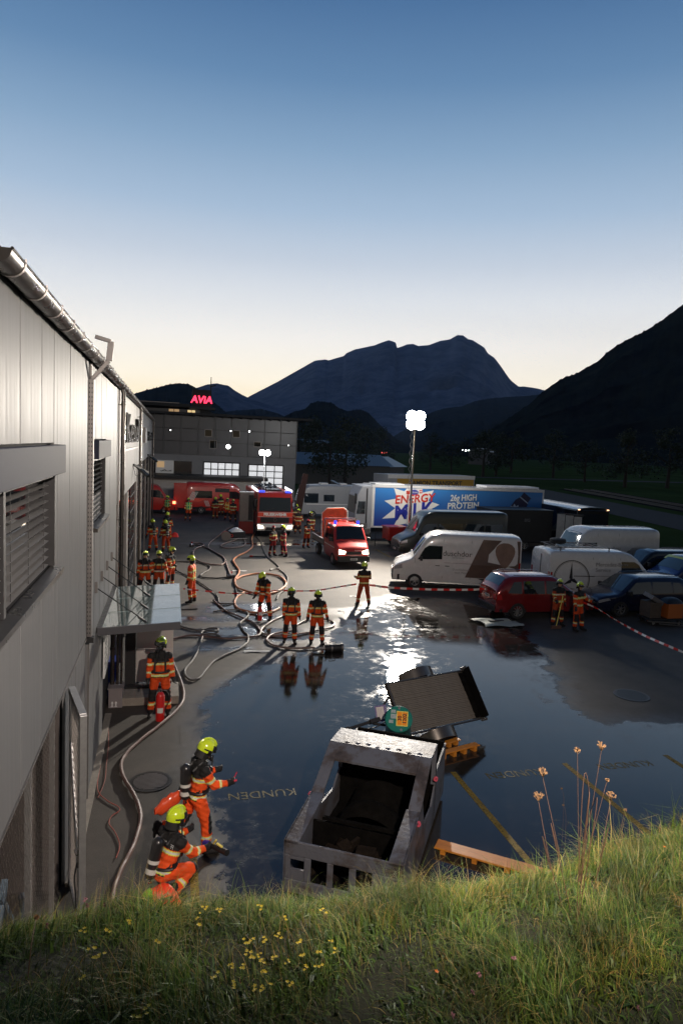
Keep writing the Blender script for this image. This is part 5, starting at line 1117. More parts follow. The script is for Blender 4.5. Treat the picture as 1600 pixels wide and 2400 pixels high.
mb = MB(); mb.add([(0, 0, .6), (1.15, 0, .6), (1.15, 0, 3.9), (.45, 0, 3.85), (.12, 0, 3.2), (.0, 0, 1.9), (0, 2.5, .6), (1.15, 2.5, .6), (1.15, 2.5, 3.9), (.45, 2.5, 3.85), (.12, 2.5, 3.2), (.0, 2.5, 1.9)], [(0, 1, 2, 3, 4, 5), (11, 10, 9, 8, 7, 6)]+[(i, i+6, (i+1) % 6+6, (i+1) % 6) for i in range(6)]); mb.build('cab', M_mh, t, bevel=.04)
mb = MB(); mb.poly([(.12, -.004, 1.95), (.7, -.004, 1.95), (.7, -.004, 2.8), (.2, -.004, 2.8)], .01, (0, -1, 0)); mb.build('side_window', M_glassdark, t)
mb = MB(); mb.add([(-.01, .15, 1.95), (-.01, 2.35, 1.95), (.10, 2.35, 3.1), (.10, .15, 3.1)], [(0, 1, 2, 3)]); mb.build('windscreen', M_glassdark, t, recalc=False)
mb = MB(); mb.bb(.1, 1.1, -.06, 0, .5, .95); mb.bb(.3, .9, -.03, 0, 1.0, 1.3); mb.build('step', M_steel, t, bevel=.02)
mb = MB(); mb.bb(.75, .85, -.01, 0, .95, 3.7); mb.build('door_gap', M_dark, t)
mb = MB(); mb.box(-.05, -.22, 3.0, .12, .14, .7); mb.build('mirror', M_black, t)
for y in (.2, 2.3): wheel(t, .75, y, .5, .3, 8, -1 if y < 1 else 1); wheel(t, 3.9, y, .5, .3, 8, -1 if y < 1 else 1)
t = thing('yellow_trailer', 'white trailer with yellow lettered side panel rising behind the blue trailer', 'trailer', (20.3, 62.6, 0), math.radians(17.5))
mb = MB(); mb.bb(0, 11.1, 0, 2.5, 1.0, 4.0); mb.build('box', M_mh, t, bevel=.03)
M_yp = mat('yellow_panel', (.42, .24, .02), .45); mb = MB(); mb.bb(1.1, 10.95, -.012, 0, 1.1, 3.62); pnl = mb.build('side_panel', M_yp, t)
text('lettering', 'CAMION TRANSPORT', .62, M_ltext, t, (5.9, -.02, 3.2), (PI/2, 0, 0), .003, .02, 1.12)
mb = MB(); mb.bb(0, 11.1, -.03, 0, 3.64, 4.02); mb.build('top_trim', M_white, t)
for x in (7.5, 8.8): wheel(t, x, .2, .5, .3, 8, -1)
mb = MB(); mb.bb(.3, 10.8, .3, 2.2, .7, 1.0); mb.build('chassis', M_black, t)
t = thing('dark_trailer', 'dark curtain-sided trailer behind the white vans', 'trailer', (20.7, 41.0, 0), math.radians(4))
M_dk = mat('dark_curtain', (.018, .017, .016), .55, noise=.3, nscale=2); mb = MB(); mb.bb(0, 4.6, 0, 2.3, .6, 2.75); mb.build('box', M_dk, t, bevel=.04)
mb = MB(); mb.bb(-.02, 4.62, -.03, 2.33, 2.72, 2.80); mb.build('top_frame', M_dark, t)
for x in (1.5, 2.6): wheel(t, x, .2, .4, .25, 8, -1)
text('lettering', 'BIG', .3, M_gtext, t, (2.6, -.01, 2.1), (PI/2, 0, 0), .002)
t = thing('white_boards', 'three white upright boards with streaks beside the dark trailer', 'boards', (25.05, 39.0, 0), math.radians(-35))
for k in range(3): mb = MB(); mb.bb(-.75+k*.52, -.27+k*.52, 0, .05, .3, 2.75-.05*k); mb.build('board', mat('streaked_white_board', (.38, .38, .36), .5, noise=.3, nscale=3), t)
mb = MB(); mb.bb(-.8, .85, .05, .12, 2.7, 2.8); mb.bb(-.8, .85, .05, .12, 0, .3); mb.build('frame', M_dark, t)
t = thing('coach', 'dark coach with pale roof parked beyond the blue trailer', 'bus', (27.6, 40.2, 0), 0)
mb = MB(); mb.bb(-1.25, 1.25, 0, 11, .4, 3.0); mb.build('body', M_bv, t, bevel=.08)
mb = MB(); mb.grid(lambda u, v: (-1.22+2.44*u, -.02+10.9*v, 3.0+.17*math.sin(PI*u)**.5), 8, 4); mb.build('roof', M_white, t, smooth=True)
mb = MB(); mb.bb(-1.1, 1.1, -.02, .0, 1.3, 2.75); mb.build('windscreen', M_glassdark, t)
for k in range(6): mb = MB(); mb.bb(-1.27, -1.25, .3+k*1.75, 1.9+k*1.75, 1.5, 2.6); mb.build('side_window', M_glassdark, t)
for sx in (-1.1, 1.1): mb = MB(); mb.box(sx, -.02, 3.0, .14, .06, .06); mb.build('marker_lamp', mat('amber_marker', (1, .5, .2), .4, emit=(1, .55, .3), estr=2.5), t)
for y in (2, 8.5):
    for sx in (-1.1, 1.1): wheel(t, sx, y, .5, .3, 8, 1).rotation_euler.z = PI/2 if sx < 0 else -PI/2
# ================================================================= LIGHT MAST
t = thing('light_mast', 'tall floodlight mast shining over the yard beside the red generator trailer', 'light mast', tuple(MAST))
mb = MB(); mb.cyl((0, 0, 0), (0, 0, 3.2), .09, n=10); mb.cyl((0, 0, 3.2), (0, 0, 5.8), .07, n=10); mb.cyl((0, 0, 5.8), (0, 0, MASTH+.2), .05, n=10); mb.cyl((0, 0, 3.15), (0, 0, 3.3), .12, n=10); mb.cyl((0, 0, 5.75), (0, 0, 5.9), .09, n=10); mb.build('pole', M_chrome, t, smooth=True)
mb = MB(); mb.tube([(-.2+.06*math.cos(k*.9), .06*math.sin(k*.9), .8+k*.075) for k in range(100)], .018, 5); mb.build('coiled_cable', mat('pale_cable', (.45, .45, .4), .4), t)
mb = MB(); mb.bar((-.75, 0, MASTH-.28), (.75, 0, MASTH-.28), .06); mb.bar((-.75, 0, MASTH+.28), (.75, 0, MASTH+.28), .06); mb.build('crossbar', M_steel, t)
M_flood = mat('mast_flood_face', (1, 1, 1), .4, emit=(1, .97, .90), estr=170)
ang = math.atan2(-MAST.x, MAST.y)*-1
for sx in (-.27, .27):
    for sz in (-.27, .27):
        h = MB(); h.lathe([(.001, .1), (.2, .1), (.36, -.05), (.36, -.08)], (0, 0, 0), 'Y', 20); hd_ = h.build('lamp_head', M_dark, t, bevel=.02); hd_.location = (sx, -.14, MASTH+sz); hd_.rotation_euler = (math.radians(-12), 0, math.atan2(-15, 42)*1)
        f = MB(); f.lathe([(.34, -.075), (.2, -.10), (.001, -.11)], (0, 0, 0), 'Y', 20); f.build('lamp_face', M_flood, hd_)
t = thing('generator_trailer', 'red generator trailer at the foot of the light mast', 'generator', (14.75, 43.1, 0), .1)
mb = MB(); mb.bb(-.8, .6, -.55, .55, .45, 1.3); mb.build('body', M_red, t, bevel=.06); mb = MB(); mb.bb(-.85, .65, -.6, .6, 1.3, 1.36); mb.build('lid', M_red, t, bevel=.02)
for y in (-.6, .6): wheel(t, 0, y, .3, .2, 6, -1 if y < 0 else 1)
mb = MB(); mb.bar((-.8, 0, .5), (-1.7, 0, .45), .07); mb.cyl((-1.5, 0, 0), (-1.5, 0, .9), .03, n=8); mb.build('drawbar', M_dark, t)
t = thing('tripod_work_light', 'assumed work light on an added tripod on the bank just beside the photographer', 'work light', (2.25, .0, 4.6))  # assumed lamp and added stand, out of view, for the foreground light
for k in range(3): a = 2*PI*k/3; mb = MB(); mb.bar((0, 0, 1.2), (.6*math.cos(a), .6*math.sin(a), 0), .03); mb.build('leg', M_dark, t)
mb = MB(); mb.cyl((0, 0, 1.1), (0, 0, 3.5), .02, n=8); mb.build('pole', M_steel, t)
mb = MB(); mb.box(0, 0, 3.6, .34, .1, .26, 0); mb.build('lamp_head', M_black, t, bevel=.02)

# ================================================================= BURNT TRAINING CAR
def burnt_steel():
    m = bpy.data.materials.new('scorched_steel'); m.use_nodes = True; n = m.node_tree.nodes; l = m.node_tree.links; b = n['Principled BSDF']
    c = n.new('ShaderNodeTexCoord')
    def no(s, d): x = n.new('ShaderNodeTexNoise'); x.inputs['Scale'].default_value = s; x.inputs['Detail'].default_value = d; x.inputs['Roughness'].default_value = .7; l.new(c.outputs['Object'], x.inputs['Vector']); return x.outputs['Fac']
    r = n.new('ShaderNodeValToRGB'); r.color_ramp.elements[0].position = .32; r.color_ramp.elements[0].color = (.045, .038, .036, 1); r.color_ramp.elements[1].position = .5; r.color_ramp.elements[1].color = (.115, .12, .14, 1)
    e = r.color_ramp.elements.new(.40); e.color = (.075, .062, .058, 1); l.new(no(1.6, 6), r.inputs[0]); l.new(r.outputs[0], b.inputs['Base Color'])
    r2 = n.new('ShaderNodeMapRange'); r2.inputs['To Min'].default_value = .4; r2.inputs['To Max'].default_value = .6; l.new(no(6, 5), r2.inputs['Value']); l.new(r2.outputs[0], b.inputs['Roughness']); b.inputs['Metallic'].default_value = .25
    bp = n.new('ShaderNodeBump'); bp.inputs['Strength'].default_value = .4; bp.inputs['Distance'].default_value = .03; l.new(no(5, 4), bp.inputs['Height']); l.new(bp.outputs[0], b.inputs['Normal']); return m
M_burnt = burnt_steel(); M_soot = mat('soot', (.005, .0045, .004), 1, spec=.05, noise=.5, nscale=5, bump=.6, bscale=12)
tc_ = thing('burnt_car_shell', 'scorched steel car-shaped shell standing open in the puddle', 'fire training car', (1.68, 9.10, 0), math.atan2(-.515, .857))
CW = 1.74; PR = [(0, .90), (1.15, 1.06), (2.02, 1.52), (2.66, 1.50)]   # depth, height
def strip(name, u0, u1, segs, th=.05, m=None):
    mb = MB()
    for (v0, z0), (v1, z1) in segs: mb.add([(u0, v0, z0), (u1, v0, z0), (u1, v1, z1), (u0, v1, z1), (u0, v0, z0-th), (u1, v0, z0-th), (u1, v1, z1-th), (u0, v1, z1-th)], [(0, 1, 2, 3), (7, 6, 5, 4), (0, 4, 5, 1), (1, 5, 6, 2), (2, 6, 7, 3), (3, 7, 4, 0)])
    return mb.build(name, m or M_burnt, tc_, bevel=.006)
sg_ = list(zip(PR[:-1], PR[1:]))
strip('hood_rail', 0, .22, sg_[:1]); strip('hood_rail', CW-.22, CW, sg_[:1]); strip('screen_pillar', .0, .19, sg_[1:2]); strip('screen_pillar', CW-.19, CW, sg_[1:2])
strip('roof', 0, CW, sg_[2:3])
mb = MB(); mb.add([(.19, 1.72, 1.365), (CW-.19, 1.72, 1.365), (CW-.19, 2.02, 1.52), (.19, 2.02, 1.52), (.19, 1.72, 1.33), (CW-.19, 1.72, 1.33), (CW-.19, 2.02, 1.48), (.19, 2.02, 1.48)], [(0, 1, 2, 3), (7, 6, 5, 4), (0, 4, 5, 1), (3, 2, 6, 7)]); mb.build('header', M_burnt, tc_)
mb = MB(); 
for k in range(8): mb.grid(lambda u, v: (.25+k*.175+.09*u, 2.06+.05*v+(k % 3)*.03, 1.519+.014*math.sin(PI*u)*math.sin(PI*v)), 4, 3)
mb.build('blisters', M_burnt, tc_, smooth=True)
# front with openings
mb = MB(); mb.bb(0, CW, 0, .04, .12, .32); mb.bb(0, CW, 0, .04, .68, .895)
cols_ = [(0, .10), (.31, .41), (.65, .74), (.97, 1.07), (1.30, CW)]
for a, b_ in cols_: mb.bb(a, b_, 0, .04, .32, .68)
fp_ = mb.build('front_panel', M_burnt, tc_, bevel=.012)
mb = MB()
for a, b_ in ((.10, .31),): mb.bb(a, b_, 0, .04, .32, .48); mb.bb(a, b_, 0, .04, .63, .68)
mb.build('lamp_surround', M_burnt, fp_)
for sd, x in ((0, 0), (1, CW)):
    mb = MB(); mb.poly([(x, 0, .1), (x, 0, .9), (x, 1.15, 1.06), (x, 1.15, .1)], .03, (1-2*sd, 0, 0)); mb.build('side_wall', M_burnt, tc_)
    mb = MB(); mb.poly([(x, 1.16, .1), (x, 1.16, 1.06), (x, 1.35, 1.12), (x, 1.6, .62), (x, 2.3, .55), (x, 2.66, .8), (x, 2.66, 1.0), (x, 3.78, 1.05), (x, 3.78, .1)], .03, (1-2*sd, 0, 0)); mb.build('side_wall', M_burnt, tc_)
    mb = MB(); mb.bar((x+(.04 if sd == 0 else -.04), 2.62, .8), (x+(.04 if sd == 0 else -.04), 2.62, 1.48), .07); mb.build('rear_pillar', M_burnt, tc_)
mb = MB(); mb.bb(.03, CW-.03, .05, 3.75, .1, .14); mb.bb(.03, CW-.03, 1.2, 1.24, .14, .55); mb.bb(.03, CW-.03, 3.74, 3.78, .1, 1.08); mb.bb(.0, CW, 2.66, 2.7, .1, 1.1); mb.build('inner_bulkheads', M_soot, tc_)
mb = MB(); mb.bb(.2, CW-.2, 1.14, 1.2, .62, .67); mb.build('scuttle', M_soot, tc_)
mb = MB(); r_ = random.Random(5)
for k in range(46): mb.box(r_.uniform(.2, 1.5), r_.uniform(.15, 1.05), r_.uniform(.16, .5), r_.uniform(.05, .3), r_.uniform(.05, .25), r_.uniform(.03, .12), r_.uniform(0, 3), r_.uniform(-.6, .6))
mb.build('charred_debris', mat('charred_debris', (.013, .009, .006), .9, spec=.1, noise=.6, nscale=8), tc_)
mb = MB(); mb.grid(lambda u, v: (.3+1.1*u, 1.4+1.1*v, .3+.5*math.sin(PI*u)**.5*(.7+.3*math.sin(7*v))), 14, 12); mb.build('burnt_seats', M_soot, tc_, smooth=True)
M_pink = mat('pink_cap', (.55, .08, .12), .4)
for u_, v_, z_ in ((-.01, 1.15, 1.0), (CW+.01, .95, .98), (CW+.02, 2.5, .95)):
    mb = MB(); mb.lathe([(.018, -.02), (.038, -.02), (.038, .02), (.018, .02), (.018, -.02)], (u_, v_, z_), 'Y', 14); mb.build('pink_cap', M_pink, tc_, smooth=True)

# ================================================================= TIPPED TRAILER, DRUM, PLANKS
e1 = Vector((.955, .296, 0)).normalized(); hp_ = Vector((-.296, .955, 0)); e2 = (hp_*.72+Vector((0, 0, .85))).normalized(); e3 = e1.cross(e2)
tt = thing('tipped_trailer', 'small trailer tipped on its side with its slatted bed facing the bank', 'trailer', (5.02, 13.40, .36)); tt.rotation_euler = Matrix((e1, e2, e3)).transposed().to_euler()
M_bed = mat('weathered_bed_board', (.14, .12, .095), .5, .1, noise=.35, nscale=10, rvar=.15, stretch=(1, 14, 6)); M_fend = mat('fender_steel', (.20, .18, .16), .28, .85, noise=.15, nscale=6)
BLn, BWd = 2.25, 1.16
bsm = None
for k in range(28):
    if bsm is None: mb = MB(); mb.bb(0, 2.0, 0, .036, 0, .03); o = mb.build('slat', M_bed, tt); bsm = o.data
    else: o = mesh_obj('slat', bsm, tt)
    o.location = (.03+rng.uniform(-.004, .004), .02+k*.0402, rng.uniform(-.006, .006))
mb = MB(); mb.bb(0, BLn, -.03, 0, -.06, .05); mb.bb(0, BLn, BWd-.01, BWd+.02, -.06, .05); mb.bb(-.03, 0, -.03, BWd+.02, -.06, .05); mb.bb(2.0, BLn, -.0, BWd, -.06, -.03); mb.build('bed_frame', M_fend, tt, bevel=.004)
mb = MB(); mb.bb(BLn-.03, BLn+.0, -.03, BWd+.02, -.05, .24); mb.bb(2.04, 2.2, .03, BWd-.04, -.02, .0); mb.build('tailboard', M_soot, tt)
for y in (-.06, BWd+.05):
    mb = MB(); mb.cyl((BLn-.1, y, .05), (BLn+.06, y, .05), .03, n=8); mb.cyl((BLn-.02, y, -.02), (BLn-.02, y, .16), .022, n=8); mb.build('tail_fitting', M_steel, tt)
mb = MB(); mb.cyl((BLn, .55, .1), (BLn+.14, .55, .1), .016, n=8); mb.build('latch', M_steel, tt)
for y0, y1 in ((-.26, -.03), (BWd+.02, BWd+.25)):
    pts = [(1.05+.46*math.cos(a), -.34+.44*math.sin(a)) for a in [PI*k/12 for k in range(13)]]
    mb = MB(); V = [(x, y, z) for y in (y0, y1) for x, z in pts]; n = len(pts); mb.add(V, [(k, k+1, n+k+1, n+k) for k in range(n-1)]); V2 = [(x, y, z-.0) for x, z in pts for y in ((y0+y1)/2,)]
    mb.add([(p[0], y0 if y0 < 0 else y1, p[1]) for p in pts], [tuple(range(n))]); mb.build('mudguard', M_fend, tt, smooth=True)
    wheel(tt, 1.05, (y0+y1)/2, .32, .18, 6, -1 if y0 < 0 else 1).location.z = -.36
mb = MB(); mb.bar((.0, .5, -.12), (-1.15, .42, -.22), .055); mb.bar((0, .2, -.1), (-.55, .42, -.2), .04); mb.bar((0, .9, -.1), (-.5, .47, -.2), .04); mb.bar((-.4, .46, -.12), (-.65, .45, -.14), .09); mb.tube([(-.2, .4, -.1), (-.5, .33, -.2), (-.9, .35, -.25), (-1.0, .4, -.2)], .012, 6); mb.cyl((-1.18, .38, -.23), (-1.18, .46, -.23), .05, n=12); mb.build('drawbar', M_dark, tt)
mb = MB(); mb.bb(.1, 2.1, .08, .14, -.16, -.06); mb.bb(.1, 2.1, BWd-.14, BWd-.08, -.16, -.06); mb.bb(1.0, 1.1, -.1, BWd+.1, -.38, -.3); mb.build('undercarriage', M_dark, tt)
dl = G(934, 1685, .92); dn = (Vector((0, 0, 6.5))-dl).normalized(); dn = (dn+Vector((0, 0, .5))).normalized()
dr = thing('fuel_drum', 'teal drum lid with orange hazard plate in front of the tipped trailer', 'drum', tuple(dl)); dr.rotation_euler = dn.to_track_quat('Z', 'Y').to_euler()
M_teal = mat('teal_drum_paint', (.01, .17, .13), .35, coat=.4, noise=.15, nscale=5)
mb = MB(); mb.lathe([(.28, -.62), (.28, -.02), (.285, 0), (.27, .012), (.265, -.005), (.001, -.005)], n=36); mb.build('drum_body', M_teal, dr, smooth=True)
M_haz = mat('hazard_orange', (.85, .27, .01), .4); M_hy = mat('hazard_yellow_border', (.75, .62, .12), .4)
mb = MB(); mb.bb(-.05, .19, -.15, .17, -.003, .003); pl = mb.build('hazard_plate', M_hy, dr); mb = MB(); mb.bb(-.03, .065, -.13, .15, .0035, .006); mb.bb(.075, .17, -.13, .15, .0035, .006); mb.build('hazard_field', M_haz, pl)
text('number', '30', .11, M_ltext, pl, (.02, 0.01, .009), (0, 0, PI/2), .001, .003); text('number', '1202', .11, M_ltext, pl, (.122, .01, .009), (0, 0, PI/2), .001, .003)
mb = MB(); mb.bb(-.17, -.05, .0, .10, -.003, .002); mb.bb(-.17, -.07, .12, .19, -.003, .002); mb.bb(-.2, -.11, -.10, -.03, -.003, .002); mb.build('worn_label', mat('worn_label', (.3, .36, .36), .6, noise=.4, nscale=20), dr)
for px_, py_ in ((.06, -.23), (.0, .235)): mb = MB(); mb.lathe([(.028, -.005), (.028, .012), (.001, .012)], (px_, py_, 0), n=14); mb.build('bung', M_alloy, dr)
bd_ = G(893, 1672, .75); bo = thing('document_holder', 'purple-framed document holder at the left end of the tipped trailer', 'document holder', tuple(bd_)); bo.rotation_euler = (Vector((0, 0, 6.5))-bd_+Vector((0, 0, 3))).to_track_quat('Z', 'Y').to_euler(); 
M_purp = mat('purple_plastic', (.05, .02, .16), .4); mb = MB(); mb.box(0, 0, 0, .25, .34, .03, .22); mb.build('frame', M_purp, bo)
mb = MB(); mb.box(-.015, .0, .018, .16, .27, .004, .22); pp = mb.build('paper', mat('paper', (.55, .5, .48), .7), bo); mb = MB(); [mb.box(-.06+k*.035, -.0, .022, .006, .2, .002, .22) for k in range(3)]; mb.build('printed_lines', M_gtext, pp)
mb = MB(); mb.bar((0, 0, -.02), (.1, .35, -.35), .03); mb.build('bracket', M_dark, bo)
M_plank = mat('orange_formwork_plank', (.52, .19, .02), .45, noise=.3, nscale=6, stretch=(1, 8, 8), coat=.2)
def plank(name, label, a, b, w, h):
    t_ = thing(name, label, 'plank', ((a[0]+b[0])/2, (a[1]+b[1])/2, 0), math.atan2(b[1]-a[1], b[0]-a[0]), 'orange planks'); L_ = math.hypot(b[0]-a[0], b[1]-a[1])
    mb = MB(); mb.bb(-L_/2, L_/2, -w/2, w/2, h-.03, h); mb.build('board', M_plank, t_, bevel=.004)
    for k in range(4): mb = MB(); x = -L_/2+.1+k*(L_-.25)/3; mb.bb(x, x+.08, -w/2+.01, w/2-.01, 0, h-.031); mb.build('batten', M_plank, t_)
p0 = G(1022, 1975, .11); p1 = G(1165, 2015, .11); plank('plank', 'orange plank on battens lying right of the burnt car near the grass', p0, p1+(p1-p0)*.8, .26, .11)
p0 = G(1062, 1758, .14); p1 = G(1118, 1742, .14); plank('plank', 'short orange plank behind the burnt car below the tipped trailer', p0+Vector((-.4, -.1, 0)), p1, .16, .14)
p0 = G(1035, 1738, .2); p1 = G(1075, 1722, .2); plank('plank', 'short orange plank under the mudguard of the tipped trailer', p0+Vector((-.3, -.06, 0)), p1, .14, .12)

# ================================================================= HOSES
M_hp = mat('hose_pink_grey', (.17, .115, .095), .5, noise=.3, nscale=7); M_ho = mat('hose_orange', (.34, .125, .05), .5, noise=.25, nscale=7); M_hg = mat('hose_dark', (.07, .062, .055), .5, noise=.25, nscale=7); M_hk = mat('hose_brown', (.11, .06, .048), .5, noise=.3, nscale=7)
HZ = [0]
def hose(pts, m, r, label, n=7, z=None):
    HZ[0] += 1; r *= .8; zz = r+.006
    P = smooth_path([G(x, y, zz) for x, y in pts], n); mb = MB()
    P = [Vector((p.x, p.y, zz+.012*abs(math.sin(i*.31+HZ[0])))) for i, p in enumerate(P)]
    mb.tube(P, r, 8); o = mb.build('fire_hose', m, None, smooth=True); return tag(o, label, 'fire hose', 'fire hoses on the yard')
hose([(551, 1232), (530, 1242), (512, 1256), (497, 1268), (489, 1277), (490, 1285), (500, 1292), (512, 1299), (525, 1308), (532, 1325), (537, 1340), (541, 1352)], M_hp, .05, 'pale hose running from the engine and bending straight down to the coupling')
hose([(450, 1272), (470, 1279), (489, 1286), (505, 1294), (520, 1303), (528, 1313), (524, 1321), (512, 1324), (490, 1322), (474, 1318), (460, 1312), (453, 1301), (455, 1290), (463, 1284), (478, 1278), (470, 1273), (450, 1273)], M_hp, .05, 'hose laid in a large crooked loop at the centre left of the yard')
hose([(405, 1317), (425, 1316), (447, 1317), (470, 1320), (485, 1324), (493, 1329), (488, 1337), (475, 1344), (470, 1350), (480, 1354), (505, 1355), (525, 1354), (541, 1353)], M_hg, .045, 'dark hose passing behind the vested firefighter to the coupling')
hose([(567, 1230), (563, 1255), (553, 1265), (532, 1272), (518, 1279), (525, 1284), (550, 1284), (570, 1280), (575, 1272), (570, 1258), (566, 1242), (566, 1230)], M_hp, .05, 'pink hose in a narrow hairpin loop just left of the fire engine')
hose([(597, 1250), (590, 1262), (592, 1280), (580, 1292), (560, 1302), (547, 1313), (553, 1325), (560, 1336), (559, 1346), (552, 1356), (551, 1368), (560, 1379), (580, 1386), (608, 1392), (640, 1390), (664, 1378), (670, 1366), (660, 1354), (640, 1347), (600, 1345), (570, 1350), (553, 1358)], M_ho, .06, 'orange hose ending in the big wet loop in the middle of the yard')
hose([(601, 1256), (612, 1272), (618, 1290), (627, 1305), (645, 1320), (654, 1331), (640, 1333), (633, 1336), (650, 1334), (668, 1345), (674, 1358), (670, 1380), (655, 1392), (648, 1405)], M_hg, .04, 'dark thin hose dropping from the engine past the red-suited pair')
hose([(405, 1335), (430, 1345), (455, 1358), (470, 1367), (490, 1380), (505, 1391), (511, 1402), (515, 1414), (535, 1415), (552, 1409), (556, 1395), (552, 1380)], M_hg, .04, 'dark hose crossing diagonally from the doorway group to the pale loop')
hose([(500, 1407), (515, 1420), (530, 1432), (560, 1445), (590, 1458), (608, 1475), (611, 1484), (600, 1491), (580, 1494), (550, 1496), (520, 1497), (480, 1491), (440, 1490), (405, 1498), (390, 1503)], M_hk, .045, 'dark brown hose swinging wide below the tape and back to the hall')
hose([(572, 1388), (556, 1400), (550, 1412), (556, 1424), (575, 1432), (610, 1437), (640, 1433), (655, 1425)], M_ho, .055, 'orange-brown hose curve below the big wet loop')
hose([(500, 1434), (520, 1431), (545, 1430), (570, 1430), (582, 1440), (576, 1449), (565, 1458), (563, 1466), (570, 1478), (581, 1490), (580, 1505), (563, 1520), (530, 1535), (505, 1548), (490, 1562), (478, 1577), (466, 1590), (450, 1594), (436, 1585), (434, 1570), (450, 1550), (462, 1530), (472, 1500), (476, 1490)], M_hg, .04, 'grey hose wandering from the tape down to the damp patch by the canopy')
hose([(418, 1464), (435, 1472), (460, 1477), (475, 1476), (490, 1473), (508, 1473), (511, 1477), (500, 1480), (482, 1479), (474, 1482), (474, 1487), (490, 1486), (505, 1487), (516, 1492)], M_hg, .04, 'short dark hose knotted beside the canopy front corner')
hose([(665, 1443), (640, 1455), (618, 1470), (612, 1480), (625, 1488), (665, 1490), (720, 1482), (770, 1472), (783, 1463), (775, 1455), (750, 1451), (720, 1454), (700, 1462), (690, 1472)], M_hp, .045, 'pale hose ring around the feet of the two facing firefighters')
hose([(693, 1478), (650, 1484), (632, 1491), (625, 1500), (638, 1511), (665, 1518), (700, 1520), (738, 1518)], M_hp, .045, 'pale hose curving at the front edge to the black nozzle')
hose([(407, 1556), (423, 1594), (431, 1627), (423, 1654), (387, 1690), (343, 1724), (306, 1756), (288, 1780), (284, 1800), (291, 1825), (306, 1849), (322, 1880), (330, 1915), (324, 1950), (310, 1990), (290, 2028), (272, 2070), (263, 2110), (262, 2150)], M_hk, .047, 'long brown hose winding along the left from the canopy to the grass bank', 10)
def cord(pts, m, r, label):
    P = smooth_path([G(x, y, .02) for x, y in pts], 6); mb = MB(); mb.tube(P, r, 6); tag(mb.build('cord', m, None, smooth=True), label, 'cord')
M_cord = mat('red_cord', (.28, .07, .05), .5); cord([(240, 1700), (243, 1740), (236, 1790), (229, 1848), (250, 1875), (277, 1890), (280, 1900), (262, 1913), (256, 1930), (270, 1950), (281, 1980), (273, 2010)], M_cord, .009, 'thin reddish cord snaking beside the hall wall')
cord([(253, 1690), (255, 1740), (250, 1790), (246, 1830), (230, 1870)], M_cord, .006, 'very thin cord lying close to the hall wall foot')
# nozzle
nz = G(742, 1520, .12); t = thing('foam_nozzle', 'black foam branch pipe lying at the puddle edge by the firefighter feet', 'nozzle', (nz.x, nz.y, .12), .0)
mb = MB(); mb.cyl((.28, 0, 0), (.85, .04, 0), .115, .13, n=18, caps=False); mb.cyl((.29, 0, 0), (.84, .04, 0), .10, .115, n=18); mb.build('barrel', M_black, t, smooth=True)
mb = MB(); mb.lathe([(.12, .45), (.127, .45), (.127, .5), (.12, .5)], axis='X', n=18); mb.lathe([(.125, .8), (.137, .8), (.137, .86), (.125, .86)], (0, .04, 0), 'X', 18); mb.build('bands', M_steel, t, smooth=True)
mb = MB(); mb.cyl((-.1, 0, -.04), (.28, 0, 0), .05, n=12); mb.tube([(.1, 0, .05), (.12, 0, .16), (.3, 0, .18), (.34, 0, .1)], .015, 6); mb.build('valve_body', M_steel, t, smooth=True)
mb = MB(); mb.tube([(.4, 0, .12), (.42, 0, .19), (.6, .02, .19), (.62, .02, .12)], .014, 6); mb.build('carry_handle', M_steel, t)
for x, y, lab, rz in ((541, 1355, 'metal dividing breeching where three hoses meet', .3), (300+585/3.92, 1200+320/3.92, 'small coupling at the crossing of the pale hoses', 1.1)):
    p = G(x, y, 0); t = thing('dividing_breeching', lab, 'hose coupling', tuple(p), rz); mb = MB(); mb.cyl((-.2, 0, .1), (.2, 0, .1), .09, n=12); mb.cyl((0, -.16, .1), (0, .16, .1), .06, n=12); mb.build('body', M_steel, t, smooth=True)
    mb = MB(); mb.cyl((.05, 0, .18), (.05, 0, .28), .015, n=8); mb.lathe([(.04, 0), (.06, .0), (.06, .02), (.04, .02)], (.05, 0, .28), n=14); mb.build('valve_wheel', M_red, t)
p = G(600, 1300+5, 0); t = thing('tool_on_ground', 'long-handled tool with red head lying left of the red-suited pair', 'tool', (p.x, p.y, .03), .05); mb = MB(); mb.cyl((-.2, 0, 0), (.55, 0, 0), .02, n=8); mb.build('handle', M_dark, t); mb = MB(); mb.box(-.28, 0, .02, .18, .12, .08); mb.build('head', M_red, t)
p = G(410, 1258, 0); t = thing('red_bag', 'small bright red bag on the ground beside the far doorway firefighters', 'bag', (p.x, p.y, 0)); mb = MB(); mb.grid(lambda u, v: (-.25+.5*u, -.18+.36*v, .3*math.sin(PI*u)**.4*math.sin(PI*v)**.4), 10, 8); mb.build('bag_body', mat('bright_red_cloth', (.7, .03, .02), .6), t, smooth=True); mb = MB(); mb.tube([(-.1, 0, .28), (0, 0, .38), (.1, 0, .28)], .012, 6); mb.build('handle', M_black, t)
p = G(432, 1430, 0); t = thing('hand_tool', 'dark hand tool with orange tip lying off the canopy edge', 'tool', (p.x, p.y, .03), .1); mb = MB(); mb.cyl((-.25, 0, 0), (.5, 0, 0), .022, n=8); mb.build('shaft', M_dark, t); mb = MB(); mb.bar((-.3, -.1, .02), (-.22, .12, .02), .05); mb.build('tip', M_ho, t)
p = G(1160, 1460, 0); t = thing('wet_sheet', 'crumpled pale sheet lying in the puddle before the red car wheel', 'sheet', (p.x, p.y, 0), .1)
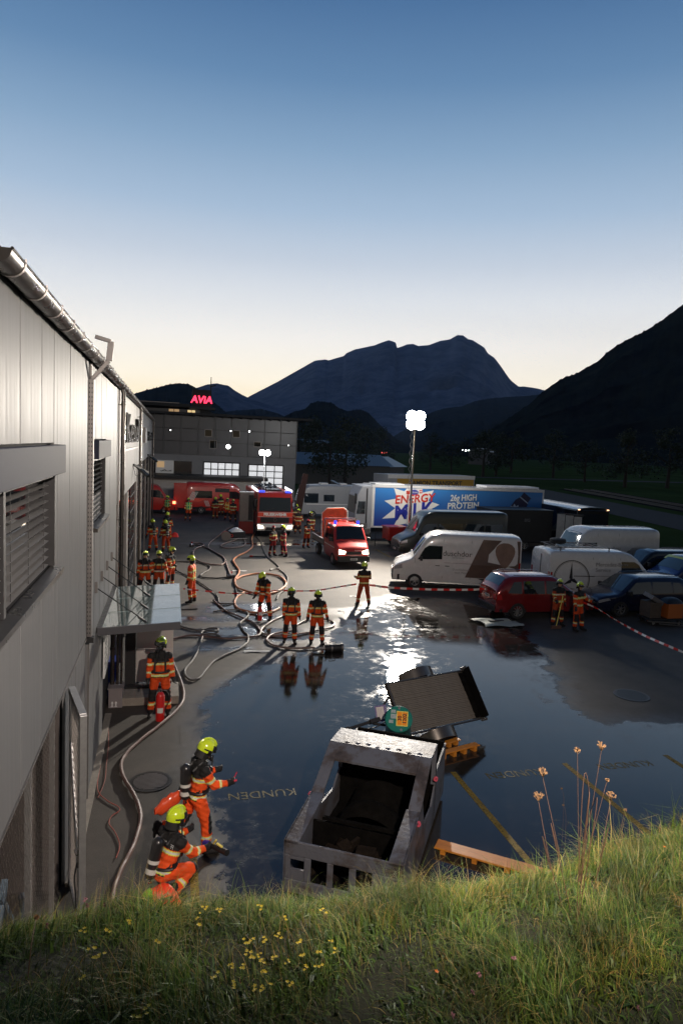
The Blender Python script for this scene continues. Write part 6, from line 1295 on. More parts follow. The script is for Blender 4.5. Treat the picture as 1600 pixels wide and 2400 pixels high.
mb = MB(); mb.grid(lambda u, v: (-.75+1.5*u+.12*math.sin(5*v), -.5+1.1*v-.3*u, .02+.05*abs(math.sin(5*u+3*v))+.04*abs(math.sin(9*v))), 14, 10); mb.build('sheet_cloth', mat('pale_green_sheet', (.33, .36, .31), .5), t, smooth=True)
mb = MB(); mb.bar((-.3, .0, .1), (.3, -.1, .1), .12, .03); mb.build('fold', M_dark, t)
for x, y, w_, lab in ((562, 1338, .35, 'white paper scrap on the wet ground beside the breeching'), (602, 1527, .4, 'pale scrap lying on dry asphalt above the puddle'), (830, 1398, .2, 'small pale scrap by the tape-holding firefighter')):
    p = G(x, y, .012); mb = MB(); mb.grid(lambda u, v: (-w_+2*w_*u, -.08+.16*v+.05*math.sin(6*u), .02*abs(math.sin(4*u+2*v))), 6, 4); o = mb.build('paper_scrap', mat('pale_scrap', (.45, .45, .45), .6), None, loc=tuple(p)); tag(o, lab, 'scrap')

# ================================================================= BARRIER TAPE
def tape_mat():
    m = bpy.data.materials.new('barrier_tape_print'); m.use_nodes = True; n = m.node_tree.nodes; l = m.node_tree.links; b = n['Principled BSDF']; a = n.new('ShaderNodeAttribute'); a.attribute_name = 'run'
    d = n.new('ShaderNodeMath'); d.operation = 'MULTIPLY'; d.inputs[1].default_value = 2.0; l.new(a.outputs['Fac'], d.inputs[0]); f = n.new('ShaderNodeMath'); f.operation = 'FRACT'; l.new(d.outputs[0], f.inputs[0]); g = n.new('ShaderNodeMath'); g.operation = 'GREATER_THAN'; g.inputs[1].default_value = .5; l.new(f.outputs[0], g.inputs[0])
    mx = n.new('ShaderNodeMix'); mx.data_type = 'RGBA'; l.new(g.outputs[0], mx.inputs[0]); mx.inputs[6].default_value = (.62, .02, .015, 1); mx.inputs[7].default_value = (.75, .73, .70, 1); l.new(mx.outputs[2], b.inputs['Base Color']); b.inputs['Roughness'].default_value = .35; return m
M_tape = tape_mat()
def tape(pts, label, w=.075, tw=0.0):
    P = smooth_path(pts, 14); V = []; F = []; run = []; s = 0
    for i, p in enumerate(P):
        if i: s += (p-P[i-1]).length
        a = tw*math.sin(s*1.1); d = (P[min(i+1, len(P)-1)]-P[max(i-1, 0)]).normalized(); side = Vector((d.y, -d.x, 0)).normalized()
        off = (Vector((0, 0, 1))*math.cos(a)+side*math.sin(a))*w/2; V += [p-off, p+off]; run += [s, s]
    F = [(2*i, 2*i+2, 2*i+3, 2*i+1) for i in range(len(P)-1)]; me = bpy.data.meshes.new('barrier_tape'); me.from_pydata([tuple(v) for v in V], [], F); me.materials.append(M_tape)
    at = me.attributes.new('run', 'FLOAT', 'POINT'); at.data.foreach_set('value', run); return tag(mesh_obj('barrier_tape', me), label, 'barrier tape', 'red and white barrier tapes')
tape([G(866, 1371, 1.0), G(925, 1378, .98), G(1040, 1382, .97), G(1145, 1380, 1.0), (16.0, 26.2, 1.0)], 'taut red and white tape running right from the lone firefighter to the parked vans', .085)
tape([G(835, 1369, 1.0), G(790, 1376, .95), G(740, 1384, .92), G(700, 1385, .92), G(650, 1384, .9), G(600, 1389, .86), G(550, 1391, .85), G(500, 1387, .88), G(430, 1380, .95)], 'sagging red and white tape running left behind the two facing firefighters', .06, .9)
tape([(15.1, 22.3, 1.08), G(1400, 1427, .95), G(1440, 1452, .85), G(1500, 1485, .85), G(1560, 1512, .9), G(1640, 1545, 1.0)], 'red and white tape sloping down to the lower right from the red car', .07, .5)
p = G(1545, 1462, 0)
t = thing('cargo_cart', 'dark cart piled with boxes at the right edge beside the blue car', 'cart', (p.x, p.y, 0), -.1)
mb = MB(); mb.bb(-.75, .9, -.3, .5, .22, .28); mb.build('deck', M_dark, t)
for x in (-.5, .6):
    for y in (-.3, .45): wheel(t, x, y, .11, .07, 6, -1 if y < 0 else 1)
mb = MB(); mb.bar((-.75, -.32, .18), (1.0, -.42, .12), .05); mb.bar((-.3, -.4, .1), (.8, -.55, .06), .04); mb.build('frame_bars', M_steel, t)
M_card = mat('wet_cardboard', (.09, .065, .045), .7, noise=.3)
o = MB(); o.bb(-.5, .0, -.25, .4, 0, .62); tag(o.build('brown_box', M_card, None, bevel=.01, loc=(p.x-.15, p.y+.05, .285)), 'dark brown box on the cart, left of the orange crate', 'box')
M_ocr = mat('orange_crate', (.50, .13, .02), .5); o = MB(); o.bb(-.25, .45, -.3, .3, 0, .58); tag(o.build('orange_crate', M_ocr, None, bevel=.015, loc=(p.x+.32, p.y-.02, .285)), 'orange crate on the cart at the right edge', 'crate')
o = MB(); o.box(0, 0, 0, .7, .5, .16, .2, .2, .45); tag(o.build('cover_board', mat('grey_lid', (.16, .15, .15), .5), None, bevel=.01, loc=(p.x-.35, p.y+.05, 1.02)), 'grey slanted lid lying on the brown box of the cart', 'lid')
o = MB(); o.grid(lambda u, v: (-.4+.8*u, -.3+.6*v, .22*math.sin(PI*u)**.4*math.sin(PI*v)**.4), 10, 8); tag(o.build('dark_bag', M_black, None, smooth=True, loc=(p.x+.42, p.y, .87)), 'dark bag lying on top of the orange crate', 'bag')
# ================================================================= PEOPLE
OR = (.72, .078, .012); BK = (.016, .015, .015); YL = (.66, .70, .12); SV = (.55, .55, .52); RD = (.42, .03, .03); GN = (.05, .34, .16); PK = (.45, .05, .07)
M_suit = mat('suit_cloth', (1, 1, 1), .75, spec=.25, attr='suit', bump=.35, bscale=60, noise=.28, nscale=6)
M_helm = mat('helmet_yellow', (.55, .70, .02), .22, coat=.8); M_helmb = mat('helmet_black_trim', (.012, .012, .012), .3); M_visor = mat('visor', (.02, .02, .022), .05, coat=1); M_glove = mat('glove_leather', (.014, .013, .013), .6, noise=.2)
M_cyl = mat('air_cylinder', (.016, .015, .016), .3, coat=.6, noise=.2); M_lab = mat('pale_label', (.55, .54, .5), .5)
def cap(p0, r0, p1, r1, n=14, sx=None):
    """closed tapered capsule with rounded ends"""
    p0 = Vector(p0); p1 = Vector(p1); d = p1-p0; L_ = d.length or 1e-6; d = d/L_
    up = Vector((0, 0, 1)) if abs(d.z) < .9 else Vector((0, 1, 0)); x = d.cross(up).normalized(); y = x.cross(d)
    rings = [(-r0*math.cos(a), r0*math.sin(a)) for a in (.35, .8, 1.25)]+[(0, r0), (L_*.5, (r0+r1)/2), (L_, r1)]+[(L_+r1*math.sin(a), r1*math.cos(a)) for a in (.35, .8, 1.25)]
    vs = [p0-d*r0]+[p0+d*h+(x*math.cos(2*PI*k/n)+y*math.sin(2*PI*k/n))*r for h, r in rings for k in range(n)]+[p1+d*r1]; m = len(rings)
    fs = [(0, 1+(k+1) % n, 1+k) for k in range(n)]+[(1+i*n+k, 1+i*n+(k+1) % n, 1+(i+1)*n+(k+1) % n, 1+(i+1)*n+k) for i in range(m-1) for k in range(n)]
    e = len(vs)-1; fs += [(e, 1+(m-1)*n+k, 1+(m-1)*n+(k+1) % n) for k in range(n)]; return vs, fs
def fk(P):
    """joints of a figure facing +Y, feet on z = 0"""
    ln = P.get('lean', 0); sl = P.get('side', 0); u = Vector((math.sin(sl), math.sin(ln)*math.cos(sl), math.cos(ln)*math.cos(sl))); J = {}
    hipw = .095; legs = {}
    for s, k in ((-1, 'L'), (1, 'R')):
        a, kb, o = P.get('leg'+k, (0.03, .06, .09)); th = Vector((s*math.sin(o), math.sin(a), -math.cos(a)*math.cos(o))).normalized(); sh = Vector((s*math.sin(o)*.6, math.sin(a-kb), -math.cos(a-kb)*math.cos(o))).normalized()
        if 'knee'+k in P: pass
        legs[k] = (s, th, sh)
    def foot(pel, k): s, th, sh = legs[k]; h = pel+Vector((s*hipw, 0, 0)); kn = h+th*.44; an = kn+sh*.42; return h, kn, an
    low = min(foot(Vector((0, 0, 0)), k)[2].z for k in 'LR'); pel = Vector((0, 0, .10-low)); J['pel'] = pel
    for k in 'LR':
        h, kn, an = foot(pel, k); s = legs[k][0]; tip = an+Vector((s*.03, .17, -.055)) if an.z < .2 else an+Vector((s*.02, .05, -.17)); J['hip'+k], J['kn'+k], J['an'+k], J['toe'+k] = h, kn, an, tip
    J['waist'] = pel+u*.14; J['chest'] = pel+u*.36; J['neck'] = pel+u*.53; hl = P.get('head', ln*.6); hs = P.get('hside', 0); hu = Vector((math.sin(hs), math.sin(hl), math.cos(hl))).normalized(); J['head'] = J['neck']+hu*.15; J['hu'] = hu; J['u'] = u
    tw = P.get('twist', 0); rt = Vector((math.cos(tw), math.sin(tw), 0)); fw = u.cross(rt)*-1; J['fw'] = Vector((-math.sin(tw), math.cos(tw), 0))
    for s, k in ((-1, 'L'), (1, 'R')):
        sh = J['chest']+u*.10+rt*s*.19; a, o, b, i = P.get('arm'+k, (.05, .16, .25, 0)); f = J['fw']
        d1 = (f*math.sin(a)*math.cos(o)+rt*s*math.sin(o)+Vector((0, 0, -1))*math.cos(a)*math.cos(o)).normalized(); d2 = (f*math.sin(a+b)+rt*s*(math.sin(o)-i)+Vector((0, 0, -1))*math.cos(a+b)).normalized()
        J['sh'+k] = sh; J['el'+k] = sh+d1*.29; J['wr'+k] = J['el'+k]+d2*.25; J['hd'+k] = d2
    return J
BODY = []
def gloves(J, k, parent, curl):
    s = -1 if k == 'L' else 1; w = J['wr'+k]; d = J['hd'+k].normalized(); pn = J['fw'].cross(d); pn = pn.normalized() if pn.length > .1 else Vector((s, 0, 0)); q = d.cross(pn).normalized()
    mb = MB(); mb.add(*cap(w-d*.03, .045, w+d*.03, .042, 10)); mb.add(*cap(w+d*.02-q*.02, .03, w+d*.08-q*.022, .026, 10)); mb.add(*cap(w+d*.02+q*.02, .03, w+d*.08+q*.022, .026, 10))
    for i, (o_, L1) in enumerate(((-.033, .034), (-.011, .04), (.011, .038), (.033, .030))):
        b0 = w+d*.085+q*o_; c = curl; in_ = -pn*s; b1 = b0+(d*math.cos(c)+in_*math.sin(c))*L1; b2 = b1+(d*math.cos(2*c)+in_*math.sin(2*c))*L1*.85; mb.add(*cap(b0, .0125, b1, .0115, 8)); mb.add(*cap(b1, .0115, b2, .010, 8))
    t0 = w+d*.03-q*.035; mb.add(*cap(t0, .015, t0+(d*.7-q*.5).normalized()*.035-pn*s*.01, .0135, 8)); t1 = t0+(d*.7-q*.5).normalized()*.035-pn*s*.01; mb.add(*cap(t1, .0135, t1+(d*.95-q*.1-pn*s*.3).normalized()*.028, .011, 8))
    o = mb.build('glove', M_glove, parent, recalc=False); rm = o.modifiers.new('r', 'REMESH'); rm.mode = 'VOXEL'; rm.voxel_size = .009; rm.use_smooth_shade = True
_hm = {}
def helmet(parent, J, P, style):
    key = style
    if key not in _hm:
        r = .138; col = {'y': M_helm, 'r': mat('helmet_red', (.55, .03, .02), .25, coat=.8)}[style]
        mb = MB()
        def f(u, v):
            th = u*PI*.60; ph = 2*PI*v; x = r*.92*math.sin(th)*math.sin(ph); y = r*1.12*math.sin(th)*math.cos(ph); z = r*1.05*math.cos(th)
            if z < -.0: z *= 1.25 if math.cos(ph) < .25 else .55
            y *= 1.04 if y < 0 else 1; return (x, y-.012, z+.055)
        mb.grid(f, 12, 22); a = mb
        ridge_ = MB(); ridge_.tube([(0, r*1.13*math.sin(t_)-.012, r*1.07*math.cos(t_)+.057) for t_ in [(-1.4+2.4*k/12) for k in range(13)]], .016, 6)
        vis = MB(); vis.grid(lambda u, v: (r*.955*math.sin(-1.35+2.7*v)*math.sin(1.0+.62*u), r*1.17*math.cos(-1.35+2.7*v)*math.sin(1.0+.62*u)-.008, r*1.06*math.cos(1.0+.62*u)+.055), 4, 14)
        br = MB(); br.tube([(r*.97*math.sin(a_)*.98, r*1.15*math.cos(a_)-.012, .047+.0*a_) for a_ in [(-2.2+4.4*k/16) for k in range(17)]], .010, 6)
        for s in (-1, 1): br.box(s*r*.93, -.0, .03, .012, .06, .05, 0, 0, 0)
        flap = MB(); flap.grid(lambda u, v: (r*.86*math.sin(PI-1.2+2.4*v), r*1.02*math.cos(PI-1.2+2.4*v)-.012, .02-.13*u), 4, 12)
        _hm[key] = [('shell', a, col), ('crest', ridge_, col), ('visor', vis, M_visor), ('trim', br, M_helmb), ('neck_flap', flap, M_glove), {}]
    L_ = _hm[key]; st = L_[-1]; hw = bpy.data.objects.new('helmet', None)
    q = J['hu'].to_track_quat('Z', 'Y'); yaw = P.get('hyaw', 0); rotm = (Vector((0, 0, 1)).rotation_difference(J['hu'])).to_matrix() @ Matrix.Rotation(yaw, 3, 'Z')
    root = None
    for nm, mb, m in L_[:-1]:
        par = parent if root is None else root
        if nm not in st: o = mb.build('helmet' if nm == 'shell' else nm, m, par, smooth=True, recalc=False); st[nm] = o.data
        else: o = mesh_obj('helmet' if nm == 'shell' else nm, st[nm], par)
        if root is None: root = o; o.location = J['head']+J['hu']*.02; o.rotation_euler = rotm.to_euler()
    bpy.data.objects.remove(hw); return root
def person(label, x, y, face, P=None, style='y', suit='std', ba=False, near=1, scale=1.0, mask=False, group='firefighters in the yard', vest=None):
    """face: heading in radians of the look direction (0 = +Y)"""
    P = P or {}; t = thing('person', label, 'person', (x, y, 0), face, group); t.scale = (scale,)*3; J = fk(P); u = J['u']; rt = Vector((1, 0, 0))
    C = []
    def b(name, p0, r0, p1, r1): C.append((name, Vector(p0), r0, Vector(p1), r1))
    for s in (-.075, .075): b('torso', J['pel']+rt*s, .135, J['waist']+rt*s, .125); b('torso', J['waist']+rt*s, .125, J['chest']+rt*s*1.15, .135); b('torso', J['chest']+rt*s*1.15, .135, J['chest']+u*.08+rt*s*1.3, .11)
    b('torso', J['chest'], .13, J['neck']-u*.02, .08); b('neck', J['neck'], .07, J['head'], .065); b('head', J['head']-J['hu']*.03, .078, J['head']+J['hu']*.05, .088)
    for k in 'LR':
        b('uarm'+k, J['sh'+k], .085, J['el'+k], .066); b('farm'+k, J['el'+k], .066, J['wr'+k], .052)
        b('thigh'+k, J['hip'+k], .118, J['kn'+k], .088); b('shin'+k, J['kn'+k], .088, J['an'+k]+Vector((0, 0, .05)), .078); b('boot'+k, J['an'+k]+Vector((0, 0, .12)), .07, J['an'+k]-Vector((0, .01, .035)), .062); b('boot'+k, J['an'+k]-Vector((0, .02, .04)), .056, J['toe'+k], .048)
    mb = MB()
    for nm, p0, r0, p1, r1 in C: mb.add(*cap(p0, r0, p1, r1))
    o = mb.build('body', M_suit, t, recalc=False); rm = o.modifiers.new('r', 'REMESH'); rm.mode = 'VOXEL'; rm.voxel_size = {3: .013, 2: .018, 1: .026, 0: .034}[near]; rm.use_smooth_shade = True
    sm = o.modifiers.new('s', 'SMOOTH'); sm.iterations = 4 if near > 1 else 2; sm.factor = .5
    BODY.append((o, C, J, P, suit, near, vest, mask)); helmet(t, J, P, style)
    for k in 'LR':
        if near >= 1: gloves(J, k, t, P.get('curl', .55))
    if mask:
        h = J['head']; f = (Vector((0, 0, 1)).rotation_difference(J['hu'])).to_matrix() @ Matrix.Rotation(P.get('hyaw', 0), 3, 'Z') @ Vector((0, 1, 0))
        mb = MB(); mb.add(*cap(h+f*.05-J['hu']*.02, .065, h+f*.075-J['hu']*.03, .055)); mk = mb.build('face_mask', M_visor, t, smooth=True, recalc=False)
        mb = MB(); mb.cyl(h+f*.12-J['hu']*.06, h+f*.17-J['hu']*.075, .032, .028, n=12); mb.build('valve', M_black, mk, smooth=True)
    if ba:
        fw = J['fw']; bk = J['chest']-fw*.22; ax = u
        ct = P.get('cylt', 0); ax = (u-fw*ct).normalized()
        mb = MB(); mb.add(*cap(bk+ax*.10, .085, bk-ax*.32, .08, 16)); cy = mb.build('air_cylinder', M_cyl, t, smooth=True, recalc=False)
        mb = MB(); mb.cyl(bk-ax*.24, bk-ax*.31, .0825, .0822, n=18, caps=False); mb.cyl(bk-ax*.12, bk-ax*.17, .0855, .0852, n=18, caps=False); mb.build('label_ring', M_lab, cy, smooth=True)
        mb = MB(); mb.cyl(bk-ax*.39, bk-ax*.45, .025, n=8); mb.cyl(bk-ax*.42-rt*.04, bk-ax*.42+rt*.05, .016, n=8); mb.build('cylinder_valve', M_chrome, cy)
        mb = MB()
        for s in (-1, 1): mb.tube([J['chest']-fw*.15+rt*s*.09+u*.08, J['chest']+u*.20+rt*s*.10-fw*.02, J['chest']+fw*.15+rt*s*.11+u*.08, J['waist']+fw*.17+rt*s*.12, J['waist']+rt*s*.20], .022, 6)
        a = [J['waist']-u*.03+(rt*math.cos(q)*.225+fw*math.sin(q)*.165) for q in [2*PI*k/18 for k in range(19)]]; mb.tube(a, .022, 6); mb.tube([J['chest']+fw*.15-rt*.11, J['chest']+fw*.17, J['chest']+fw*.15+rt*.11], .016, 6)
        mb.tube([bk-ax*.3, J['waist']+rt*.2-fw*.05, J['chest']+fw*.17+rt*.06, J['head']+fw*.14-u*.07], .012, 6); mb.build('harness', M_black, t, smooth=True)
    return t, J
def finish_bodies():
    dg = bpy.context.evaluated_depsgraph_get()
    for o in list(COL.objects):
        if o.name.startswith('glove') and o.modifiers:
            me = bpy.data.meshes.new_from_object(o.evaluated_get(dg)); o.modifiers.clear(); o.data = me; me.name = 'glove'
            if not me.materials: me.materials.append(M_glove)
    for o, C, J, P, suit, near, vest, mask in BODY:
        me = bpy.data.meshes.new_from_object(o.evaluated_get(dg)); o.modifiers.clear(); o.data = me; me.name = 'body'
        n = len(me.vertices); co = np.empty(n*3); me.vertices.foreach_get('co', co); V = co.reshape(-1, 3); no = np.empty(n*3); me.vertices.foreach_get('normal', no); NO = no.reshape(-1, 3)
        best = np.full(n, 1e9); bi = np.zeros(n, int); T = np.zeros(n)
        for i, (nm, p0, r0, p1, r1) in enumerate(C):
            a = np.array(p0); d = np.array(p1-p0); L2 = d@d; t = ((V-a)@d)/L2; tc0 = np.clip(t, 0, 1); dist = np.linalg.norm(V-(a+tc0[:, None]*d), axis=1)-(r0+(r1-r0)*tc0); m = dist < best; best[m] = dist[m]; bi[m] = i; T[m] = t[m]
        names = np.array([c[0] for c in C])[bi]; uu = np.array(J['u']); ht = (V-np.array(J['pel']))@uu; fw = np.array(J['fw']); front = (V-np.array(J['pel'])-ht[:, None]*uu)@fw; lat = V[:, 0]-J['pel'].x
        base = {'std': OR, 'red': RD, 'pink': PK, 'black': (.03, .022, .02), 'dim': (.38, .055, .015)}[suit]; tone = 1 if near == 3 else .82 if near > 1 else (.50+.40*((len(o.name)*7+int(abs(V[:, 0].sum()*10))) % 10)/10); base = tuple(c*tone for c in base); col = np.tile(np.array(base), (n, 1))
        tor = names == 'torso'; arms = np.char.startswith(names, 'uarm'); far_ = np.char.startswith(names, 'farm'); thi = np.char.startswith(names, 'thigh'); shi = np.char.startswith(names, 'shin'); boo = np.char.startswith(names, 'boot')
        def setc(m, c): col[m] = c
        def band(m, x, c0, hw): setc(m & (np.abs(x-c0) < hw), YL); setc(m & (np.abs(x-c0) < hw*.45), SV)
        if vest: setc(tor & (ht > .0), vest)
        else:
            setc(tor & (ht > .34), BK)                                  # black yoke
            if suit == 'black': setc(tor & (ht > -.05), BK)
        setc(tor & (ht < .0) & (ht > -.02), BK)
        hw = .030 if near > 1 else .036
        band(tor, ht, .30, hw); band(tor, ht, .03, hw)
        if vest: band(tor & (np.abs(np.abs(lat)-.10) < 9), np.abs(lat)*1.0, .10, .02)
        yk = arms & (T < .22) & (suit != 'pink'); setc(yk, base if near < 2 and vest else (BK if not vest else base)); setc(arms & (T < .06), BK if not vest else vest)
        band(arms, T*.29, .19, .026); band(far_, T*.25, .10, .024); setc(far_ & (T > .85), BK)
        kn = np.array([False]*n)
        for k in 'LR':
            kp = np.array(J['kn'+k]); dd = np.linalg.norm(V-kp, axis=1); kn |= (dd < .16) & (((V-kp)@fw) > .0) & (names != 'torso')
        setc(kn & (thi | shi), BK); setc(shi & (T > .0) & (T < .42) & (((NO@fw) > .15)), BK)
        band(shi, T*.42, .25, .030); setc(boo, BK); setc(shi & (T > .93), BK)
        setc((names == 'neck'), BK)
        hd = names == 'head'; setc(hd, (.42, .26, .19) if not mask else BK)
        hf = (V-np.array(J['head'])); setc(hd & ((hf@fw) < .02), BK)
        rl = fr(64, 7); jit = .006*np.sin(V[:, 2]*38+3*np.sin(V[:, 0]*21))*np.sin(V[:, 0]*33+V[:, 1]*29+2*np.sin(V[:, 2]*17))
        jit += .004*np.sin(V[:, 2]*71+V[:, 1]*40)
        jit[hd | boo] = 0; V2 = V+NO*jit[:, None]; me.vertices.foreach_set('co', V2.reshape(-1)); me.update()
        at = me.attributes.new('suit', 'FLOAT_COLOR', 'POINT'); cc = np.ones((n, 4)); cc[:, :3] = col; at.data.foreach_set('color', cc.reshape(-1))
        if not me.materials: me.materials.append(M_suit)
        me.shade_smooth()
def look(x, y, tx=0, ty=0): return -math.atan2(tx-x, ty-y)   # heading so that local +Y points to (tx, ty)
def ext(t, loc, label, r=.085, h=.52, ground=True, rx=0, top=None):
    """fire extinguisher as its own thing, world coordinates"""
    e = thing('fire_extinguisher', label, 'fire extinguisher', loc); e.rotation_euler = (rx, 0, 0)
    M_ex = mat('extinguisher_red', (.50, .012, .01), .28, coat=.6); mb = MB(); mb.lathe([(.001, 0), (r, .0), (r, h-.08), (r*.75, h-.02), (r*.3, h+.02), (.001, h+.02)], n=20); mb.build('bottle', M_ex, e, smooth=True)
    mb = MB(); mb.cyl((0, 0, h+.01), (0, 0, h+.08), .022, n=8); mb.bar((0, 0, h+.08), (.0, -.12, h+.11), .02); mb.bar((0, 0, h+.06), (0, -.11, h+.05), .016); mb.build('valve_head', M_chrome, e)
    mb = MB(); mb.tube(smooth_path([(0, 0, h+.05), (.14, .0, h+.02), (.2, 0, h-.18), (.12, -.02, h-.38), (r+.02, 0, h-.45)]), .011, 6); mb.build('hose', M_black, e, smooth=True)
    mb = MB(); mb.grid(lambda u, v: ((r+.002)*math.sin(PI-.7+1.4*u), (r+.002)*math.cos(PI-.7+1.4*u), .2+.12*v), 6, 1); mb.build('label_band', M_lab, e); return e

# --- near figures
WALK = dict(lean=.12, head=.50, legL=(-.35, .95, .05), legR=(.30, .30, .08), armL=(.45, .15, 1.15, .1), armR=(.50, .12, 1.05, .1), curl=.8, cylt=.12)
F1 = person('firefighter in orange suit walking right with air cylinder and a red radio in hand', .50, 10.45, -1.25, WALK, ba=True, near=3, mask=True, scale=1.01)
CR = dict(lean=.42, head=.25, legL=(1.65, 2.3, .16), legR=(1.35, 2.35, .18), armL=(.85, .12, .75, .1), armR=(.65, .15, .85, .1), curl=.9, cylt=.15)
F2 = person('crouching firefighter nearest the grass with black air cylinder and a red bag', -.02, 9.42, -.95, CR, ba=True, near=3, mask=True, scale=1.0)
me = text_mb('FEUERWEHR', .075, .001); me.materials.clear(); me.materials.append(M_wtext)
t_, J_ = F2; cpt = J_['chest']+J_['u']*.07-J_['fw']*.118; o = mesh_obj('back_lettering', me, t_, cpt); o.rotation_euler = (PI/2-.42, 0, PI); o.rotation_euler = (PI/2+.42, 0, PI)
FL_POSE = dict(lean=.02, head=.12, hyaw=-.5, legL=(.02, .04, .14), legR=(.02, .04, .14), armL=(-.02, .20, .22, .02), armR=(.10, .18, .35, .10), curl=.6)
F3 = person('firefighter standing at the doorway behind a red extinguisher', -.13, 16.05, look(-.13, 16.05), FL_POSE, ba=True, near=2, mask=True, scale=1.03)
ext(None, (-.11, 15.78, 0), 'red extinguisher standing between the boots of the doorway firefighter', .10, .66)
# held items
def world(tj, k): t, J = tj; return Matrix.Rotation(t.rotation_euler.z, 3, 'Z') @ (J['wr'+k]+J['hd'+k]*.09)*t.scale[0]+t.location
p = world(F1, 'R'); o = MB(); o.box(0, 0, 0, .05, .03, .13, .3, .9); o.cyl((.0, .03, .05), (.05, .12, .09), .01, n=6); tag(o.build('radio', mat('red_device', (.5, .02, .05), .4), None, bevel=.006, loc=tuple(p)), 'small red hand-held device in the glove of the walking firefighter', 'radio')
t, J = F1; bg_ = thing('red_bag', 'orange-red plastic bag hanging behind the walking firefighter', 'bag', (.27, 10.48, .78), .35)
mb = MB(); mb.grid(lambda u, v: (-.42+.45*u, .08*math.cos(2*PI*v)*(math.sin(PI*(u*.9+.05))**.6), .13*math.sin(2*PI*v)*(math.sin(PI*(u*.9+.05))**.6)+.18*u+.015*math.sin(22*u+9*v)), 12, 16); mb.build('bag_body', mat('orange_plastic_bag', (.62, .07, .02), .25, coat=.5, noise=.15), bg_, smooth=True)
mb = MB(); mb.tube([(-.1, 0, .1), (.0, .05, .28), (.12, 0, .4)], .012, 6); mb.build('strap', M_black, bg_)
p = world(F2, 'R'); br = thing('branch_pipe', 'black branch pipe held by the crouching firefighter', 'nozzle', tuple(p), -1.0); mb = MB(); mb.cyl((-.05, 0, .0), (.38, 0, .06), .035, .045, n=12); mb.build('barrel', M_black, br, smooth=True); mb = MB(); mb.cyl((-.16, 0, -.03), (-.05, 0, 0), .045, n=12); mb.build('coupling', mat('blue_coupling', (.05, .04, .35), .3, .3), br); mb = MB(); mb.bar((.05, 0, .04), (.12, 0, .14), .02); mb.box(.2, 0, .095, .12, .03, .02); mb.build('lever', M_hy, br)
rb = thing('rescue_bag', 'bright red rescue bag with green flap at the crouching firefighter side', 'bag', (-.02, 9.02, .02), .3)
mb = MB(); mb.grid(lambda u, v: (-.30+.60*u, -.20+.40*v, .03+.40*math.sin(PI*u)**.45*math.sin(PI*v)**.4+.02*math.sin(15*u+7*v)), 18, 14); mb.build('bag_body', mat('fluorescent_red_cloth', (.85, .045, .01), .5, noise=.12, nscale=9), rb, smooth=True)
mb = MB(); mb.grid(lambda a, b: (lambda u, v: (-.305+.61*u, -.205+.41*v, .045+.40*math.sin(PI*u)**.45*math.sin(PI*v)**.4+.02*math.sin(15*u+7*v)))(.08+.22*a, .12+.6*b), 8, 12); mb.build('green_flap', mat('fluorescent_green_cloth', (.30, .62, .04), .5, noise=.15, nscale=14), rb, smooth=True)
mb = MB(); mb.tube([(-.3, -.25, .3), (-.1, -.27, .42), (.1, -.26, .40)], .014, 6); mb.build('zip', M_black, rb)
STD = dict()
def ST(**k): d = dict(legL=(.02, .05, .12), legR=(.02, .05, .12), armL=(0, .2, .3, .05), armR=(.05, .2, .3, .05)); j = lambda a, s: tuple(v+random.uniform(-s, s) for v in a); d = {q: (j(w, .10) if q.startswith('arm') else (w[0]+random.uniform(-.1, .1), w[1]+random.uniform(0, .12), w[2]+random.uniform(-.03, .08))) for q, w in d.items()}; d['hyaw'] = random.uniform(-.5, .5); d['head'] = random.uniform(.05, .3); d.update(k); return d
A = person('firefighter with arms at the sides, left of the two facing the puddle', 3.92, 21.6, look(3.92, 21.6, 1, 0), ST(head=.1, hyaw=.3, legL=(.12, .08, .08), legR=(-.1, .05, .1)), ba=True, near=2, mask=True, scale=1.0)
A = person('firefighter facing the camera directly behind the black nozzle', 4.75, 21.35, look(4.75, 21.35, 2.5, 0), ST(head=.35, armL=(.05, .3, .35, .1), armR=(.05, .3, .35, .1)), ba=True, near=2, mask=True, scale=.99)
A = person('firefighter with head bowed and legs apart carrying a small red extinguisher', 3.50, 24.75, look(3.5, 24.75, -6, 12), ST(lean=.22, head=.8, legL=(.15, .1, .28), legR=(-.1, .1, .28), armL=(.3, .12, .3, .1), armR=(.3, .12, .3, .1)), ba=True, near=2, scale=1.02)
ext(None, (3.28, 24.35, .05), 'red extinguisher beside the leg of the bowed firefighter', .085, .5)
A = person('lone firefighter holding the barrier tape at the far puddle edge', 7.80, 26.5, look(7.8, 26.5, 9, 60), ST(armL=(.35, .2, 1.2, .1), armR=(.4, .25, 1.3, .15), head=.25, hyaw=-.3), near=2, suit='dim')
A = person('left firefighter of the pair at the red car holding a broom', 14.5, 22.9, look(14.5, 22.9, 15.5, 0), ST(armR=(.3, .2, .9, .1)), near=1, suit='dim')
A = person('right firefighter of the pair at the red car holding the tape end', 14.95, 22.25, look(14.95, 22.25, 20, 10), ST(armL=(.5, .4, .7, -.2), legL=(.2, .15, .1)), near=1)
p = G(1290, 1455, 0); br = thing('broom', 'broom held upright by the left firefighter at the red car', 'broom', (14.25, 22.5, 0)); mb = MB(); mb.cyl((0, 0, .1), (.25, .1, 1.25), .016, n=8); mb.build('handle', M_hy, br); mb = MB(); mb.bb(-.2, .2, -.03, .04, 0, .12); mb.build('brush', M_hk, br)
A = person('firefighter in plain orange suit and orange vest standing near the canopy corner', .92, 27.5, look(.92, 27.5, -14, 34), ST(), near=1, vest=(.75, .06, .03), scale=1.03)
A = person('leftmost firefighter of the trio waiting behind the canopy', -.92, 29.0, look(-1, 29, 3, 0), ST(), ba=True, near=1)
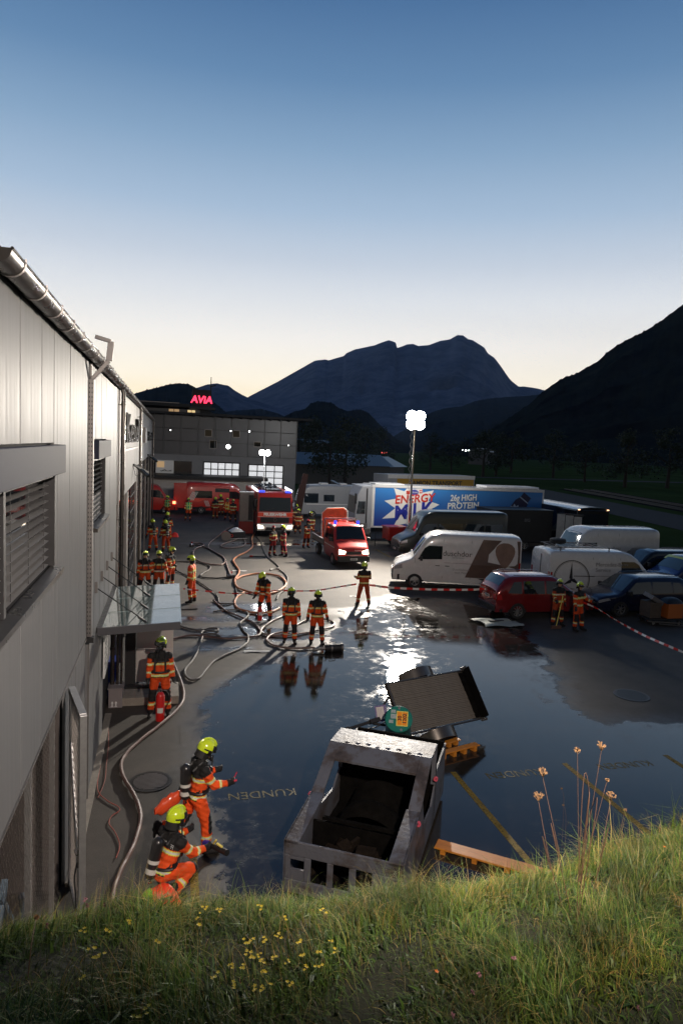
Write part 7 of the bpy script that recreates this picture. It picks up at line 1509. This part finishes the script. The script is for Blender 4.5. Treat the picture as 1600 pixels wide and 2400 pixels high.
A = person('middle firefighter of the trio waiting behind the canopy', -.36, 29.1, look(-.4, 29, -2, 0), ST(hyaw=.2), ba=True, near=1)
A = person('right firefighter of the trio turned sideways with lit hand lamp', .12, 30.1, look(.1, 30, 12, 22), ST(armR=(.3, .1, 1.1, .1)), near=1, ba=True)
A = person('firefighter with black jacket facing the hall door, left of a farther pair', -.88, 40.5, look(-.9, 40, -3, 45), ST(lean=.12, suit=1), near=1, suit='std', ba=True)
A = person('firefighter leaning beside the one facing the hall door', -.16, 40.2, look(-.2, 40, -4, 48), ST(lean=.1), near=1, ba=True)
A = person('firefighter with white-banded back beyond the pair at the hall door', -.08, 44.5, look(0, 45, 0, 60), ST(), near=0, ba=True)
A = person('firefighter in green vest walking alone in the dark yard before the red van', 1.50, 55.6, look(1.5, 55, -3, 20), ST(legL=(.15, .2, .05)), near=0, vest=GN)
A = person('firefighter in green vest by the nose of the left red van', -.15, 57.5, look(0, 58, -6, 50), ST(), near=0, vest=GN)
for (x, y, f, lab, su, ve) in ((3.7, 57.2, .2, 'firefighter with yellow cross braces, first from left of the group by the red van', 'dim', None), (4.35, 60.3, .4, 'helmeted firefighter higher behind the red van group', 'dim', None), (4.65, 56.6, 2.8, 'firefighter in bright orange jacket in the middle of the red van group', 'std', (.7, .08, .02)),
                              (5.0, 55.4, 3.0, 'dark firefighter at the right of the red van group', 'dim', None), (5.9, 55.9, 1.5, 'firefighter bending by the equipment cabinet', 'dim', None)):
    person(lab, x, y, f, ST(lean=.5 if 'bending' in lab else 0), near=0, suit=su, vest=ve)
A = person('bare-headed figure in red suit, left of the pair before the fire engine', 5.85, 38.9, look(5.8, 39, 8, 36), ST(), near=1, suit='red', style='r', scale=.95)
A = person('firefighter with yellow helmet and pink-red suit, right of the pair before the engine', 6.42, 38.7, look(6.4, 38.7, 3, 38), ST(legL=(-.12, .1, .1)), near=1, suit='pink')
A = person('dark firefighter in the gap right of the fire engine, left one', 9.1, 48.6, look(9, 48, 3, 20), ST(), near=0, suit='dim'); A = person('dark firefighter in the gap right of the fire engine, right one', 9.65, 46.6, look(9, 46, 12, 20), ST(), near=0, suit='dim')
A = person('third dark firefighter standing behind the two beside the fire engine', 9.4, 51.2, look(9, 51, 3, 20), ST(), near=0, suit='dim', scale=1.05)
A = person('orange-suited firefighter with red helmet reaching over the pickup bed side', 8.45, 41.9, look(8.4, 41.8, 9.4, 40), ST(armL=(.6, .3, .8, .1), armR=(.6, .2, .8, .1)), near=1, style='r')
finish_bodies()

# ================================================================= TREES, VALLEY, FLOWERS
M_leaf = mat('tree_leaves', (.020, .032, .012), .8, noise=.4, nscale=3); M_bark = mat('bark', (.04, .03, .022), .9, noise=.3)
def tree_mesh(seed, h, w, conical=False):
    r = np.random.default_rng(seed); mb = MB(); tk = MB(); tk.tube([(0, 0, 0), (.1, 0, h*.3), (0, .1, h*.7)], [h*.03, h*.022, h*.008], 7)
    for k in range(7): a = r.uniform(0, 6.28); z = r.uniform(.3, .7)*h; tk.tube([(0, 0, z), (math.cos(a)*w*.3, math.sin(a)*w*.3, z+h*.15)], [h*.01, h*.004], 5)
    cl = []
    for k in range(26):
        z = r.uniform(.22, .97); rad = w*.5*(1-z if conical else math.sin(PI*min(1, z*.95))**.7)*r.uniform(.3, 1); a = r.uniform(0, 6.28); cl.append((rad*math.cos(a), rad*math.sin(a), z*h, w*r.uniform(.09, .19)))
    for (cx, cy, cz0, cr) in cl:
        for j in range(60):
            v = r.normal(size=3); v /= np.linalg.norm(v); q = np.array([cx, cy, cz0])+v*cr*r.uniform(.5, 1.15); s = h*.018*r.uniform(.6, 1.5); a = r.normal(size=3); a /= np.linalg.norm(a); b = np.cross(a, v); b /= (np.linalg.norm(b)+1e-6)
            mb.add([q-a*s, q+b*s*.7, q+a*s, q-b*s*.7], [(0, 1, 2, 3)])
    return tk, mb
TM = []
for s_ in range(4):
    tk, cr = tree_mesh(s_+3, 10, 8, s_ == 3); t = thing('tree', '', 'tree', (0, 0, 0)); tk.build('trunk', M_bark, t); cr.build('crown', M_leaf, t, recalc=False); TM.append(t)
tl = [(700, 128, 11, 'dark tree just right of the office building'), (735, 140, 12, 'second dark tree from the office building'), (775, 105, 9, 'low bushy dark tree behind the motorhome'), (812, 112, 10.5, 'dark tree rising above the motorhome roof'), (855, 150, 11, 'dark tree left of the light mast'), (890, 190, 12, 'dim tree behind the blue trailer front'),
      (1010, 230, 12, 'dim tree right of the light mast'), (1060, 210, 9, 'small dim tree right of the mast in the valley'), (1135, 190, 13, 'tall dark tree above the yellow trailer end'), (1165, 200, 12, 'dark tree beside the tall one above the yellow trailer'), (1200, 240, 14, 'dark tree at the foot of the right slope'), (1300, 210, 13, 'dark tree in the field right of the trailer'),
      (1375, 190, 11, 'round dark tree in the right part of the field'), (1470, 170, 13, 'dark tree in the field near the right slope'), (1570, 180, 14, 'dark tree at the right edge of the field'), (665, 160, 10, 'dark tree showing beside the office building roof end')]
for k, (px, d_, h_, lab) in enumerate(tl):
    src = TM[(k*3) % 4]; p = D(px, 1050, d_); s = h_/10
    if k in (0, 1, 2, 3) and not TM[k].get('used'): pass
    t = dup(src, (p.x, p.y, 0), k*1.3, lab, 'trees in the dark valley'); t.scale = (s*1.15, s*1.15, s)
for t in TM:
    for c in list(t.children): bpy.data.objects.remove(c)
    bpy.data.objects.remove(t)
# far houses and lights
M_house = mat('far_house_wall', (.12, .12, .12), .8); M_hroof = mat('far_roof', (.10, .11, .125), .35, .3)
for k, (px, py, d_, w_, h_, lab) in enumerate(((760, 1098, 120, 22, 3.4, 'long low shed roof behind the motorhome'), (865, 1100, 135, 14, 3.0, 'low shed roof left of the light mast'), (720, 1045, 420, 26, 8, 'far pale farmhouse beyond the trees by the office'), (1130, 1050, 380, 18, 7, 'far farmhouse with lights at the foot of the slope'))):
    p = D(px, py, d_); t = thing('farm_building', lab, 'building', (p.x, p.y, 0), .25+.5*(k % 2)); mb = MB(); mb.bb(-w_/2, w_/2, -4, 4, 0, h_); mb.build('wall', M_house, t)
    mb = MB(); mb.add([(-w_/2-.4, -4.6, h_-.1), (w_/2+.4, -4.6, h_-.1), (w_/2+.4, 0, h_+1.8), (-w_/2-.4, 0, h_+1.8), (-w_/2-.4, 4.6, h_-.1), (w_/2+.4, 4.6, h_-.1)], [(0, 1, 2, 3), (3, 2, 5, 4), (0, 3, 4), (1, 5, 2)]); mb.build('roof', M_hroof, t)
M_lw = mat('distant_lamp_white', (1, 1, 1), .5, emit=(.9, 1, .95), estr=9); M_lr = mat('distant_lamp_red', (1, .1, .1), .5, emit=(1, .12, .1), estr=2.2)
for k, (px, py, d_, r_, m, lab) in enumerate(((880, 1048, 420, .65, M_lw, 'brightest white valley lamp left of the mast'), (895, 1061, 300, .3, M_lr, 'red valley light, left of a red trio'), (900, 1061, 300, .3, M_lr, 'red valley light, middle of a red trio'), (905, 1061, 300, .35, M_lr, 'red valley light, right of a red trio'), (1083, 1054, 420, .35, M_lw, 'leftmost white lamp of the row at the slope foot'),
      (1091, 1056, 420, .5, M_lw, 'second white lamp of the row at the slope foot'), (1098, 1056, 420, .42, M_lw, 'third white lamp of the row at the slope foot'), (1112, 1056, 420, .42, M_lw, 'fourth white lamp of the row at the slope foot'), (1126, 1058, 430, .25, M_lw, 'faint last lamp of the row at the slope foot'), (1019, 1049, 460, .35, M_lw, 'faint white lamp just right of the mast'), (778, 1068, 210, .3, M_lr, 'tiny red light among the trees by the office'), (745, 1046, 420, .25, M_lw, 'faint lamp by the far pale farmhouse'))):
    p = D(px, py, d_); t = thing('street_lamp', lab, 'street lamp', (p.x, p.y, 0), 0, 'lights in the valley'); mb = MB(); mb.cyl((0, 0, 0), (0, 0, p.z), .1, n=6); mb.build('pole', M_dark, t); mb = MB(); mb.lathe([(.001, -r_), (r_*.7, -r_*.7), (r_, 0), (r_*.7, r_*.7), (.001, r_)], (0, 0, p.z), n=10); mb.build('lamp_globe', m, t)

# --- flowers on the bank
M_fy = mat('yellow_petal', (.62, .46, .02), .5); M_fp = mat('clover_pink', (.36, .16, .19), .6); M_dry = mat('dry_stalk', (.13, .065, .035), .7); M_dryh = mat('dry_umbel', (.25, .14, .06), .8); M_stem = mat('flower_stem', (.05, .08, .02), .6); M_fo = mat('orange_petal', (.6, .16, .02), .5)
def on_bank(px, py, up=.18):
    z = 4.6
    for _ in range(12): p = G(px, py, z+up); z = float(bank_z(p.x, p.y))
    return Vector((p.x, p.y, z)), up
def flower(kind, px, py, label, up=.18, s=1.0):
    p, h = on_bank(px, py, up); t = thing('wildflower', label, 'flower', tuple(p), rng.uniform(0, 6.28), kind+' wildflowers on the bank'); r = random.Random(int(px*7+py))
    mb = MB(); mb.tube([(0, 0, 0), (.008, .004, h*.6), (0, 0, h)], .0013, 4); mb.build('stem', M_stem, t)
    mb = MB(); m = {'yellow': M_fy, 'pink': M_fp, 'orange': M_fo}[kind]
    if kind == 'pink':
        for k in range(26): v = Vector((r.gauss(0, 1), r.gauss(0, 1), r.gauss(0, 1))).normalized(); a = v.orthogonal().normalized()*.0028; mb.add([v*.003+a, v*.003-a, v*.0105*s], [(0, 1, 2)])
    else:
        for c in range(3 if kind == 'yellow' else 1):
            o = Vector((r.uniform(-.012, .012), r.uniform(-.012, .012), r.uniform(-.008, .008)))*(1 if kind == 'yellow' else 0)
            for k in range(5): a = 2*PI*k/5+c; q = Vector((math.cos(a), math.sin(a), .5*r.random())); w = Vector((-math.sin(a), math.cos(a), 0))*.0023*s; mb.add([o, o+q*.004*s+w, o+q*.007*s, o+q*.004*s-w], [(0, 1, 2, 3)])
    mb.build('flower_head', m, t, loc=(0, 0, h), recalc=False)
YF = [(218, 2223), (222, 2245), (372, 2207), (237, 2236), (348, 2365), (315, 2383), (252, 2184), (300, 2164), (194, 2182), (482, 2123), (465, 2145), (464, 2168), (510, 2135), (606, 2124), (666, 2148), (757, 2137), (574, 2207), (590, 2210), (618, 2202), (645, 2198), (655, 2191), (704, 2209), (772, 2205), (582, 2232), (608, 2236), (645, 2247), (614, 2254), (748, 2228), (783, 2230), (541, 2260), (567, 2267), (590, 2243), (676, 2257), (716, 2265), (745, 2264), (711, 2243), (619, 2281), (505, 2288), (600, 2312), (614, 2320), (630, 2305), (677, 2304), (190, 2290), (554, 2306)]
USED = set()
for k, (x, y) in enumerate(YF):
    near = sorted(YF, key=lambda q: (q[0]-x)**2+(q[1]-y)**2)[1]; dx, dy = x-near[0], y-near[1]
    rel = ('right of' if dx > 0 else 'left of') if abs(dx) > abs(dy) else ('below' if dy > 0 else 'above'); row = 'top' if y < 2165 else ('upper' if y < 2205 else ('middle' if y < 2240 else ('lower' if y < 2285 else 'bottom')))
    col_ = 'far left' if x < 230 else ('left' if x < 360 else ('left of centre' if x < 520 else ('centre' if x < 610 else ('right of centre' if x < 690 else 'right'))))
    lb = 'yellow bank flower in the %s row, %s, %s its nearest neighbour' % (row, col_, rel); sz_ = 1.1
    for pre, s2 in (('smaller ', .8), ('larger ', 1.45), ('tiny ', .6)):
        if lb not in USED: break
        lb = pre+'yellow flower in the %s row, %s, %s its nearest neighbour' % (row, col_, rel); sz_ = s2
    USED.add(lb); flower('yellow', x, y, lb, .16+.06*((k*7) % 3)/2, sz_)
for x, y, lab in ((110, 2170, 'pink clover head at the foot of the mesh screen'), (205, 2122, 'pink clover head just right of the gate post foot'), (246, 2120, 'pink clover head right of the gate, left of the hose end'), (200, 2108, 'small pale pink clover touching the gate post'), (1060, 2380, 'pink clover head at the bottom edge'), (1495, 2363, 'large pink clover head at the lower right corner'), (1203, 2245, 'pink clover head in the middle right of the bank'), (1122, 2284, 'small pink clover left of the dry stalks'), (1107, 2325, 'dull pink clover low among the right grass')): flower('pink', x, y, lab, .14, 1.2)
flower('orange', 1023, 2277, 'single orange hawkweed flower low in the middle of the bank', .12, 1.4); flower('orange', 1556, 1985, 'small reddish flower near the right edge of the bank', .12, 1.2)
# dry umbels: each stalk is drawn from its foot to its head at about the same distance
def umbel(head, foot, mids, label, hs=1.0, kind='umbel', dist=None):
    pf, _ = on_bank(foot[0], foot[1], .02); dd = math.hypot(pf.x, pf.y); P = [pf]+[D(x, y, dd+.04*(i+1)) for i, (x, y) in enumerate(mids)]+[D(head[0], head[1], dd+.25)]
    t = thing('dry_umbel_plant', label, 'dried plant', tuple(pf), 0, 'dried umbel stalks on the bank'); P = [p-pf for p in P]; Q = smooth_path(P, 6); mb = MB(); mb.tube(Q, [.0020-.0009*i/len(Q) for i in range(len(Q))], 6); mb.build('stalk', M_dry, t, smooth=True)
    r = random.Random(int(head[0])); mb = MB(); top = P[-1]
    if kind == 'umbel':
        for k in range(16):
            a = r.uniform(0, 6.28); q = r.uniform(.3, 1); e = top+Vector((math.cos(a)*.030*q, math.sin(a)*.030*q, .026+.012*r.random()))*hs; mb.tube([top, e], .0011, 4)
            for j in range(7): v = Vector((r.gauss(0, 1), r.gauss(0, 1), r.gauss(0, 1))).normalized()*.008*hs; w = v.orthogonal().normalized()*.0035; mb.add([e-v*.4+w, e+v, e-v*.4-w], [(0, 1, 2)])
    else:
        for k in range(60): v = Vector((r.gauss(0, 1), r.gauss(0, 1), r.gauss(0, 1))).normalized(); w = v.orthogonal().normalized()*.005; mb.add([top+v*.003+w, top+v*.02*hs, top+v*.003-w], [(0, 1, 2)])
    mb.build('seed_head', M_dryh, t, recalc=False)
umbel((1271, 1822), (1340, 2140), [(1290, 1930), (1312, 2010)], 'tall dry umbel, upper left of the cluster at right'); umbel((1261, 1878), (1318, 2120), [(1270, 1960), (1290, 2040)], 'dry umbel just below and left of the tallest left one')
umbel((1408, 1760), (1352, 2160), [(1380, 1865), (1368, 1960), (1358, 2060)], 'highest dry umbel with a broad top at the right cluster'); umbel((1352, 1758), (1350, 2165), [(1366, 1830), (1380, 1866), (1368, 1960), (1357, 2060)], 'round dry seed head forking beside the highest umbel', .9, 'ball')
umbel((1430, 1876), (1385, 2100), [(1425, 1940), (1405, 2010)], 'dry umbel right of the fork at the cluster'); umbel((1315, 1848), (1318, 1990), [(1320, 1900)], 'small round seed head in the middle of the cluster', .9, 'ball'); umbel((1319, 1887), (1326, 1990), [(1325, 1930)], 'smaller round seed head below the middle one', .8, 'ball')
umbel((1464, 1898), (1440, 1985), [(1455, 1935)], 'round seed head standing right near the yellow line', .8, 'ball'); umbel((1422, 1828), (1354, 2150), [(1398, 1880), (1374, 1935), (1360, 2050)], 'thin dry twig leaning right from the fork', .6, 'ball')
umbel((86, 2150), (66, 2280), [(75, 2210)], 'bent straw stalk at the far left of the bank', .6, 'ball')
